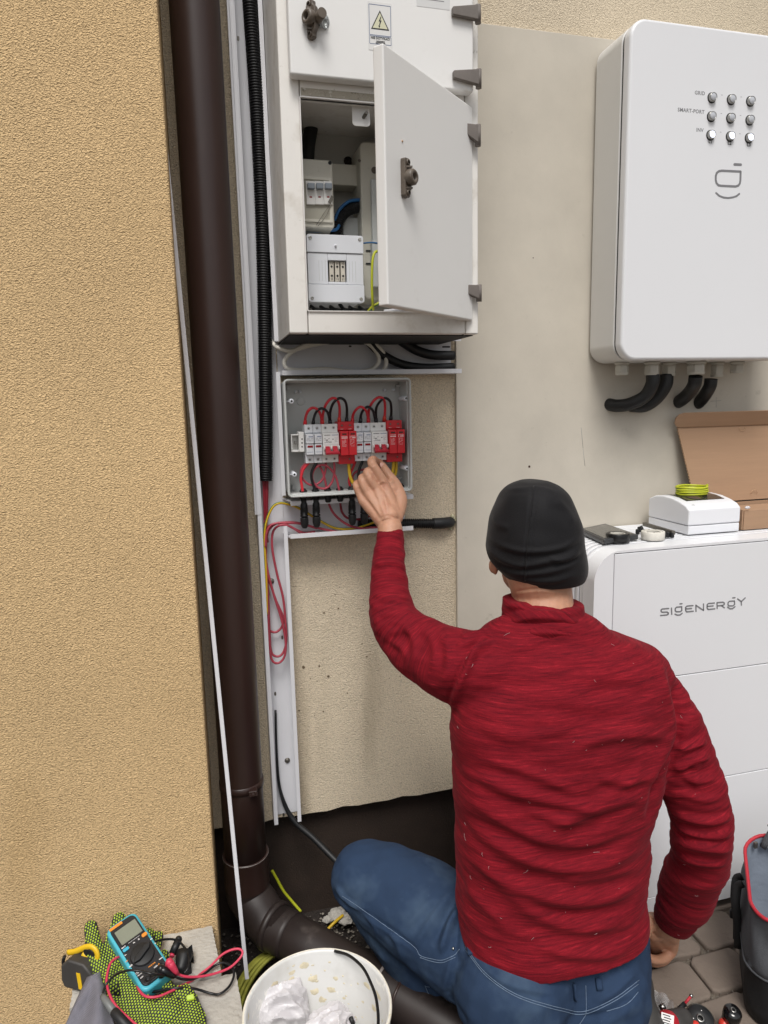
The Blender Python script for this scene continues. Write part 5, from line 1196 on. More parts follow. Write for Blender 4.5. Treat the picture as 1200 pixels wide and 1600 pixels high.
def fleecemat():
    m = mat('red_marl_fleece', '#9c1a2b', .88, var=.05, sheen=.08); nt = m.node_tree; N = nt.nodes; L = nt.links; b = N['Principled BSDF']
    b.inputs['Specular IOR Level'].default_value = .15
    b.inputs['Sheen Tint'].default_value = (.9, .25, .3, 1)
    a = N.new('ShaderNodeAttribute'); a.attribute_name = 'thread'
    def nz(scale, det, rough):
        mp = N.new('ShaderNodeMapping'); mp.inputs['Scale'].default_value = scale; L.new(a.outputs['Vector'], mp.inputs[0])
        n = N.new('ShaderNodeTexNoise'); n.inputs['Scale'].default_value = 1; n.inputs['Detail'].default_value = det; n.inputs['Roughness'].default_value = rough; L.new(mp.outputs[0], n.inputs['Vector']); return n.outputs[0]
    n1 = nz((15, 15, 330), 4, .62); n2 = nz((50, 50, 700), 3, .6); n3 = nz((5, 5, 70), 2, .5); n4 = nz((900, 900, 900), 2, .5)
    ad = N.new('ShaderNodeMath'); ad.operation = 'MULTIPLY_ADD'; L.new(n2, ad.inputs[0]); ad.inputs[1].default_value = .75; L.new(n1, ad.inputs[2])
    ad2 = N.new('ShaderNodeMath'); ad2.operation = 'MULTIPLY_ADD'; L.new(n3, ad2.inputs[0]); ad2.inputs[1].default_value = .2; L.new(ad.outputs[0], ad2.inputs[2])
    ad3 = N.new('ShaderNodeMath'); ad3.operation = 'MULTIPLY_ADD'; L.new(n4, ad3.inputs[0]); ad3.inputs[1].default_value = .45; L.new(ad2.outputs[0], ad3.inputs[2])
    r = N.new('ShaderNodeValToRGB'); L.new(ad3.outputs[0], r.inputs[0]); e = r.color_ramp.elements
    e[0].position = .86; e[0].color = lin('#520c17'); e[1].position = 1.0; e[1].color = lin('#7c1222')
    for p, c in ((.93, '#6a0f1d'), (1.0, '#a31828')): pass
    mr = N.new('ShaderNodeMapRange'); L.new(ad3.outputs[0], mr.inputs[0]); mr.inputs[1].default_value = .86; mr.inputs[2].default_value = 1.58; L.new(mr.outputs[0], r.inputs[0])
    e[0].position = .05; e[1].position = .98; e[1].color = lin('#a1222e')
    x = e.new(.36); x.color = lin('#6a101c'); x = e.new(.66); x.color = lin('#7e1521')
    L.new(r.outputs[0], b.inputs['Base Color'])
    bp = N.new('ShaderNodeBump'); bp.inputs['Strength'].default_value = .35; bp.inputs['Distance'].default_value = .0005; L.new(ad3.outputs[0], bp.inputs['Height']); L.new(bp.outputs[0], b.inputs['Normal'])
    return m
M['fleece'] = fleecemat()
def mpart(name, me, material, parent=None, **k):
    me.transform(Matrix.Translation(-man.location)); return part(name, me, material, parent or man, **k)
# ---- collar
def cring(row, xl, xr, yc, b, up=0): 
    a, c = W(xl, row, yc), W(xr, row, yc); return ((a + c) / 2, (c - a).length / 2, b, Vector((.985, .06, -.1)).normalized(), YD)
mb = MB(); loft(mb, densify([cring(996, 806, 896, -.472, .036), cring(985, 786, 912, -.472, .062), cring(968, 787, 911, -.468, .064), cring(950, 788, 908, -.463, .064), cring(938, 788, 906, -.460, .063)], 6), 44, 2.2)
collar = fuse(mb, .0032, 5)
P = getco(collar); Nn = getno(collar); P = P + Nn * (.0008 * noise3(P, 8, (20, 20, 60)))[:, None]; setco(collar, P)
add_folds(collar, [([(790, 958), (840, 950), (905, 955)], 3, -2.2), ([(788, 948), (840, 940), (906, 944)], 4, 2.2), ([(786, 978), (830, 965), (880, 968), (918, 978)], 5, 2.5), ([(784, 995), (820, 978), (870, 980), (920, 992)], 4, -2.2), ([(770, 1003), (830, 990), (890, 992), (935, 1006)], 5, 2.5)])
P = getco(collar); a_ = collar.attributes.new('thread', 'FLOAT_VECTOR', 'POINT'); c_ = P.copy(); c_[:, 2] = P[:, 0] * .45 + P[:, 2] * .5; c_[:, 0] = P[:, 2] * .9; a_.data.foreach_set('vector', c_.ravel())
fl = mpart('fleece', fleece, M['fleece']); mpart('collar', collar, M['fleece'], fl)
bv = BVHTree.FromPolygons([Vector(v.co) + man.location for v in fleece.vertices], [tuple(p.vertices) for p in fleece.polygons])
# lint and loose hairs stuck on the fleece
mb = MB(); r_ = random.Random(21)
for k in range(50):
    px, py = r_.uniform(700, 1090), r_.uniform(990, 1520); h = bv.ray_cast(CAM, ray(px, py).normalized())
    if h[0] is None: continue
    p, n_ = h[0], h[1]; a = r_.uniform(0, 6.28); l = r_.choice((.001, .001, .002, .003, .006)); t = n_.orthogonal().normalized(); t = Matrix.Rotation(a, 3, n_) @ t; q = n_.cross(t) * l * r_.uniform(-.4, .4)
    mb.tube([p + n_ * .0012 - t * l, p + n_ * .0016 + q, p + n_ * .0012 + t * l], .0002, 4)
part('lint', mb, mat('lint', '#c9a8a8', .9), fl, kind='stuff')

# ---- jeans
mb = MB()
J = [(1425, 728, 990, -.50, .105), (1450, 722, 997, -.505, .118), (1490, 716, 1001, -.51, .128), (1530, 716, 1000, -.515, .132), (1575, 735, 985, -.515, .125), (1610, 770, 960, -.51, .10)]
loft(mb, densify([tring(*r) for r in J]), 48, 2.3)
ball(mb, W(800, 1538, -.555), .108); ball(mb, W(925, 1538, -.555), .106)
limb(mb, LP([(800, 1500, -.50, 88), (735, 1470, -.45, 86), (665, 1425, -.385, 76), (605, 1388, -.32, 66), (574, 1372, -.29, 58)]), 24, 8)
limb(mb, LP([(578, 1382, -.29, 52), (610, 1425, -.315, 55), (665, 1500, -.35, 58), (715, 1580, -.38, 52)]), 22, 8)
fl_ = W(715, 1580, -.38); ankL = Vector((fl_.x + .02, -.40, .07)); limb(mb, [(fl_, .062), (ankL, .05)], 18, 4)
ankR = Vector((.74, -.505, .085)); kneeR = Vector((.70, -.13, .085))
limb(mb, [(W(925, 1500, -.50), .10), (Vector((.72, -.30, .20)), .088), (kneeR, .066)], 22, 8); limb(mb, [(kneeR, .062), (Vector((.72, -.32, .085)), .06), (ankR, .048)], 20, 6)
jeans = fuse(mb, .0046, 10)
P = getco(jeans); P[:, 2] = np.maximum(P[:, 2], .012); setco(jeans, P); P = getco(jeans); Nn = getno(jeans)
setco(jeans, P + Nn * (.0012 * noise3(P, 13, (9, 9, 9)) + .0006 * noise3(P, 14, (26, 26, 26)))[:, None])
def ZJ(L): return [(510 + x / 2.4, 1300 + y / 2.4) for x, y in L]
F = []
for L, w, a in (([(30, 200), (80, 260), (160, 300)], 4, 3), ([(20, 250), (70, 290), (120, 350)], 4, 2.5), ([(15, 230), (40, 250), (60, 300)], 4, -2.5), ([(60, 230), (160, 310), (260, 380), (350, 450)], 3, -2), ([(400, 430), (440, 330), (490, 240)], 6, -5), ([(430, 460), (460, 350), (492, 290)], 5, 4),
                ([(330, 440), (380, 350), (440, 260), (490, 215)], 6, 3), ([(480, 480), (490, 380), (490, 320)], 5, -4), ([(440, 600), (460, 520), (480, 450)], 6, 3.5), ([(450, 590), (490, 660), (530, 720)], 4, -4), ([(300, 360), (360, 290), (420, 240)], 6, 2),
                ([(150, 300), (180, 350), (190, 400)], 5, 2), ([(240, 370), (270, 430), (280, 500)], 5, 2), ([(300, 500), (380, 560), (430, 650)], 6, 2.5), ([(560, 480), (680, 570), (860, 610)], 5, 2), ([(1000, 640), (1080, 600), (1160, 520)], 6, 2.5), ([(960, 700), (1060, 680), (1150, 620)], 6, -3), ([(100, 380), (180, 440), (240, 500)], 6, 2.5)): F.append((ZJ(L), w, a))
add_folds(jeans, F)
def denim():
    m = mat('blue_denim', '#2a3b54', .85, var=.1, vs=16, spots=[('#506377', 6, .48, .25, .65), ('#1b2944', 11, .58, .2, .6), ('#6f86a2', 240, .68, .06, .35)], bump=.45, bs=900, bd=.0008); nt = m.node_tree; N = nt.nodes; L = nt.links
    b = N['Principled BSDF']; b.inputs['Specular IOR Level'].default_value = .2; return m
M['denim'] = denim()
jn = mpart('jeans', jeans, M['denim'])
bj = BVHTree.FromPolygons([Vector(v.co) + man.location for v in jeans.vertices], [tuple(p.vertices) for p in jeans.polygons])
def on_cloth(L, tree, off=.0008, k=10):
    out = []
    for x, y in smoothcurve(L, k):
        h = tree.ray_cast(CAM, ray(x, y).normalized())
        if h[0] is not None:
            if out and (h[0] - out[-1]).length > .03: break
            out.append(h[0] + h[1] * off)
    return out
for L in ([(60, 240), (150, 300), (250, 372), (330, 430), (352, 462), (395, 475), (435, 480), (480, 462), (500, 440)], [(352, 470), (395, 484), (437, 489), (484, 470)], [(520, 430), (600, 530), (720, 612), (880, 660), (970, 671), (1080, 622), (1172, 555)],
          [(524, 445), (603, 542), (722, 622), (880, 670), (970, 681), (1082, 632), (1170, 570)], [(972, 575), (974, 671), (962, 700), (945, 725)], [(370, 570), (445, 581), (480, 560), (515, 530), (545, 590), (620, 660), (690, 720)], [(372, 578), (446, 590), (482, 570), (512, 542)],
          [(370, 575), (395, 630), (440, 700)], [(1050, 670), (1100, 658), (1135, 638), (1168, 600)]):
    P_ = on_cloth(ZJ(L), bj)
    if len(P_) > 2: mb = MB(); mb.tube(P_, .0006, 5); part('stitching', mb, M['stitch'], jn)
for L in ([(922, 566), (928, 628)], [(1018, 548), (1026, 592)], [(540, 430), (548, 462)]):
    P_ = on_cloth(ZJ(L), bj, .0035, 4)
    if len(P_) > 1: mb = MB(); mb.tube(P_, .0055, 8, flat=.35); part('belt_loop', mb, M['denim'], jn)
P_ = on_cloth(ZJ([(475, 437), (477, 438)]), bj, .001, 2)
if P_: mb = MB(); ball(mb, P_[0], .0028, n=10); part('rivet', mb, M['steel'], jn)

# ---- body: one continuous skin from head to feet under the clothes
HC = W(836, 842, -.435); Fd = Vector((.34, .93, .02)).normalized(); Ld = Vector((-.93, .34, 0)).normalized(); Ud = Ld.cross(Fd) * 1.0
if Ud.z < 0: Ud = -Ud
HM = Matrix((Ld, Fd, Ud)).transposed()
def hp(l, f, u): return HC + Ld * l + Fd * f + Ud * u
mb = MB()
ball(mb, hp(0, -.004, .004), 1, .068, .084, .076, HM, 24)
ball(mb, hp(0, .030, -.045), 1, .054, .064, .060, HM, 20)
limb(mb, [(hp(.046, -.005, -.050), .015), (hp(.038, .03, -.083), .015), (hp(.018, .082, -.108), .017), (hp(0, .088, -.110), .018), (hp(-.018, .082, -.108), .017), (hp(-.038, .03, -.083), .015), (hp(-.046, -.005, -.050), .015)], 14, 5)
limb(mb, [(hp(0, .088, .012), .009), (hp(0, .104, -.012), .010), (hp(0, .116, -.034), .012), (hp(0, .098, -.040), .012)], 12, 4)
ball(mb, hp(.013, .100, -.036), .009); ball(mb, hp(-.013, .100, -.036), .009)
limb(mb, [(hp(.024, .088, -.066), .005), (hp(0, .099, -.064), .0075), (hp(-.024, .088, -.066), .005)], 10, 4); limb(mb, [(hp(.022, .086, -.073), .005), (hp(0, .096, -.075), .0078), (hp(-.022, .086, -.073), .005)], 10, 4)
limb(mb, [(hp(.05, .070, .018), .010), (hp(.02, .088, .020), .010), (hp(-.02, .088, .020), .010), (hp(-.05, .070, .018), .010)], 10, 4)
for s in (1, -1):
    ball(mb, hp(s * .040, .062, -.030), .020); E_ = Matrix((Fd, Ud, Ld * s)).transposed()
    limb(mb, [(hp(s * .064, .006, -.054), .0045), (hp(s * .074, -.004, -.057), .0056), (hp(s * .078, -.010, -.046), .0048), (hp(s * .074, -.010, -.032), .0042), (hp(s * .066, -.004, -.014), .0040)], 10, 5)
    ball(mb, hp(s * .070, -.004, -.044), 1, .006, .012, .022, HM, 12)
limb(mb, [(W(852, 1000, -.478), .064), (W(848, 965, -.462), .056), (W(846, 925, -.448), .0535), (hp(0, -.02, -.045), .056)], 24, 6)
loft(mb, densify([tring(*r, k=.84) for r in T_ROWS]), 40, 2.3); loft(mb, densify([tring(*r, k=.86) for r in J]), 40, 2.3)
def thin(A, k): return [(p, r * k) for p, r in A]
limb(mb, thin(ARM_L[:-2], .72), 16, 6); limb(mb, thin(ARM_R[:-2], .70), 16, 6)
# legs
limb(mb, [(q, r * .8) for q, r in LP([(800, 1500, -.50, 88), (735, 1470, -.45, 86), (665, 1425, -.385, 76), (605, 1388, -.32, 66), (576, 1376, -.29, 54)])], 16, 5)
limb(mb, [(q, r * .8) for q, r in LP([(578, 1382, -.29, 52), (610, 1425, -.315, 55), (665, 1500, -.35, 58), (715, 1580, -.38, 52)])] + [(ankL, .036)], 16, 5)
limb(mb, [(W(925, 1500, -.50), .085), (Vector((.72, -.30, .20)), .072), (kneeR + V(0, 0, 0), .052)], 16, 5); limb(mb, [(kneeR, .052), (Vector((.72, -.32, .085)), .048), (ankR, .036)], 16, 5)
limb(mb, [(ankL, .034), (ankL + V(-.06, .10, -.03), .030), (ankL + V(-.09, .16, -.04), .024)], 12, 4)
limb(mb, [(ankR, .034), (ankR + V(0, -.05, -.03), .030), (ankR + V(0, -.02, -.06), .02)], 12, 4)
# left hand: wrist, palm and five fingers pinching a wire
wl = W(609.5, 826, -.208)
limb(mb, [(W(608, 880, -.252), .027), (W(609.5, 845, -.222), .0255), (wl, .0258)], 18, 5)
MC = {'i': W(601, 757, -.170), 'm': W(587, 763, -.172), 'r': W(575, 771, -.170), 'p': W(567, 782, -.166)}
wr = {'i': W(618, 808, -.198), 'm': W(611, 806, -.205), 'r': W(604, 808, -.205), 'p': W(598, 814, -.200)}
for k in 'imrp': limb(mb, [(wr[k], .0165), (wr[k].lerp(MC[k], .5), .0130), (MC[k], .0108)], 14, 5)
for c, r in (((609, 794, -.186), .020), ((603, 780, -.176), .0165), ((612, 780, -.170), .015), ((614, 765, -.160), .0125), ((610, 756, -.156), .0100), ((617, 790, -.176), .017)): ball(mb, W(*c), r)
def finger(P, R_): limb(mb, list(zip(P, R_)), 14, 4)
finger([MC['i'], W(590, 738, -.168), W(581, 724, -.160), W(583, 718, -.142), W(590, 722, -.118), W(594, 722, -.104)], [.0112, .0094, .0098, .0086, .0078, .0070])
finger([MC['m'], W(580, 752, -.172), W(574, 740, -.164), W(576, 736, -.142), W(586, 741, -.122)], [.0110, .0092, .0094, .0082, .0072])
finger([MC['r'], W(569, 761, -.168), W(565, 749, -.160), W(568, 745, -.140), W(577, 750, -.124)], [.0102, .0084, .0086, .0076, .0068])
finger([MC['p'], W(561, 771, -.160), W(556.5, 759, -.154), W(559, 754, -.138), W(567, 758, -.126)], [.0094, .0078, .0078, .0068, .0062])
finger([W(619, 803, -.190), W(625, 783, -.172), W(620, 760, -.154), W(606, 741, -.134), W(597.5, 727, -.118)], [.0170, .0158, .0116, .0102, .0080])
# right hand: half closed, resting low beside the hip
limb(mb, [(W(1066, 1395, -.490), .027), (W(1050, 1428, -.455), .026), (W(1036, 1444, -.435), .027)], 16, 5)
for a, b in (((1030, 1442, -.43), (1052, 1466, -.405)), ((1024, 1446, -.42), (1044, 1474, -.385)), ((1018, 1450, -.41), (1034, 1480, -.37)), ((1014, 1452, -.40), (1024, 1484, -.355))): limb(mb, [(W(*a), .021), (W(*b), .0135)], 14, 4)
ball(mb, W(1022, 1448, -.415), .028)
finger([W(1052, 1466, -.405), W(1050, 1486, -.400), W(1036, 1498, -.405), W(1020, 1499, -.410), W(1010, 1492, -.41)], [.0125, .0108, .0104, .0092, .008])
finger([W(1044, 1474, -.385), W(1042, 1496, -.385), W(1026, 1504, -.39), W(1012, 1500, -.39)], [.0122, .0106, .0098, .0084])
finger([W(1034, 1480, -.37), W(1032, 1500, -.37), W(1016, 1506, -.375), W(1004, 1500, -.38)], [.0115, .010, .0092, .008])
finger([W(1024, 1484, -.355), W(1020, 1502, -.36), W(1006, 1504, -.365), W(998, 1498, -.37)], [.0105, .009, .0084, .0072])
finger([W(1012, 1440, -.43), W(1004, 1466, -.435), W(1006, 1486, -.43), W(1012, 1502, -.425)], [.0165, .0130, .0112, .0092])
skin = fuse(mb, .0024, 2, .4)
P = getco(skin); P[:, 2] = np.maximum(P[:, 2], .004); setco(skin, P)
# knuckle wrinkles and tendons of the left hand
add_folds(skin, [([(598, 765), (603, 785), (606, 805)], 2.2, .9), ([(585, 768), (594, 785), (601, 805)], 2.2, .9), ([(574, 776), (586, 792), (596, 808)], 2, .8), ([(592, 757), (598, 752), (604, 756)], 1.6, .9), ([(578, 724), (582, 728), (586, 725)], .9, -.7), ([(590, 812), (606, 806), (624, 812)], 1.4, -.7), ([(592, 817), (608, 812), (626, 818)], 1.2, -.5), ([(577, 741), (574, 745), (569, 744)], .9, -.6), ([(800, 925), (845, 920), (890, 924)], 2, -1)])
body = mpart('body', skin, M['skin'])
def nail(c, n, u, w, l):
    n = Vector(n).normalized(); u = Vector(u); u = (u - n * u.dot(n)).normalized(); v = n.cross(u); mb = MB(); ball(mb, c, 1, w, l, .0012, Matrix((v, u, n)).transposed(), 12); part('fingernail', mb, M['nail'], body)
nail(W(597.0, 727, -.1262), (0.1, -1, .2), W(597, 722, -.118) - W(602, 735, -.125), .0052, .0066)
for s in (1, -1):
    mb = MB(); ball(mb, hp(s * .031, .079, .000), .0125, n=16); e = part('eye', mb, mat('eye_white', '#d8d2cc', .2), body); mb = MB(); ball(mb, hp(s * .031, .0876, .000), .0052, n=12); part('iris', mb, mat('iris', '#3b4a44', .15), e)
    mb = MB(); limb(mb, [(hp(s * .016, .100, .020), .002), (hp(s * .032, .097, .027), .0028), (hp(s * .048, .084, .022), .0018)], 8, 4); part('eyebrow', mb, mat('brow', '#3b2a20', .8), body)
# ---- beanie
mb = MB()
def bring(row, xl, xr, yc, b): a, c = W(xl, row, yc), W(xr, row, yc); return ((a + c) / 2, (c - a).length / 2 * .905, b * .90, -Ld, Vector((Fd.x, Fd.y, 0)).normalized())
loft(mb, densify([bring(903, 778, 912, -.425, .096), bring(890, 764, 915, -.425, .104), bring(875, 758, 914, -.425, .108), bring(855, 757, 911, -.425, .111), bring(830, 760, 908, -.424, .112), bring(807, 765, 902, -.423, .108), bring(787, 773, 893, -.423, .101), bring(771, 781, 886, -.423, .092), bring(759, 794, 873, -.423, .077), bring(751, 813, 855, -.423, .048)], 6), 48, 2.1)
bean = fuse(mb, .0032, 12)
# lower edge rises towards the ears and forehead; shift it with the head's own tilt
P = getco(bean); Nn = getno(bean); rel = P - np.array(HC)
fdir, ldir = np.array(Fd), np.array(Ld)
low = np.clip((-.01 - rel[:, 2]) / .06, 0, 1); P[:, 2] += low * np.clip((rel @ fdir + .03) * .30, 0, .045) + low * np.clip(rel @ ldir + .02, 0, .12) * .16
setco(bean, P); Nn = getno(bean); setco(bean, P + Nn * (.0010 * noise3(P, 31, (12, 12, 22)))[:, None])
def ZB(L): return [(700 + x / 3.333, 720 + y / 3.333) for x, y in L]
add_folds(bean, [(ZB(L), w, a) for L, w, a in (([(455, 120), (440, 250), (425, 380), (412, 520), (405, 635)], 1.6, 2.0), ([(448, 120), (430, 380), (398, 630)], 4, -.8), ([(215, 400), (280, 440), (380, 470), (500, 470), (600, 450), (690, 400)], 4, 2.2), ([(205, 450), (270, 510), (380, 545), (500, 530), (620, 500), (700, 450)], 4.5, 2.2),
        ([(205, 500), (270, 560), (380, 590), (520, 580), (640, 545), (705, 510)], 4, 1.7), ([(235, 555), (320, 600), (420, 625), (560, 625), (680, 590)], 3.5, 1.2), ([(520, 500), (600, 520), (690, 480)], 3.5, 2), ([(300, 150), (380, 145), (470, 140), (560, 160)], 3, 1.2), ([(230, 280), (260, 330), (320, 350)], 5, 1.6), ([(560, 200), (620, 260), (660, 330)], 6, 1.5))])
bn = mpart('beanie', bean, M['beanie'])
bb_ = BVHTree.FromPolygons([Vector(v.co) + man.location for v in bean.vertices], [tuple(p.vertices) for p in bean.polygons])
P_ = on_cloth(ZB([(448, 130), (432, 260), (418, 390), (408, 530), (403, 625)]), bb_, .0001)
if len(P_) > 2: mb = MB(); mb.tube(P_, .0012, 6); part('seam', mb, M['beanie'], bn)
# ---- boots
def boot(a, toe, heel, name='boot'):
    mb = MB(); limb(mb, [(a + V(0, 0, .03), .052), (a, .050), (a.lerp(toe, .5), .046), (toe, .040)], 18, 6); me = fuse(mb, .005, 6); P = getco(me); P[:, 2] = np.maximum(P[:, 2], .018); setco(me, P)
    b = mpart('boot', me, M['tool_grey'])
    mb = MB(); mb.tube([a.lerp(toe, -.25) + V(0, 0, .0) - V(0, 0, a.z - .011), Vector((a.x, a.y, .011)).lerp(Vector((toe.x, toe.y, .011)), .5), Vector((toe.x, toe.y, .011))], [.05, .05, .046], 16, flat=1); 
    for i, v in enumerate(mb.v): mb.v[i] = (v[0], v[1], min(max(v[2], .0012), .0175))
    part('sole', mb, M['boot'], b); return b
bL = boot(ankL, ankL + V(-.10, .15, -.025), 0)
bR = boot(Vector((ankR.x, ankR.y - .0, .075)), Vector((ankR.x + .0, ankR.y - .075, .055)), 0)
hb = W(966, 1594, -.60)
mb = MB(); limb(mb, [(hb + V(-.035, .02, .0), .03), (hb + V(.0, 0, .004), .036), (hb + V(.035, .02, -.01), .030)], 16, 5); q = fuse(mb, .004, 4); mpart('heel', q, M['tool_grey'], bR)
mb = MB(); ball(mb, hb + V(.016, -.018, .012), 1, .018, .018, .016, n=16); part('heel_patch', mb, M['boot'], bR)
# ------------------------------------------------------------------ things on top of the battery
TZ = BZT + .0006
t = thing('distribution_box', 'small glossy white box with an arched top and a smoked window, on the battery stack', 'electrical box', (1.15, -.125, TZ))
mx0, mx1 = 1.079, 1.222
pr = [WX(x, y, mx0) for x, y in ((1076.5, 797), (1072, 791), (1062, 784), (1050, 778), (1036, 774), (1024, 774), (1014, 778), (1011.5, 781))]
yf = -.196; prof = [(yf, TZ + .0215), (yf, pr[0].z - .003)] + [(max(yf + .002, min(-.045, p.y)), p.z) for p in pr[:-1]] + [(-.045, pr[-1].z - .002), (-.045, TZ + .0215)]
mb = MB(); mb.prism(prof, (mx0, 0, 0), (0, 1, 0), (0, 0, 1), (1, 0, 0), mx1 - mx0); part('cover', mb, M['meter'], t, bevel=.004, segs=3)
mb = MB(); mb.bb(mx0 + .001, mx1 - .001, yf + .001, -.046, TZ, TZ + .0205); part('base', mb, M['meter'], t, bevel=.002)
wp = [(p.y, p.z) for p in pr[2:6]]
mb = MB()
L_ = [WX(x, y, mx0 + .02) for x, y in ((1050, 778),)]
for (ya, za), (yb, zb) in zip(wp[:-1], wp[1:]):
    n_ = Vector((0, zb - za, -(yb - ya))).normalized(); n_ = n_ if n_.z > 0 else -n_; o_ = n_ * .0009
    mb.add([Vector((mx0 + .018, ya, za)) + o_, Vector((mx1 - .018, ya, za)) + o_, Vector((mx1 - .018, yb, zb)) + o_, Vector((mx0 + .018, yb, zb)) + o_], [(0, 1, 2, 3)], True)
part('smoked_window', mb, M['smoke'], t)
mb = MB(); mb.lathe([(.0035, 0), (.0035, .0006), (.0028, .0006), (.0028, .0003), (0, .0003)], Vector((mx0 + .022, pr[1].y + .003, pr[1].z + .001)), (0, -.4, 1), 16); part('mark', mb, M['greybox'], t)
zc0 = max(p.z for p in pr) + .0035; cc = Vector((W(1081, 765, -.115).x, -.115, zc0))
mb = MB()
for k in range(4): 
    r0_ = .037 + .0008 * (k % 2); striped_wire(mb, [cc + V(r0_ * math.cos(a) + .001 * math.sin(k * 2 + a * 2), .8 * r0_ * math.sin(a), k * .0052 + .0006 * math.sin(3 * a + k)) for a in [2 * PI * j / 16 for j in range(16)]], .0026, closed=True, spl=3)
striped_wire(mb, [cc + V(.034, -.01, .019), cc + V(.041, -.004, .018), cc + V(.044, .006, .015)], .0026)
single('wire_coil', 'flat coil of green and yellow wire lying on the small white arched box', 'wire coil', mb, [M['gy_y'], M['gy_g']])
# cardboard box with its lid up against the board
t = thing('cardboard_box', 'open brown cardboard box standing on the battery stack, lid leaning back', 'box', (1.42, -.12, TZ))
cx0, cx1, cy0, cy1, ch = 1.236, 1.66, -.188, -.066, .047
mb = MB(); mb.bb(cx0 + .004, cx1, cy0, cy0 + .004, TZ, TZ + ch); part('front_wall', mb, M['card'], t, bevel=.0008)
mb = MB(); mb.bb(cx0, cx0 + .0035, cy0 + .002, cy1, TZ, TZ + ch + .002); part('side_wall', mb, M['card'], t, bevel=.0008)
mb = MB(); mb.bb(cx0 + .0036, cx1, cy1 - .004, cy1, TZ, TZ + ch); part('back_wall', mb, M['card'], t)
mb = MB(); mb.bb(cx0 + .004, cx1, cy0 + .0045, cy1 - .0045, TZ + .001, TZ + .004); part('bottom', mb, M['card'], t)
mb = MB(); mb.bb(cx0 + .010, cx1, cy0 + .02, cy1 - .012, TZ + ch - .010, TZ + ch - .007); part('inner_flap', mb, M['card'], t)
A_, B_ = Vector((1.203, cy1 + .002, TZ + ch + .003)), Vector((1.166, -.030, 1.163)); th = Vector((0, .0035, 0))
Ar, Br = Vector((1.70, A_.y, A_.z)), Vector((1.70, B_.y, B_.z))
mb = MB(); mb.hexa([A_, Ar, Ar + th, A_ + th, B_, Br, Br + th, B_ + th]); part('lid', mb, M['card'], t, bevel=.0006)
C_ = Vector((1.148, -.052, 1.203)); e1 = B_ + V(-.002, -.001, .001)
out = [(.004, 0), (.55, 0), (.55, .0405), (.004, .0405), (-.010, .036), (-.016, .026), (-.014, .012), (-.006, .003)]
mb = MB(); vv = (Vector((0, C_.y - e1.y, C_.z - e1.z))).normalized(); mb.prism(out, e1, (1, 0, 0), vv, (0, -vv.z, vv.y), .0035); part('lid_flap', mb, M['card'], t, bevel=.0006)
mb = MB(); mb.tube([B_ + V(.003, -.002, .0), Br + V(0, -.002, 0)], .0012, 6); part('crease', mb, M['card_edge'], t)
mb = MB()
for k in range(26): 
    p = A_.lerp(B_, (k + .5) / 26); mb.box(p + V(-.0008, .0018, 0), (.0012, .0028, .0022))
part('cut_edge', mb, M['card_edge'], t, kind='stuff')
mb = MB(); hc_ = W(1152, 666, -.036)
for cc_, s in ((W(1160, 667, -.0345), -1), (W(1178, 771, -.064), 1)):
    mb.tube([cc_ + V(.010 * math.cos(a), -.001, s * .010 * math.sin(a)) for a in [PI * j / 10 for j in range(11)]], .0006, 5)
part('thumb_cut', mb, M['card_edge'], t)
mb = MB(); r_ = random.Random(2); ball(mb, W(1168, 793, -.19) , .006, 1.3, .6, .6, n=10); single('tape_scrap', 'crumpled scrap of clear tape on the corner of the cardboard box', 'tape', mb, M['bag'])
# tablet, tapes, tools
t = thing('tablet', 'dark rugged tablet lying on the vents of the battery stack', 'tablet', WZ(950, 830, TZ))
q = [WZ(905, 826, TZ + .012), WZ(946, 817.5, TZ + .012), WZ(998, 835, TZ + .012), WZ(944, 843, TZ + .012)]
for v in q: v.y = min(v.y, -.02)
a_, b_, c_, d_ = q; mb = MB(); dn = V(0, 0, -.012); mb.hexa([d_ + dn, c_ + dn, b_ + dn, a_ + dn, d_, c_, b_, a_]); part('casing', mb, M['tablet'], t, bevel=.003)
cen = (a_ + b_ + c_ + d_) / 4; mb = MB(); mb.add([cen + (v - cen) * .86 + V(0, 0, .0006) for v in (d_, c_, b_, a_)], [(0, 1, 2, 3)]); part('screen', mb, mat('dusty_screen', '#5a5853', .25, var=.06), t)
def taperoll(name, label, px, py, r, h, m_, core):
    c = WZ(px, py, TZ); t = thing(name, label, 'tape', c)
    mb = MB(); mb.lathe([(r * .62, h), (r * .985, h), (r, h * .96), (r, h * .04), (r * .985, 0), (r * .62, 0), (r * .62, h)], c, n=36); part('tape', mb, m_, t)
    mb = MB(); mb.lathe([(r * .55, h * .96), (r * .62, h * .98), (r * .62, .001), (r * .55, .001), (r * .55, h * .96)], c, n=32); part('core', mb, core, t)
    mb = MB(); r_ = random.Random(px)
    for k in range(9): a = 2 * PI * k / 9; p = c + V(r * .8 * math.cos(a), r * .8 * math.sin(a), h + .0003); mb.box(p, (.0035, .0016, .0002), Matrix.Rotation(a + PI / 2, 3, 'Z'))
    part('print', mb, M['print_dark'], t); return t
taperoll('tape_roll', 'roll of black insulating tape at the front left edge of the battery top', 965, 846, .0262, .0190, M['black_tape'], M['white_tape'])
taperoll('tape_roll', 'roll of off white insulating tape beside the small white box', 1020, 842, .0255, .0180, M['white_tape'], M['white_tape'])
t = thing('wire_stripper', 'black hand tool with a grey metal bar lying behind the white tape roll', 'hand tool', WZ(1030, 830, TZ))
mb = MB(); a, b = WZ(1006, 819, TZ + .012), WZ(1053, 833, TZ + .012); d = (b - a).normalized(); s = V(-d.y, d.x, 0)
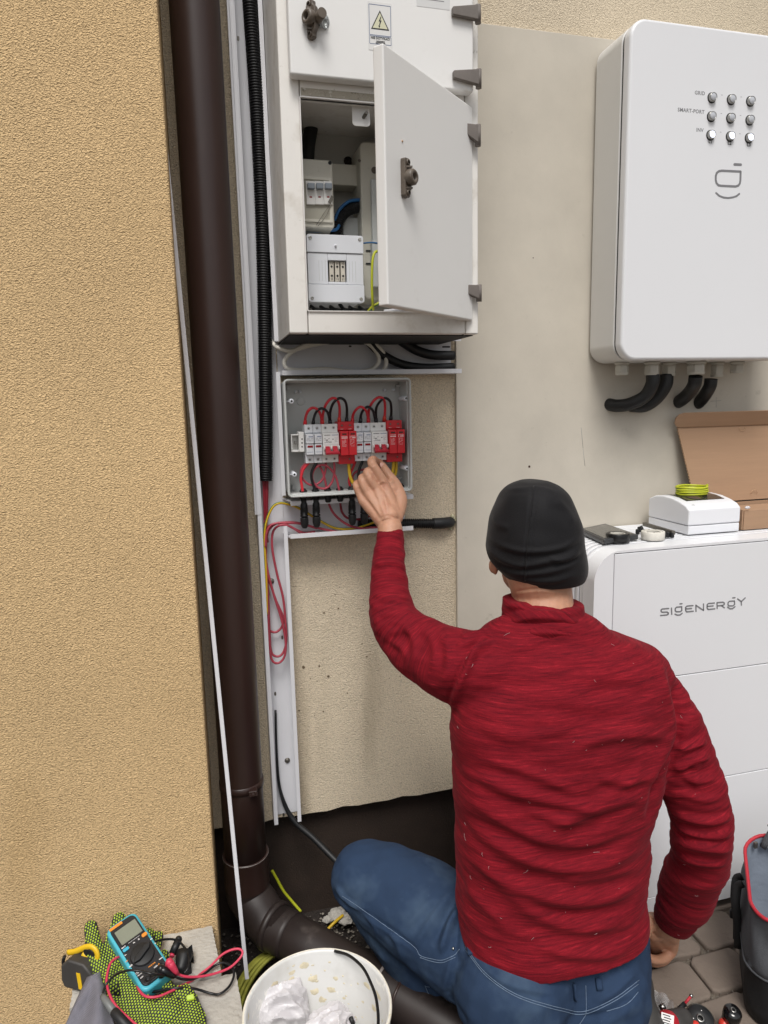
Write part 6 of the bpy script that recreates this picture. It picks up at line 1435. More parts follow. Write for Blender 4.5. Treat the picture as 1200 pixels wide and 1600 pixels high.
mb.hexa([a - s * .004 + V(0, 0, -.004), b - s * .004 + V(0, 0, -.004), b + s * .004 + V(0, 0, -.004), a + s * .004 + V(0, 0, -.004), a - s * .004 + V(0, 0, .005), b - s * .004 + V(0, 0, .005), b + s * .004 + V(0, 0, .005), a + s * .004 + V(0, 0, .005)]); part('metal_bar', mb, M['steel_dark'], t, bevel=.001)
for k, (px, py, rx) in enumerate(((1000, 827, .012), (996, 831, .009), (1043, 835, .013), (1050, 836, .008))):
    mb = MB(); mb.box(WZ(px, py, TZ + .007), (rx, .008, .013), Matrix.Rotation(.3 + k * .5, 3, 'Z')); part('jaw' if k < 2 else 'handle', mb, M['black'], t, bevel=.002)
mb = MB(); mb.tube([WZ(1001, 822, TZ + .018), WZ(1008, 831, TZ + .006), WZ(1040, 838, TZ + .006)], .004, 8, spl=4); part('grip', mb, M['black'], t)

# ------------------------------------------------------------------ blocks and things at the lower left
def rough_block(name, label, P, h, seed):
    n = 30
    mb = MB(); tl, tr, br, bl = [Vector(p) for p in P]
    def g(u, v): return (tl * (1 - u) + tr * u) * (1 - v) + (bl * (1 - u) + br * u) * v
    r = random.Random(seed); vs = []; idx = {}
    for k in range(5):
        z = h * (1 - k / 4) - .03 * (k / 4)
        for i in range(n + 1):
            for j in range(n + 1):
                if k in (0, 4) or i in (0, n) or j in (0, n):
                    e = (i in (0, n)) + (j in (0, n)) + (k == 0); p = g(i / n, j / n); p = Vector((p.x, p.y, z)); c = g(.5, .5)
                    if e >= 2: dv = (Vector((c.x, c.y, z)) - p).normalized(); p += dv * r.uniform(.0005, .0022); p.z -= r.uniform(.0, .002) if k == 0 else 0
                    elif e: p += Vector((r.uniform(-1, 1), r.uniform(-1, 1), r.uniform(-1, .4))) * .0005
                    idx[i, j, k] = len(vs); vs.append(p)
    fs = []
    for i in range(n):
        for j in range(n): fs.append((idx[i, j, 0], idx[i, j + 1, 0], idx[i + 1, j + 1, 0], idx[i + 1, j, 0]))
        for k in range(4):
            fs.append((idx[i, n, k], idx[i, n, k + 1], idx[i + 1, n, k + 1], idx[i + 1, n, k])); fs.append((idx[i, 0, k], idx[i + 1, 0, k], idx[i + 1, 0, k + 1], idx[i, 0, k + 1]))
            fs.append((idx[0, i, k], idx[0, i, k + 1], idx[0, i + 1, k + 1], idx[0, i + 1, k])); fs.append((idx[n, i, k], idx[n, i + 1, k], idx[n, i + 1, k + 1], idx[n, i, k + 1]))
    mb.add(vs, fs, False); return single(name, label, 'block', mb, M['concrete'])
BZ = .226
rough_block('concrete_block', 'rear grey concrete block against the ochre wall, under the multimeter', [(-.285, -.263, 0), (-.036, -.263, 0), (-.022, -.385, 0), (-.278, -.392, 0)], BZ, 1)
rough_block('concrete_block', 'front grey concrete block beside the white bucket', [(-.27, -.395, 0), (.004, -.389, 0), (.020, -.60, 0), (-.262, -.61, 0)], BZ - .004, 2)

def dotted(me, org, mats, tree_h=.5, area=None, sp=.0052, ang=0.0, size=.0019, keep=None):
    pass
def make_glove(label, limbs, u_axis, keep=None, sp=.0050):
    t = thing('work_glove', label, 'glove', limbs[0][0][0] * 1.0)
    mb = MB()
    for L in limbs: limb(mb, L, 14, 6, flat=.62)
    me = fuse(mb, .0032, 5); me.transform(Matrix.Translation(-t.location)); kn = part('knit', me, M['glove_knit'], t)
    tr = BVHTree.FromPolygons([Vector(v.co) + t.location for v in me.vertices], [tuple(p.vertices) for p in me.polygons])
    ps = np.array([tuple(Vector(v.co) + t.location) for v in me.vertices]); c = ps.mean(0); u = Vector(u_axis).normalized(); nv = Vector((.1, -.55, .83)).normalized(); v = nv.cross(u).normalized(); u = v.cross(nv)
    R_ = .16; mb = MB(); k = int(R_ / sp)
    for i in range(-k, k):
        for j in range(-k, k):
            o = Vector(c) + u * (i * sp + (j % 2) * sp / 2) + v * (j * sp * .86) + nv * .3; h = tr.ray_cast(o, -nv)
            if h[0] is None or h[1].dot(nv) < .45: continue
            if keep and not keep(h[0]): continue
            n_ = h[1]; a = (u - n_ * u.dot(n_)).normalized(); b = n_.cross(a); p = h[0]; s = sp * .40
            vs = [p + a * (s * math.cos(w)) + b * (s * .8 * math.sin(w)) for w in [2 * PI * q / 6 for q in range(6)]]; tp = [p + (x - p) * .6 + n_ * .0011 for x in vs]
            mb.add(vs + tp, [(q, (q + 1) % 6, 6 + (q + 1) % 6, 6 + q) for q in range(6)] + [tuple(range(6, 12))], True)
    part('rubber_dots', mb, M['glove_green'], t, kind='stuff'); return t
def GZ(L): return [(WZ(x, y, z), r) for x, y, z, r in L]
make_glove('green dotted black work glove propped against the wall, partly under the multimeter', [GZ([(142, 1449, .300, .0125), (147, 1480, .285, .0145), (158, 1515, .262, .018), (168, 1540, .248, .020)]), GZ([(186, 1437, .300, .0130), (178, 1465, .285, .015), (172, 1500, .262, .019), (180, 1535, .246, .022)]),
    GZ([(232, 1461, .262, .0125), (222, 1480, .255, .015), (200, 1510, .246, .02), (186, 1536, .242, .022)]), GZ([(247, 1464, .250, .011), (240, 1482, .244, .013), (215, 1515, .240, .018)]), GZ([(256, 1494, .242, .011), (246, 1508, .240, .013), (225, 1525, .238, .016)])], (0.1, .6, .5))
make_glove('green dotted black work glove lying flat at the bottom edge, in front of the multimeter', [GZ([(189, 1512, .256, .0130), (200, 1540, .254, .015), (222, 1572, .250, .020), (250, 1590, .246, .026)]), GZ([(262, 1542, .248, .0115), (262, 1560, .246, .018), (262, 1590, .244, .03)]), GZ([(285, 1560, .244, .022), (290, 1590, .242, .028), (292, 1640, .240, .030)]),
    GZ([(300, 1565, .240, .012), (306, 1600, .240, .018), (300, 1640, .24, .02)]), GZ([(225, 1580, .246, .02), (240, 1610, .246, .030), (250, 1660, .246, .032)]), GZ([(172, 1562, .246, .010), (195, 1582, .246, .013), (225, 1610, .246, .018)])], (.6, .6, .1))
mb = MB(); p = WZ(296, 1558, .262); q = [WZ(291, 1555, .2665), WZ(302, 1552, .2665), WZ(304, 1560, .262), (WZ(292, 1563, .262))]; mb.hexa([v - V(0, 0, .003) for v in (q[3], q[2], q[1], q[0])] + [q[3], q[2], q[1], q[0]]); single('glove_tag', 'small lime green rubber tag at the cuff of the front work glove', 'tag', mb, M['glove_green'], bevel=.001)
# grey knitted cuff
mb = MB(); n1, n2 = 26, 22
TL, TR, BL, BR_ = (138, 1528, .262), (154, 1520, .268), (92, 1625, .232), (188, 1640, .236)
vs = []
for i in range(n1 + 1):
    for j in range(n2 + 1):
        u, v = j / n2, i / n1; x = (TL[0] * (1 - u) + TR[0] * u) * (1 - v) + (BL[0] * (1 - u) + BR_[0] * u) * v; y = (TL[1] * (1 - u) + TR[1] * u) * (1 - v) + (BL[1] * (1 - u) + BR_[1] * u) * v
        z = (TL[2] * (1 - u) + TR[2] * u) * (1 - v) + (BL[2] * (1 - u) + BR_[2] * u) * v + .010 * math.sin(u * PI) + .006 * math.sin(u * 9 + v * 3) * min(1, v * 3); vs.append(WZ(x, y, z))
mb.add(vs, [(i * (n2 + 1) + j, i * (n2 + 1) + j + 1, (i + 1) * (n2 + 1) + j + 1, (i + 1) * (n2 + 1) + j) for i in range(n1) for j in range(n2)], True)
cuff = single('knitted_cuff', 'grey ribbed fabric cuff spread below the tape measure', 'fabric', mb, M['cloth'])
sd_ = cuff.modifiers.new('solid', 'SOLIDIFY'); sd_.thickness = .003; sd_.offset = 1
# tape measure
t = thing('tape_measure', 'black and yellow tape measure leaning at the left end of the rear block', 'tape measure', WZ(125, 1530, BZ))
A0 = WZ(160, 1534, BZ + .002); Ux = Vector((.82, -.5, 0)).normalized(); Uy = Vector((-.5, -.82, 0)).normalized() * 1; tilt = Matrix.Rotation(-.25, 3, 'Y')
O_ = A0 + V(-.02, .012, 0); up_ = Vector((-.12, .25, .96)).normalized(); sd2 = Ux.cross(up_).normalized()
mb = MB(); mb.prism([(-.030, 0), (.032, 0), (.036, .008), (.034, .036), (.020, .050), (-.012, .052), (-.030, .038), (-.034, .012)], O_ - sd2 * .0, Ux, up_, sd2 * (1 if sd2.y < 0 else -1), .034); part('case', mb, M['tool_grey'], t, bevel=.004, segs=3)
sgn = (1 if sd2.y < 0 else -1)
mb = MB(); mb.prism([(.004, .006), (.012, .006), (.012, .034), (.004, .034)], O_ + sd2 * sgn * .0345, Ux, up_, sd2 * sgn, .0008); part('yellow_label', mb, M['yellow'], t)
mb = MB(); P_ = [O_ + Ux * a + up_ * b + sd2 * sgn * .012 for a, b in ((-.030, .048), (-.014, .053), (.0, .060), (.012, .066), (.024, .069), (.033, .064), (.034, .054), (.026, .048), (.012, .048), (.002, .052))]
mb.tube(P_, [.0036] * 10, 10, spl=5, flat=1.5); part('yellow_grip', mb, M['yellow'], t)
mb = MB(); mb.prism(rrect(.022, .013, .006, 5, .018, .058), O_ + sd2 * sgn * .009, Ux, up_, sd2 * sgn, .006); part('lock_button', mb, M['black'], t, bevel=.001)
mb = MB(); mb.tube([O_ + Ux * -.034 + up_ * .044 + sd2 * sgn * .017, O_ + Ux * -.040 + up_ * .03 + sd2 * sgn * .017, O_ + Ux * -.036 + up_ * .004 + sd2 * sgn * .017], .003, 8, spl=4); part('belt_clip', mb, M['black'], t)

# multimeter
A_, B_, C_ = WZ(163, 1452, .318), WZ(224, 1551, .274), WZ(213.5, 1439.5, .318)
vv = (A_ - B_); mh = vv.length; vv.normalize(); uu = C_ - A_; uu = uu - vv * uu.dot(vv); mw = uu.length * 1.16; uu.normalize(); nn = uu.cross(vv)
OM = B_; mm = thing('multimeter', 'black digital multimeter in a turquoise rubber holster lying on the gloves', 'multimeter', OM)
print('METER', mh, mw)
def MP(x, y, z=0): return OM + uu * x + vv * y + nn * z
mb = MB(); mb.prism(rrect(mw, mh, .012, 6, mw / 2, mh / 2), MP(0, 0, -.034), uu, vv, nn, .030); part('holster', mb, M['teal'], mm, bevel=.005, segs=4)
mb = MB(); mb.prism(rrect(mw - .010, mh - .012, .010, 6, mw / 2, mh / 2), MP(0, 0, -.006), uu, vv, nn, .0062); face = part('face', mb, M['meter_black'], mm, bevel=.0018)
def mrect(mb, x, y, w, h, r=.001, z=.0003, d=.0008): mb.prism(rrect(w, h, r, 3, x, y), MP(0, 0, z), uu, vv, nn, d)
mb = MB(); mrect(mb, mw * .51, mh * .765, mw * .76, mh * .25, .002, .0002, .0010); part('bezel', mb, mat('bezel', '#26282b', .25), mm)
mb = MB(); mrect(mb, mw * .51, mh * .765, mw * .68, mh * .205, .001, .0012, .0004); part('display', mb, M['lcd'], mm)
mb = MB(); mrect(mb, mw * .30, mh * .935, mw * .42, mh * .036, .001, .0004, .0008); part('orange_stripe', mb, M['orange'], mm)
mb = MB(); mrect(mb, mw * .20, mh * .585, .011, .006, .002, .0002, .0032); part('blue_button', mb, mat('cyan_button', '#3fa9c4', .4), mm, bevel=.001)
mb = MB(); mrect(mb, mw * .83, mh * .600, .010, .007, .003, .0002, .0034); part('orange_button', mb, M['orange'], mm, bevel=.001)
mb = MB(); mb.lathe([(.0205, .0), (.0195, .0035), (.0185, .004), (0, .004)], MP(mw * .50, mh * .40, .0003), nn, 40); dl = part('dial', mb, M['black'], mm)
mb = MB(); D0 = MP(mw * .5, mh * .40, .0042); du = (uu * .93 + vv * .36).normalized(); dv = nn.cross(du); mb.prism([(-.021, 0), (-.012, .0055), (.012, .0055), (.021, 0), (.012, -.0055), (-.012, -.0055)], D0, du, dv, nn, .0062); part('dial_grip', mb, M['black'], dl, bevel=.0018)
for txt, x, y, s, mt in (('CE', .13, .245, .0065, 'white_print'), ('6000 COUNTS', .20, .210, .0028, 'white_print'), ('600V', .17, .165, .0035, 'white_print'), ('OFF', .08, .37, .0050, 'white_print'), ('mV', .06, .455, .0045, 'orange'), ('V~', .12, .53, .0045, 'white_print'), ('V', .30, .580, .0050, 'orange'), ('Hz', .48, .600, .0040, 'white_print'), ('Ω', .64, .600, .0050, 'white_print'), ('mA', .93, .50, .0040, 'white_print'), ('A', .95, .42, .0045, 'white_print'), ('AUTO POWER OFF', .53, .640, .0034, 'white_print'), ('SELECT', .18, .632, .0032, 'white_print'), ('TRUE RMS', .56, .215, .0040, 'orange'), ('COM', .62, .165, .0040, 'white_print'), ('VΩHz', .85, .210, .0035, 'white_print')):
    me = textmesh(txt, s * .72, frameM(MP(mw * x, mh * y, .0006), uu, vv), depth=.0001, bold=.00012); me.transform(Matrix.Translation(-mm.location)); part('print', me, M[mt], face)
mb = MB(); 
for x, y in ((.42, .10), (.60, .11), (.80, .125), (.26, .09)): mb.lathe([(.0058, 0), (.0058, .0018), (.0036, .0018), (.0036, 0), (0, 0)], MP(mw * x, mh * y, .0003), nn, 18)
part('jack', mb, M['black'], mm)
mb = MB(); mb.frame([(mw * .73 + a * .0034, mh * .155 + b * .0034) for a, b in ((0, 1), (-.9, -.6), (.9, -.6))], [(mw * .73 + a * .0018, mh * .155 + b * .0018) for a, b in ((0, 1), (-.9, -.6), (.9, -.6))], MP(0, 0, .0004), uu, vv, nn, .0004); part('hazard_mark', mb, M['orange'], mm)
# test leads
def Q4(L): return [WZ(230 + x / 7.06, 1430 + y / 7.06, z) for x, y, z in L]
def Q3(L): return [WZ(80 + x / 7.5, 1420 + y / 7.5, z) for x, y, z in L]
t = thing('test_lead', 'pink red test lead looping off the multimeter past the edge of the block', 'test lead', WZ(275, 1520, .24))
P_ = Q4([(235, 510, .295), (300, 610, .285), (350, 655, .272), (450, 680, .262), (600, 675, .252), (750, 642, .246), (900, 585, .244), (1000, 500, .248), (1052, 420, .254), (1020, 374, .258), (930, 382, .258), (820, 440, .252), (700, 560, .240), (600, 640, .236), (500, 720, .245), (380, 780, .262), (250, 845, .268), (130, 895, .270), (30, 905, .272)]) + Q3([(1080, 1010, .272), (1030, 950, .270), (1005, 890, .262), (1000, 820, .25)])
mb = MB(); mb.tube(P_, .0021, 10, spl=6); part('cable', mb, M['lead_red'], t)
mb = MB(); a, b, c = Q4([(240, 540, .292), (245, 520, .300), (335, 650, .276)]); mb.tube([a - V(0, 0, .012), a + V(0, 0, .002)], .0062, 12); mb.tube([b, b.lerp(c, .3), b.lerp(c, .7), c], [.0068, .0062, .0048, .0034], 12); ball(mb, b, .0068); part('plug', mb, M['lead_red'], t)
t = thing('test_lead', 'black test lead curling over the grey concrete block', 'test lead', WZ(290, 1530, .24))
P_ = Q4([(180, 610, .290), (290, 670, .275), (400, 708, .262), (520, 700, .250), (640, 640, .240), (740, 560, .238), (830, 524, .240), (910, 550, .240), (952, 610, .238), (950, 690, .234), (900, 790, .231), (800, 868, .230), (700, 862, .230), (560, 820, .240), (430, 800, .262), (300, 806, .268), (120, 836, .262), (0, 850, .255)])
mb = MB(); mb.tube(P_, .0021, 10, spl=6); part('cable', mb, M['black_gloss'], t)
mb = MB(); a, b = Q4([(150, 590, .296), (300, 680, .274)]); mb.tube([a, a.lerp(b, .4), a.lerp(b, .8), b], [.0066, .0064, .0052, .0034], 12); ball(mb, a, .0066); mb.tube([a, a - V(0, 0, .014)], .006, 12); part('plug', mb, M['black_gloss'], t)
mb = MB(); mb.tube(Q4([(30, 330, .285), (90, 290, .285), (180, 268, .275), (280, 266, .268), (350, 290, .262), (425, 375, .258), (458, 480, .254), (450, 580, .250), (405, 645, .245)]), .002, 10, spl=6); single('black_wire', 'thin black lead arching from the multimeter over the probe holder', 'wire', mb, M['black_gloss'])
mb = MB(); mb.tube(Q3([(1330, 780, .285), (1200, 768, .308), (1050, 732, .312), (900, 722, .312), (760, 772, .296), (660, 865, .285), (612, 960, .280), (612, 1035, .276)]), .002, 10, spl=6); single('black_wire', 'thin black lead crossing the multimeter towards the lower probe', 'wire', mb, M['black_gloss'])
mb = MB(); mb.tube(Q3([(820, 560, .285), (760, 578, .290), (695, 640, .290), (658, 760, .286), (652, 880, .282), (690, 1020, .280), (770, 1150, .276), (900, 1275, .272), (1010, 1370, .268)]), .0021, 10, spl=6); single('red_wire', 'pink red lead hanging down the left side of the multimeter over the gloves', 'wire', mb, M['lead_red'])
t = thing('test_probe', 'grey and black test probe crossing the gloves at the bottom edge', 'probe', WZ(175, 1580, .26)); a, b, c = Q3([(600, 1020, .276), (735, 1205, .274), (930, 1420, .270)])
mb = MB(); mb.tube([a, a.lerp(b, .2), b], [.0045, .0055, .0062], 14); part('sleeve', mb, mat('grey_sleeve', '#6d6f6e', .45), t); mb = MB(); mb.tube([b, b.lerp(c, .06), c], [.0068, .0074, .0074], 14); part('grip', mb, M['black'], t)
t = thing('test_probe', 'short black probe handle with a pink collar standing beside the multimeter', 'probe', WZ(275, 1500, BZ)); a, b, c = Q4([(345, 270, .262), (278, 425, .250), (272, 460, .248)])
mb = MB(); mb.tube([a, b], .0068, 16); ball(mb, a, .0067); part('grip', mb, M['black'], t); mb = MB(); mb.tube([b, c], .0046, 12); part('collar', mb, M['lead_red'], t)
t = thing('cable_clamp', 'black plastic clamp with a stubby round boss lying on the block', 'clamp', WZ(290, 1505, BZ)); a, b = Q4([(400, 480, .245), (370, 600, .240)])
mb = MB(); mb.tube([a.lerp(b, -.5), a, b, b.lerp(a, -.25)], [.016, .0145, .0095, .006], 18); part('boss', mb, M['black'], t)
q = Q4([(405, 395, .242), (495, 315, .252), (515, 480, .240), (455, 470, .232)]); mb = MB(); mb.hexa([v - V(0, 0, .010) for v in (q[3], q[2], q[1], q[0])] + [q[3], q[2], q[1], q[0]]); part('wing', mb, M['black'], t, bevel=.001)
q = Q4([(330, 470, .238), (480, 440, .236), (490, 600, .234), (400, 650, .232)]); mb = MB(); mb.hexa([v - V(0, 0, .008) for v in (q[3], q[2], q[1], q[0])] + [q[3], q[2], q[1], q[0]]); part('plate', mb, M['black'], t, bevel=.001)

# ------------------------------------------------------------------ bucket with rubbish bags
bc = Vector((.131, -.530, 0)); bk = thing('bucket', 'white plaster stained plastic bucket with a black wire handle', 'bucket', bc)
mb = MB(); mb.lathe([(0, .004), (.098, .004), (.1005, .0), (.1185, .215), (.1205, .216), (.1205, .222), (.1185, .223), (.1190, .240), (.1228, .241), (.1235, .246), (.1222, .2495), (.1192, .250), (.1172, .246), (.1000, .012), (.096, .008), (0, .008)], bc, n=72); part('shell', mb, M['bucket'], bk)
mb = MB(); mb.lathe([(.1205, .2500), (.1222, .2508), (.1240, .2485), (.1240, .2440)], bc, n=72); part('rim', mb, mat('rim_plaster', '#e6e1d2', .7, var=.1, vs=40, spots=[('#d2bd86', 18, .6, .06, .7)], bump=.8, bs=90, bd=.003), bk)
mb = MB(); P_ = [WZ(x, y, z) for x, y, z in ((523, 1486, .252), (545, 1493, .258), (566, 1511, .262), (579, 1535, .262), (588, 1562, .26), (591, 1600, .256), (584, 1640, .25))]; mb.tube(P_, .0026, 10, spl=6); part('handle', mb, M['black_gloss'], bk)
# blobs of dried plaster on the inner wall
r_ = random.Random(12); mb = MB()
for k in range(150):
    a = r_.uniform(-.6, 3.2); h = r_.uniform(.05, .235); rr_ = .1002 + (.1172 - .1002) * (h / .246); p = bc + V(rr_ * math.cos(a), rr_ * math.sin(a), h); s = r_.choice((.002, .003, .003, .005, .008, .013)); n_ = V(-math.cos(a), -math.sin(a), 0)
    E_ = Matrix((n_.cross(V(0, 0, 1)), V(0, 0, 1), n_)).transposed(); vs = [p + E_ @ V(s * r_.uniform(.5, 1.2) * math.cos(w), .7 * s * r_.uniform(.5, 1.2) * math.sin(w), .0002) for w in [2 * PI * q / 9 for q in range(9)]] + [p + n_ * .0016]
    mb.add(vs, [(q, (q + 1) % 9, 9) for q in range(9)], True)
part('plaster_splash', mb, mat('dried_plaster', '#ddd3b8', .85, var=.2, vs=60, bump=.6, bs=120, bd=.002), bk, kind='stuff')
def crumple(name, label, c, rx, ry, rz, seed, m_, amp=.24, sub=96):
    mb = MB(); ball(mb, (0, 0, 0), 1, 1, 1, 1, n=sub); q = np.array([tuple(v) for v in mb.v]); r = np.random.RandomState(seed)
    w = q + .10 * np.sin(q[:, [1, 2, 0]] * 5 + r.uniform(0, 6, 3)); w /= np.linalg.norm(w, axis=1)[:, None] + 1e-9
    nn_ = r.randn(64, 3); nn_ /= np.linalg.norm(nn_, axis=1)[:, None]; h = r.uniform(1 - 1.3 * amp, 1, 64); dd = w @ nn_.T
    rad = np.where(dd > .15, h[None] / np.maximum(dd, .15), 9).min(1); d = np.zeros(len(q))
    for f in (3.1, 5.7, 9.5):
        k_ = r.randn(3); k_ /= np.linalg.norm(k_); d += (1 - 2 * np.abs(np.sin((q @ k_) * f + 1.4 * np.sin(q @ r.randn(3) * 2.5) + r.uniform(0, 6)))) * .045
    P = q * (rad + d * (amp / .24))[:, None] * np.array([rx, ry, rz]); amp = 0; d = np.zeros(len(q))
    P = P * (1 + amp * d)[:, None] + np.array(tuple(c)); mb.v = [tuple(v) for v in P]; mb.sm = [False] * len(mb.f); return single(name, label, 'plastic bag', mb, m_)
crumple('plastic_bag', 'crumpled thin white plastic bag on the left inside the bucket', WZ(441, 1574, .17), .064, .058, .060, 4, M['bag'])
crumple('plastic_bag', 'smaller white plastic bag in front inside the bucket', WZ(517, 1606, .17), .054, .046, .045, 9, M['bag'])
mb = MB(); mb.tube([WZ(525, 1575, .19), WZ(527, 1583, .18)], .004, 8); mb.tube([WZ(548, 1590, .19), WZ(552, 1600, .18)], .004, 8); single('cable_offcut', 'dark cable offcut poking out between the bags in the bucket', 'offcut', mb, M['black'])

# ------------------------------------------------------------------ green-yellow cable bundle behind the strip
r_ = random.Random(8)
for k in range(13):
    o = k * 3.2; y0 = 1600 - k * 2; mb = MB(); z = .01 + .006 * (k % 4)
    pts = [WZ(352 + o * .4, 1610, z), WZ(362 + o * .7, 1560 - k * 1.5, z + .01), WZ(385 + o * .9, 1515 - k * 1.2, z + .02), WZ(415 + o, 1490 - k * .4, z + .02), WZ(460 + o, 1482 + k * .7, z + .01)]
    striped_wire(mb, pts, .0036); single('earth_cable', 'green and yellow cable in the bundle on the ground between the wall and the bucket', 'cable', mb, [M['gyd_y'], M['gyd_g']], group='earth cables bundled on the ground')
mb = MB(); striped_wire(mb, [W(425, 1360, -.002), W(433, 1374, -.006), W(443, 1392, -.012), W(456, 1408, -.018), W(470, 1424, -.03)], .0034); single('earth_cable', 'green and yellow cable end sticking up against the dark plinth above the elbow', 'cable', mb, [M['gy_y'], M['gy_g']])
mb = MB(); striped_wire(mb, [WZ(512, 1452, .004), WZ(524, 1440, .014), WZ(536, 1430, .016)], .0034); single('earth_cable', 'short bright yellow cable piece on the rubble near the knee', 'cable', mb, [M['yellow_wire'], M['gy_g']])
for k, (px, py, s) in enumerate(((527, 1428, .030), (540, 1437, .022), (512, 1436, .018), (549, 1428, .02))):
    crumple('rubble', ['largest grey chunk of rubble beside the knee', 'grey rubble chunk just below the largest one, by the knee', 'small rubble chunk left of the largest one', 'rubble chunk half hidden by the knee'][k], WZ(px, py, .004), s, s * .8, s * .5, k, M['concrete'], .25, 20)['category'] = 'rubble'
mb = MB(); r_ = random.Random(30)
for k in range(120): p = WZ(r_.uniform(500, 560), r_.uniform(1415, 1460), 0); p.z = -.02; chip(p, r_.uniform(.002, .005), r_)
single('gravel', 'light crumbs of mortar around the rubble beside the knee', 'gravel', mb, mat('mortar_grit', '#857e74', .9, var=.2, vs=40), kind='stuff')

# ------------------------------------------------------------------ tool bag
ed = Vector((.61, .79, 0)).normalized(); ld = Vector((.79, -.61, 0)).normalized(); bcn = Vector((1.040, -.462, 0)) + ld * .215
tb = thing('tool_bag', 'open grey and black fabric tool bag with a red zip edge, at the right border', 'tool bag', bcn)
def bagring(z, k, wig=0, r=.055, dz=0): return [bcn + ld * u * k + ed * v * k + V(0, 0, z + (dz * max(0, v) / .12)) for u, v in rrect(.42, .235, r, 7)]
def shellmesh(levels):
    mb = MB(); n = len(levels[0])
    for L in levels: mb.v += [tuple(v) for v in L]
    for i in range(len(levels) - 1):
        for k in range(n): mb.f.append((i * n + k, i * n + (k + 1) % n, (i + 1) * n + (k + 1) % n, (i + 1) * n + k)); mb.mi.append(0); mb.sm.append(True)
    return mb
def wob(L, a, s): 
    r = random.Random(s); return [v + Vector((math.sin(i * 1.1 + s), math.cos(i * .7 + s), 0)) * a for i, v in enumerate(L)]
part('lower_panel', shellmesh([bagring(.002, .90), bagring(.004, .975), wob(bagring(.03, .99), .002, 4), wob(bagring(.055, .995), .003, 5), wob(bagring(.08, .995), .003, 6), bagring(.112, 1.0)]), M['bagblack'], tb)
part('upper_panel', shellmesh([bagring(.110, 1.002)] + [wob(bagring(.110 + k * .0152, 1.004 - .002 * k, dz=.045 * k / 8), .0045 * math.sin(k / 8 * PI) + .0008, 1 + k * .55) for k in range(9)]), M['bagcloth'], tb)
part('lining', shellmesh([wob(bagring(.236, .975, dz=.045), .001, 2), wob(bagring(.20, .955, dz=.03), .003, 3), wob(bagring(.12, .93), .004, 4), bagring(.05, .9), bagring(.02, .6), bagring(.02, .05)]), M['baglining'], tb)
mb = MB(); mb.tube(wob(bagring(.237, .982, dz=.045), .001, 2), .0036, 10, closed=True); part('red_zip_edge', mb, M['piping'], tb)
mb = MB(); mb.tube(bagring(.111, 1.006), .0024, 8, closed=True); part('seam_tape', mb, M['bagcloth'], tb)
# handle strap, D-ring straps, reflective tab, mesh pocket
def onbag(u, z, off=.004): return bcn + ld * u - ed * (.1175 + off) + V(0, 0, z)
mb = MB()
for u0 in (-.095,): mb.hexa([onbag(u0 - .022, .0, .0008), onbag(u0 + .022, .0, .0008), onbag(u0 + .022, .0, .005), onbag(u0 - .022, .0, .005), onbag(u0 - .022, .195, .0008), onbag(u0 + .022, .195, .0008), onbag(u0 + .022, .195, .005), onbag(u0 - .022, .195, .005)][::1])
part('webbing_strap', mb, M['bagblack'], tb, bevel=.001)
mb = MB(); mb.hexa([onbag(-.055, .10, .001), onbag(.02, .10, .001), onbag(.02, .10, .006), onbag(-.055, .10, .006), onbag(-.055, .135, .001), onbag(.02, .135, .001), onbag(.02, .135, .006), onbag(-.055, .135, .006)]); part('reflective_tab', mb, M['baglining'], tb, bevel=.001)
eb = lambda v, z, o=.006: bcn - ld * (.21 + o) + ed * v + V(0, 0, z)
for v0 in (.02, .045):
    mb = MB(); mb.tube([eb(v0, .215, .002), eb(v0, .205, .012), eb(v0 - .01, .17, .014), eb(v0 - .012, .14, .010), eb(v0 - .012, .11, .006), eb(v0 - .01, .07, .004)], .004, 8, spl=4, flat=2.2); part('side_strap', mb, M['bagblack'], tb)
mb = MB(); c = eb(.028, .165, .014); mb.tube([c + ed * (.014 * math.cos(a)) + V(0, 0, .011 * math.sin(a)) for a in [2 * PI * k / 14 for k in range(14)]], .0018, 8, closed=True); part('d_ring', mb, M['steel_dark'], tb)
mb = MB(); mb.box(eb(.026, .135, .010), (.012, .026, .018), Matrix.Rotation(.9, 3, 'Z')); part('buckle', mb, M['bagblack'], tb, bevel=.003)
mb = MB(); q = [bcn - ld * .17 + ed * .098 + V(0, 0, .262), bcn + ld * .1 + ed * .100 + V(0, 0, .262), bcn + ld * .1 + ed * .108 + V(0, 0, .305), bcn - ld * .155 + ed * .106 + V(0, 0, .305)]
mb.hexa([q[0] - ed * .006, q[1] - ed * .006, q[1], q[0], q[3] - ed * .006, q[2] - ed * .006, q[2], q[3]]); part('mesh_pocket', mb, mat('mesh_fabric', '#77787a', .8, var=.5, vs=420), tb, bevel=.004)
mb = MB(); mb.tube([q[0] - ed * .004, q[3] - ed * .004 + ld * .004, q[3] + V(0, 0, .006) + ld * .02, q[2] + V(0, 0, .006)], .007, 10, spl=4); part('pocket_binding', mb, M['bagcloth'], tb)
mb = MB(); z_ = bcn - ld * .185 + ed * .088 + V(0, 0, .268); mb.box(z_, (.008, .006, .014)); part('zip_puller', mb, M['steel_dark'], tb, bevel=.001)
mb = MB(); mb.box(bcn - ld * .12 + ed * .02 + V(0, 0, .12), (.06, .05, .11), Matrix.Rotation(.7, 3, 'Z')); single('drill_case', 'black tool case inside the grey tool bag', 'tool', mb, M['black'], bevel=.006)
crumple('plastic_bag', 'clear crinkled plastic bag inside the tool bag', bcn - ld * .09 - ed * .02 + V(0, 0, .165), .035, .03, .026, 14, M['bag_clear'])
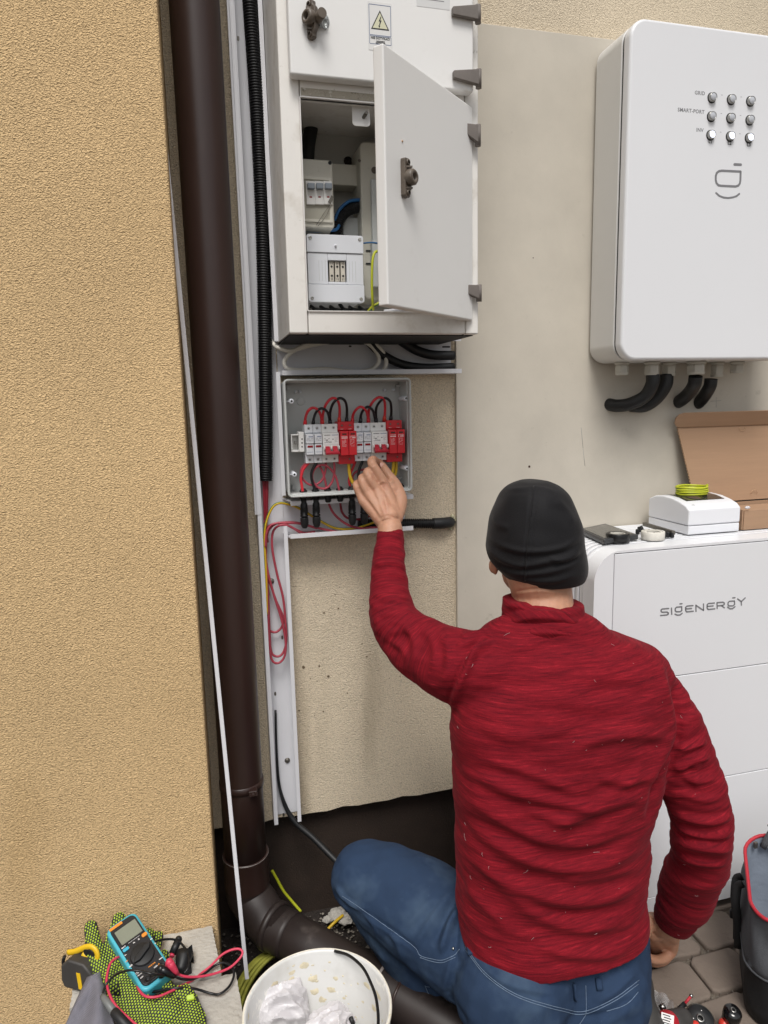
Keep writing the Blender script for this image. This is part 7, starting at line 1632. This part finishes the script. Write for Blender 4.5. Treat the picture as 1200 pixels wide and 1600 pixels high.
mb = MB(); a = bcn - ld * .06 - ed * .045 + V(0, 0, .19); mb.tube([a, a + ld * .1 + V(0, 0, .01)], .011, 14); ball(mb, a, .011); single('screwdriver', 'red handled screwdriver lying in the tool bag', 'screwdriver', mb, M['piping'])

# ------------------------------------------------------------------ tools on the paving
t = thing('cordless_tool', 'red and grey cordless power tool lying on the paving beside the boot', 'power tool', WZ(1045, 1600, 0))
mb = MB(); limb(mb, [(WZ(1028, 1618, .040), .026), (WZ(1050, 1603, .048), .027), (WZ(1067, 1592, .050), .020)], 18, 5); q = fuse(mb, .004, 3); q.transform(Matrix.Translation(-t.location)); part('motor_housing', q, M['tool_grey'], t)
mb = MB(); limb(mb, [(WZ(1012, 1632, .045), .026), (WZ(1035, 1609, .054), .0272), (WZ(1044, 1601, .055), .025)], 18, 5); q = fuse(mb, .004, 3); q.transform(Matrix.Translation(-t.location)); part('red_shell', q, M['tool_red'], t)
c = WZ(1043, 1593, .086); mb = MB(); n_ = (CAM - c).normalized(); E_ = Matrix((n_.cross(V(0, 0, 1)).normalized() * -1, n_.cross(n_.cross(V(0, 0, 1))).normalized() * -1, n_)).transposed(); mb.box(c, (.022, .018, .002), E_); lb = part('rating_label', mb, M['white_print'], t)
mb = MB()
for k in range(4): mb.box(c + E_ @ V(-.002 + .002 * (k % 2), .006 - k * .004, .0013), (.013, .0016, .0003), E_)
part('label_line', mb, M['print_dark'], lb)
mb = MB(); mb.tube([WZ(1033, 1570, .065), WZ(1037, 1577, .062)], .0062, 12); part('metal_nut', mb, M['steel'], t)
t = thing('screwdriver', 'thin red and black screwdriver pointing up from behind the power tool', 'screwdriver', WZ(1065, 1570, .03)); a, b, c = WZ(1080, 1556, .075), WZ(1070, 1568, .065), WZ(1055, 1583, .055)
mb = MB(); mb.tube([a, b], .0026, 10); part('shaft', mb, M['piping'], t); mb = MB(); mb.tube([b, c], .0045, 12); part('grip', mb, M['black'], t); mb = MB(); ball(mb, a, .0038); part('tip', mb, M['steel'], t)
t = thing('grinder_disc', 'matt black round disc with a centre hole, between the red tool and black torch', 'disc', WZ(1095, 1588, .05))
c = WZ(1094, 1592, .050); ax = Vector((-.12, -.35, .93)).normalized(); mb = MB(); mb.lathe([(.0045, .003), (.006, .0042), (.012, .0036), (.0235, .0030), (.0245, .002), (.0245, -.002), (.0045, -.002), (.0045, .003)], c, ax, 40); part('disc', mb, M['black'], t)
mb = MB(); mb.lathe([(.0245, .001), (.0270, .000), (.0275, -.008), (.0245, -.009)], c, ax, 40); part('guard', mb, M['steel_dark'], t)
mb = MB(); mb.lathe([(.0052, .0045), (.0075, .0048), (.0075, .003)], c, ax, 20); part('hub', mb, M['steel'], t)
mb = MB()
for k in range(3): a = k * 2.1; p = c + ax * .0038 + (ax.orthogonal().normalized() * math.cos(a) + ax.cross(ax.orthogonal().normalized()) * math.sin(a)) * .014; mb.cyl(p, .0009, .0006, ax, 8)
part('mark', mb, M['white_print'], t)
mb = MB(); mb.cyl(c - ax * .05 + V(.004, .0, 0), .016, .045, ax, 18); part('gear_head', mb, M['tool_grey'], t)
t = thing('torch', 'glossy black torch like tool standing on the paving near the tool bag', 'torch', WZ(1146, 1600, 0)); c = WZ(1146, 1578, .075); ax = Vector((-.05, -.25, .95)).normalized()
mb = MB(); mb.lathe([(0, 0), (.008, .0), (.0135, -.002), (.0165, -.007), (.0168, -.020), (.0155, -.022), (.0160, -.050), (.0140, -.070), (0, -.072)], c, ax, 28); part('body', mb, mat('piano_black', '#0d0d0e', .12, spec=.7), t)
mb = MB(); mb.lathe([(.0030, .0006), (.0052, .0010), (.0052, .0002)], c + ax * .0002, ax, 18); part('button_ring', mb, M['steel'], t)
for px, py, s in ((1086, 1604, .012), (1131, 1600, .010)):
    mb = MB(); ball(mb, WZ(px, py, .04), s); single('knob', 'orange red knob at the bottom border ' + ('right of the power tool label' if px < 1100 else 'left of the black torch'), 'knob', mb, mat('orange_red', '#c9382c', .35))
mb = MB(); n1 = 22; vs = []; rr_ = random.Random(4)
q = [WZ(1011, 1546, .004), WZ(1050, 1568, .012), WZ(1060, 1640, .02), WZ(1010, 1640, .01)]
for i in range(n1 + 1):
    for j in range(n1 + 1):
        u, v = j / n1, i / n1; p = (q[0] * (1 - u) + q[1] * u) * (1 - v) + (q[3] * (1 - u) + q[2] * u) * v; p.z += .010 * abs(math.sin(u * 7 + v * 4)) * u + .006 * abs(math.sin(v * 9 - u * 3)) + .002; vs.append(p)
mb.add(vs, [(i * (n1 + 1) + j, i * (n1 + 1) + j + 1, (i + 1) * (n1 + 1) + j + 1, (i + 1) * (n1 + 1) + j) for i in range(n1) for j in range(n1)], False)
single('plastic_bag', 'flat clear plastic bag on the paving between the boot and the red tool', 'plastic bag', mb, M['bag_clear'])
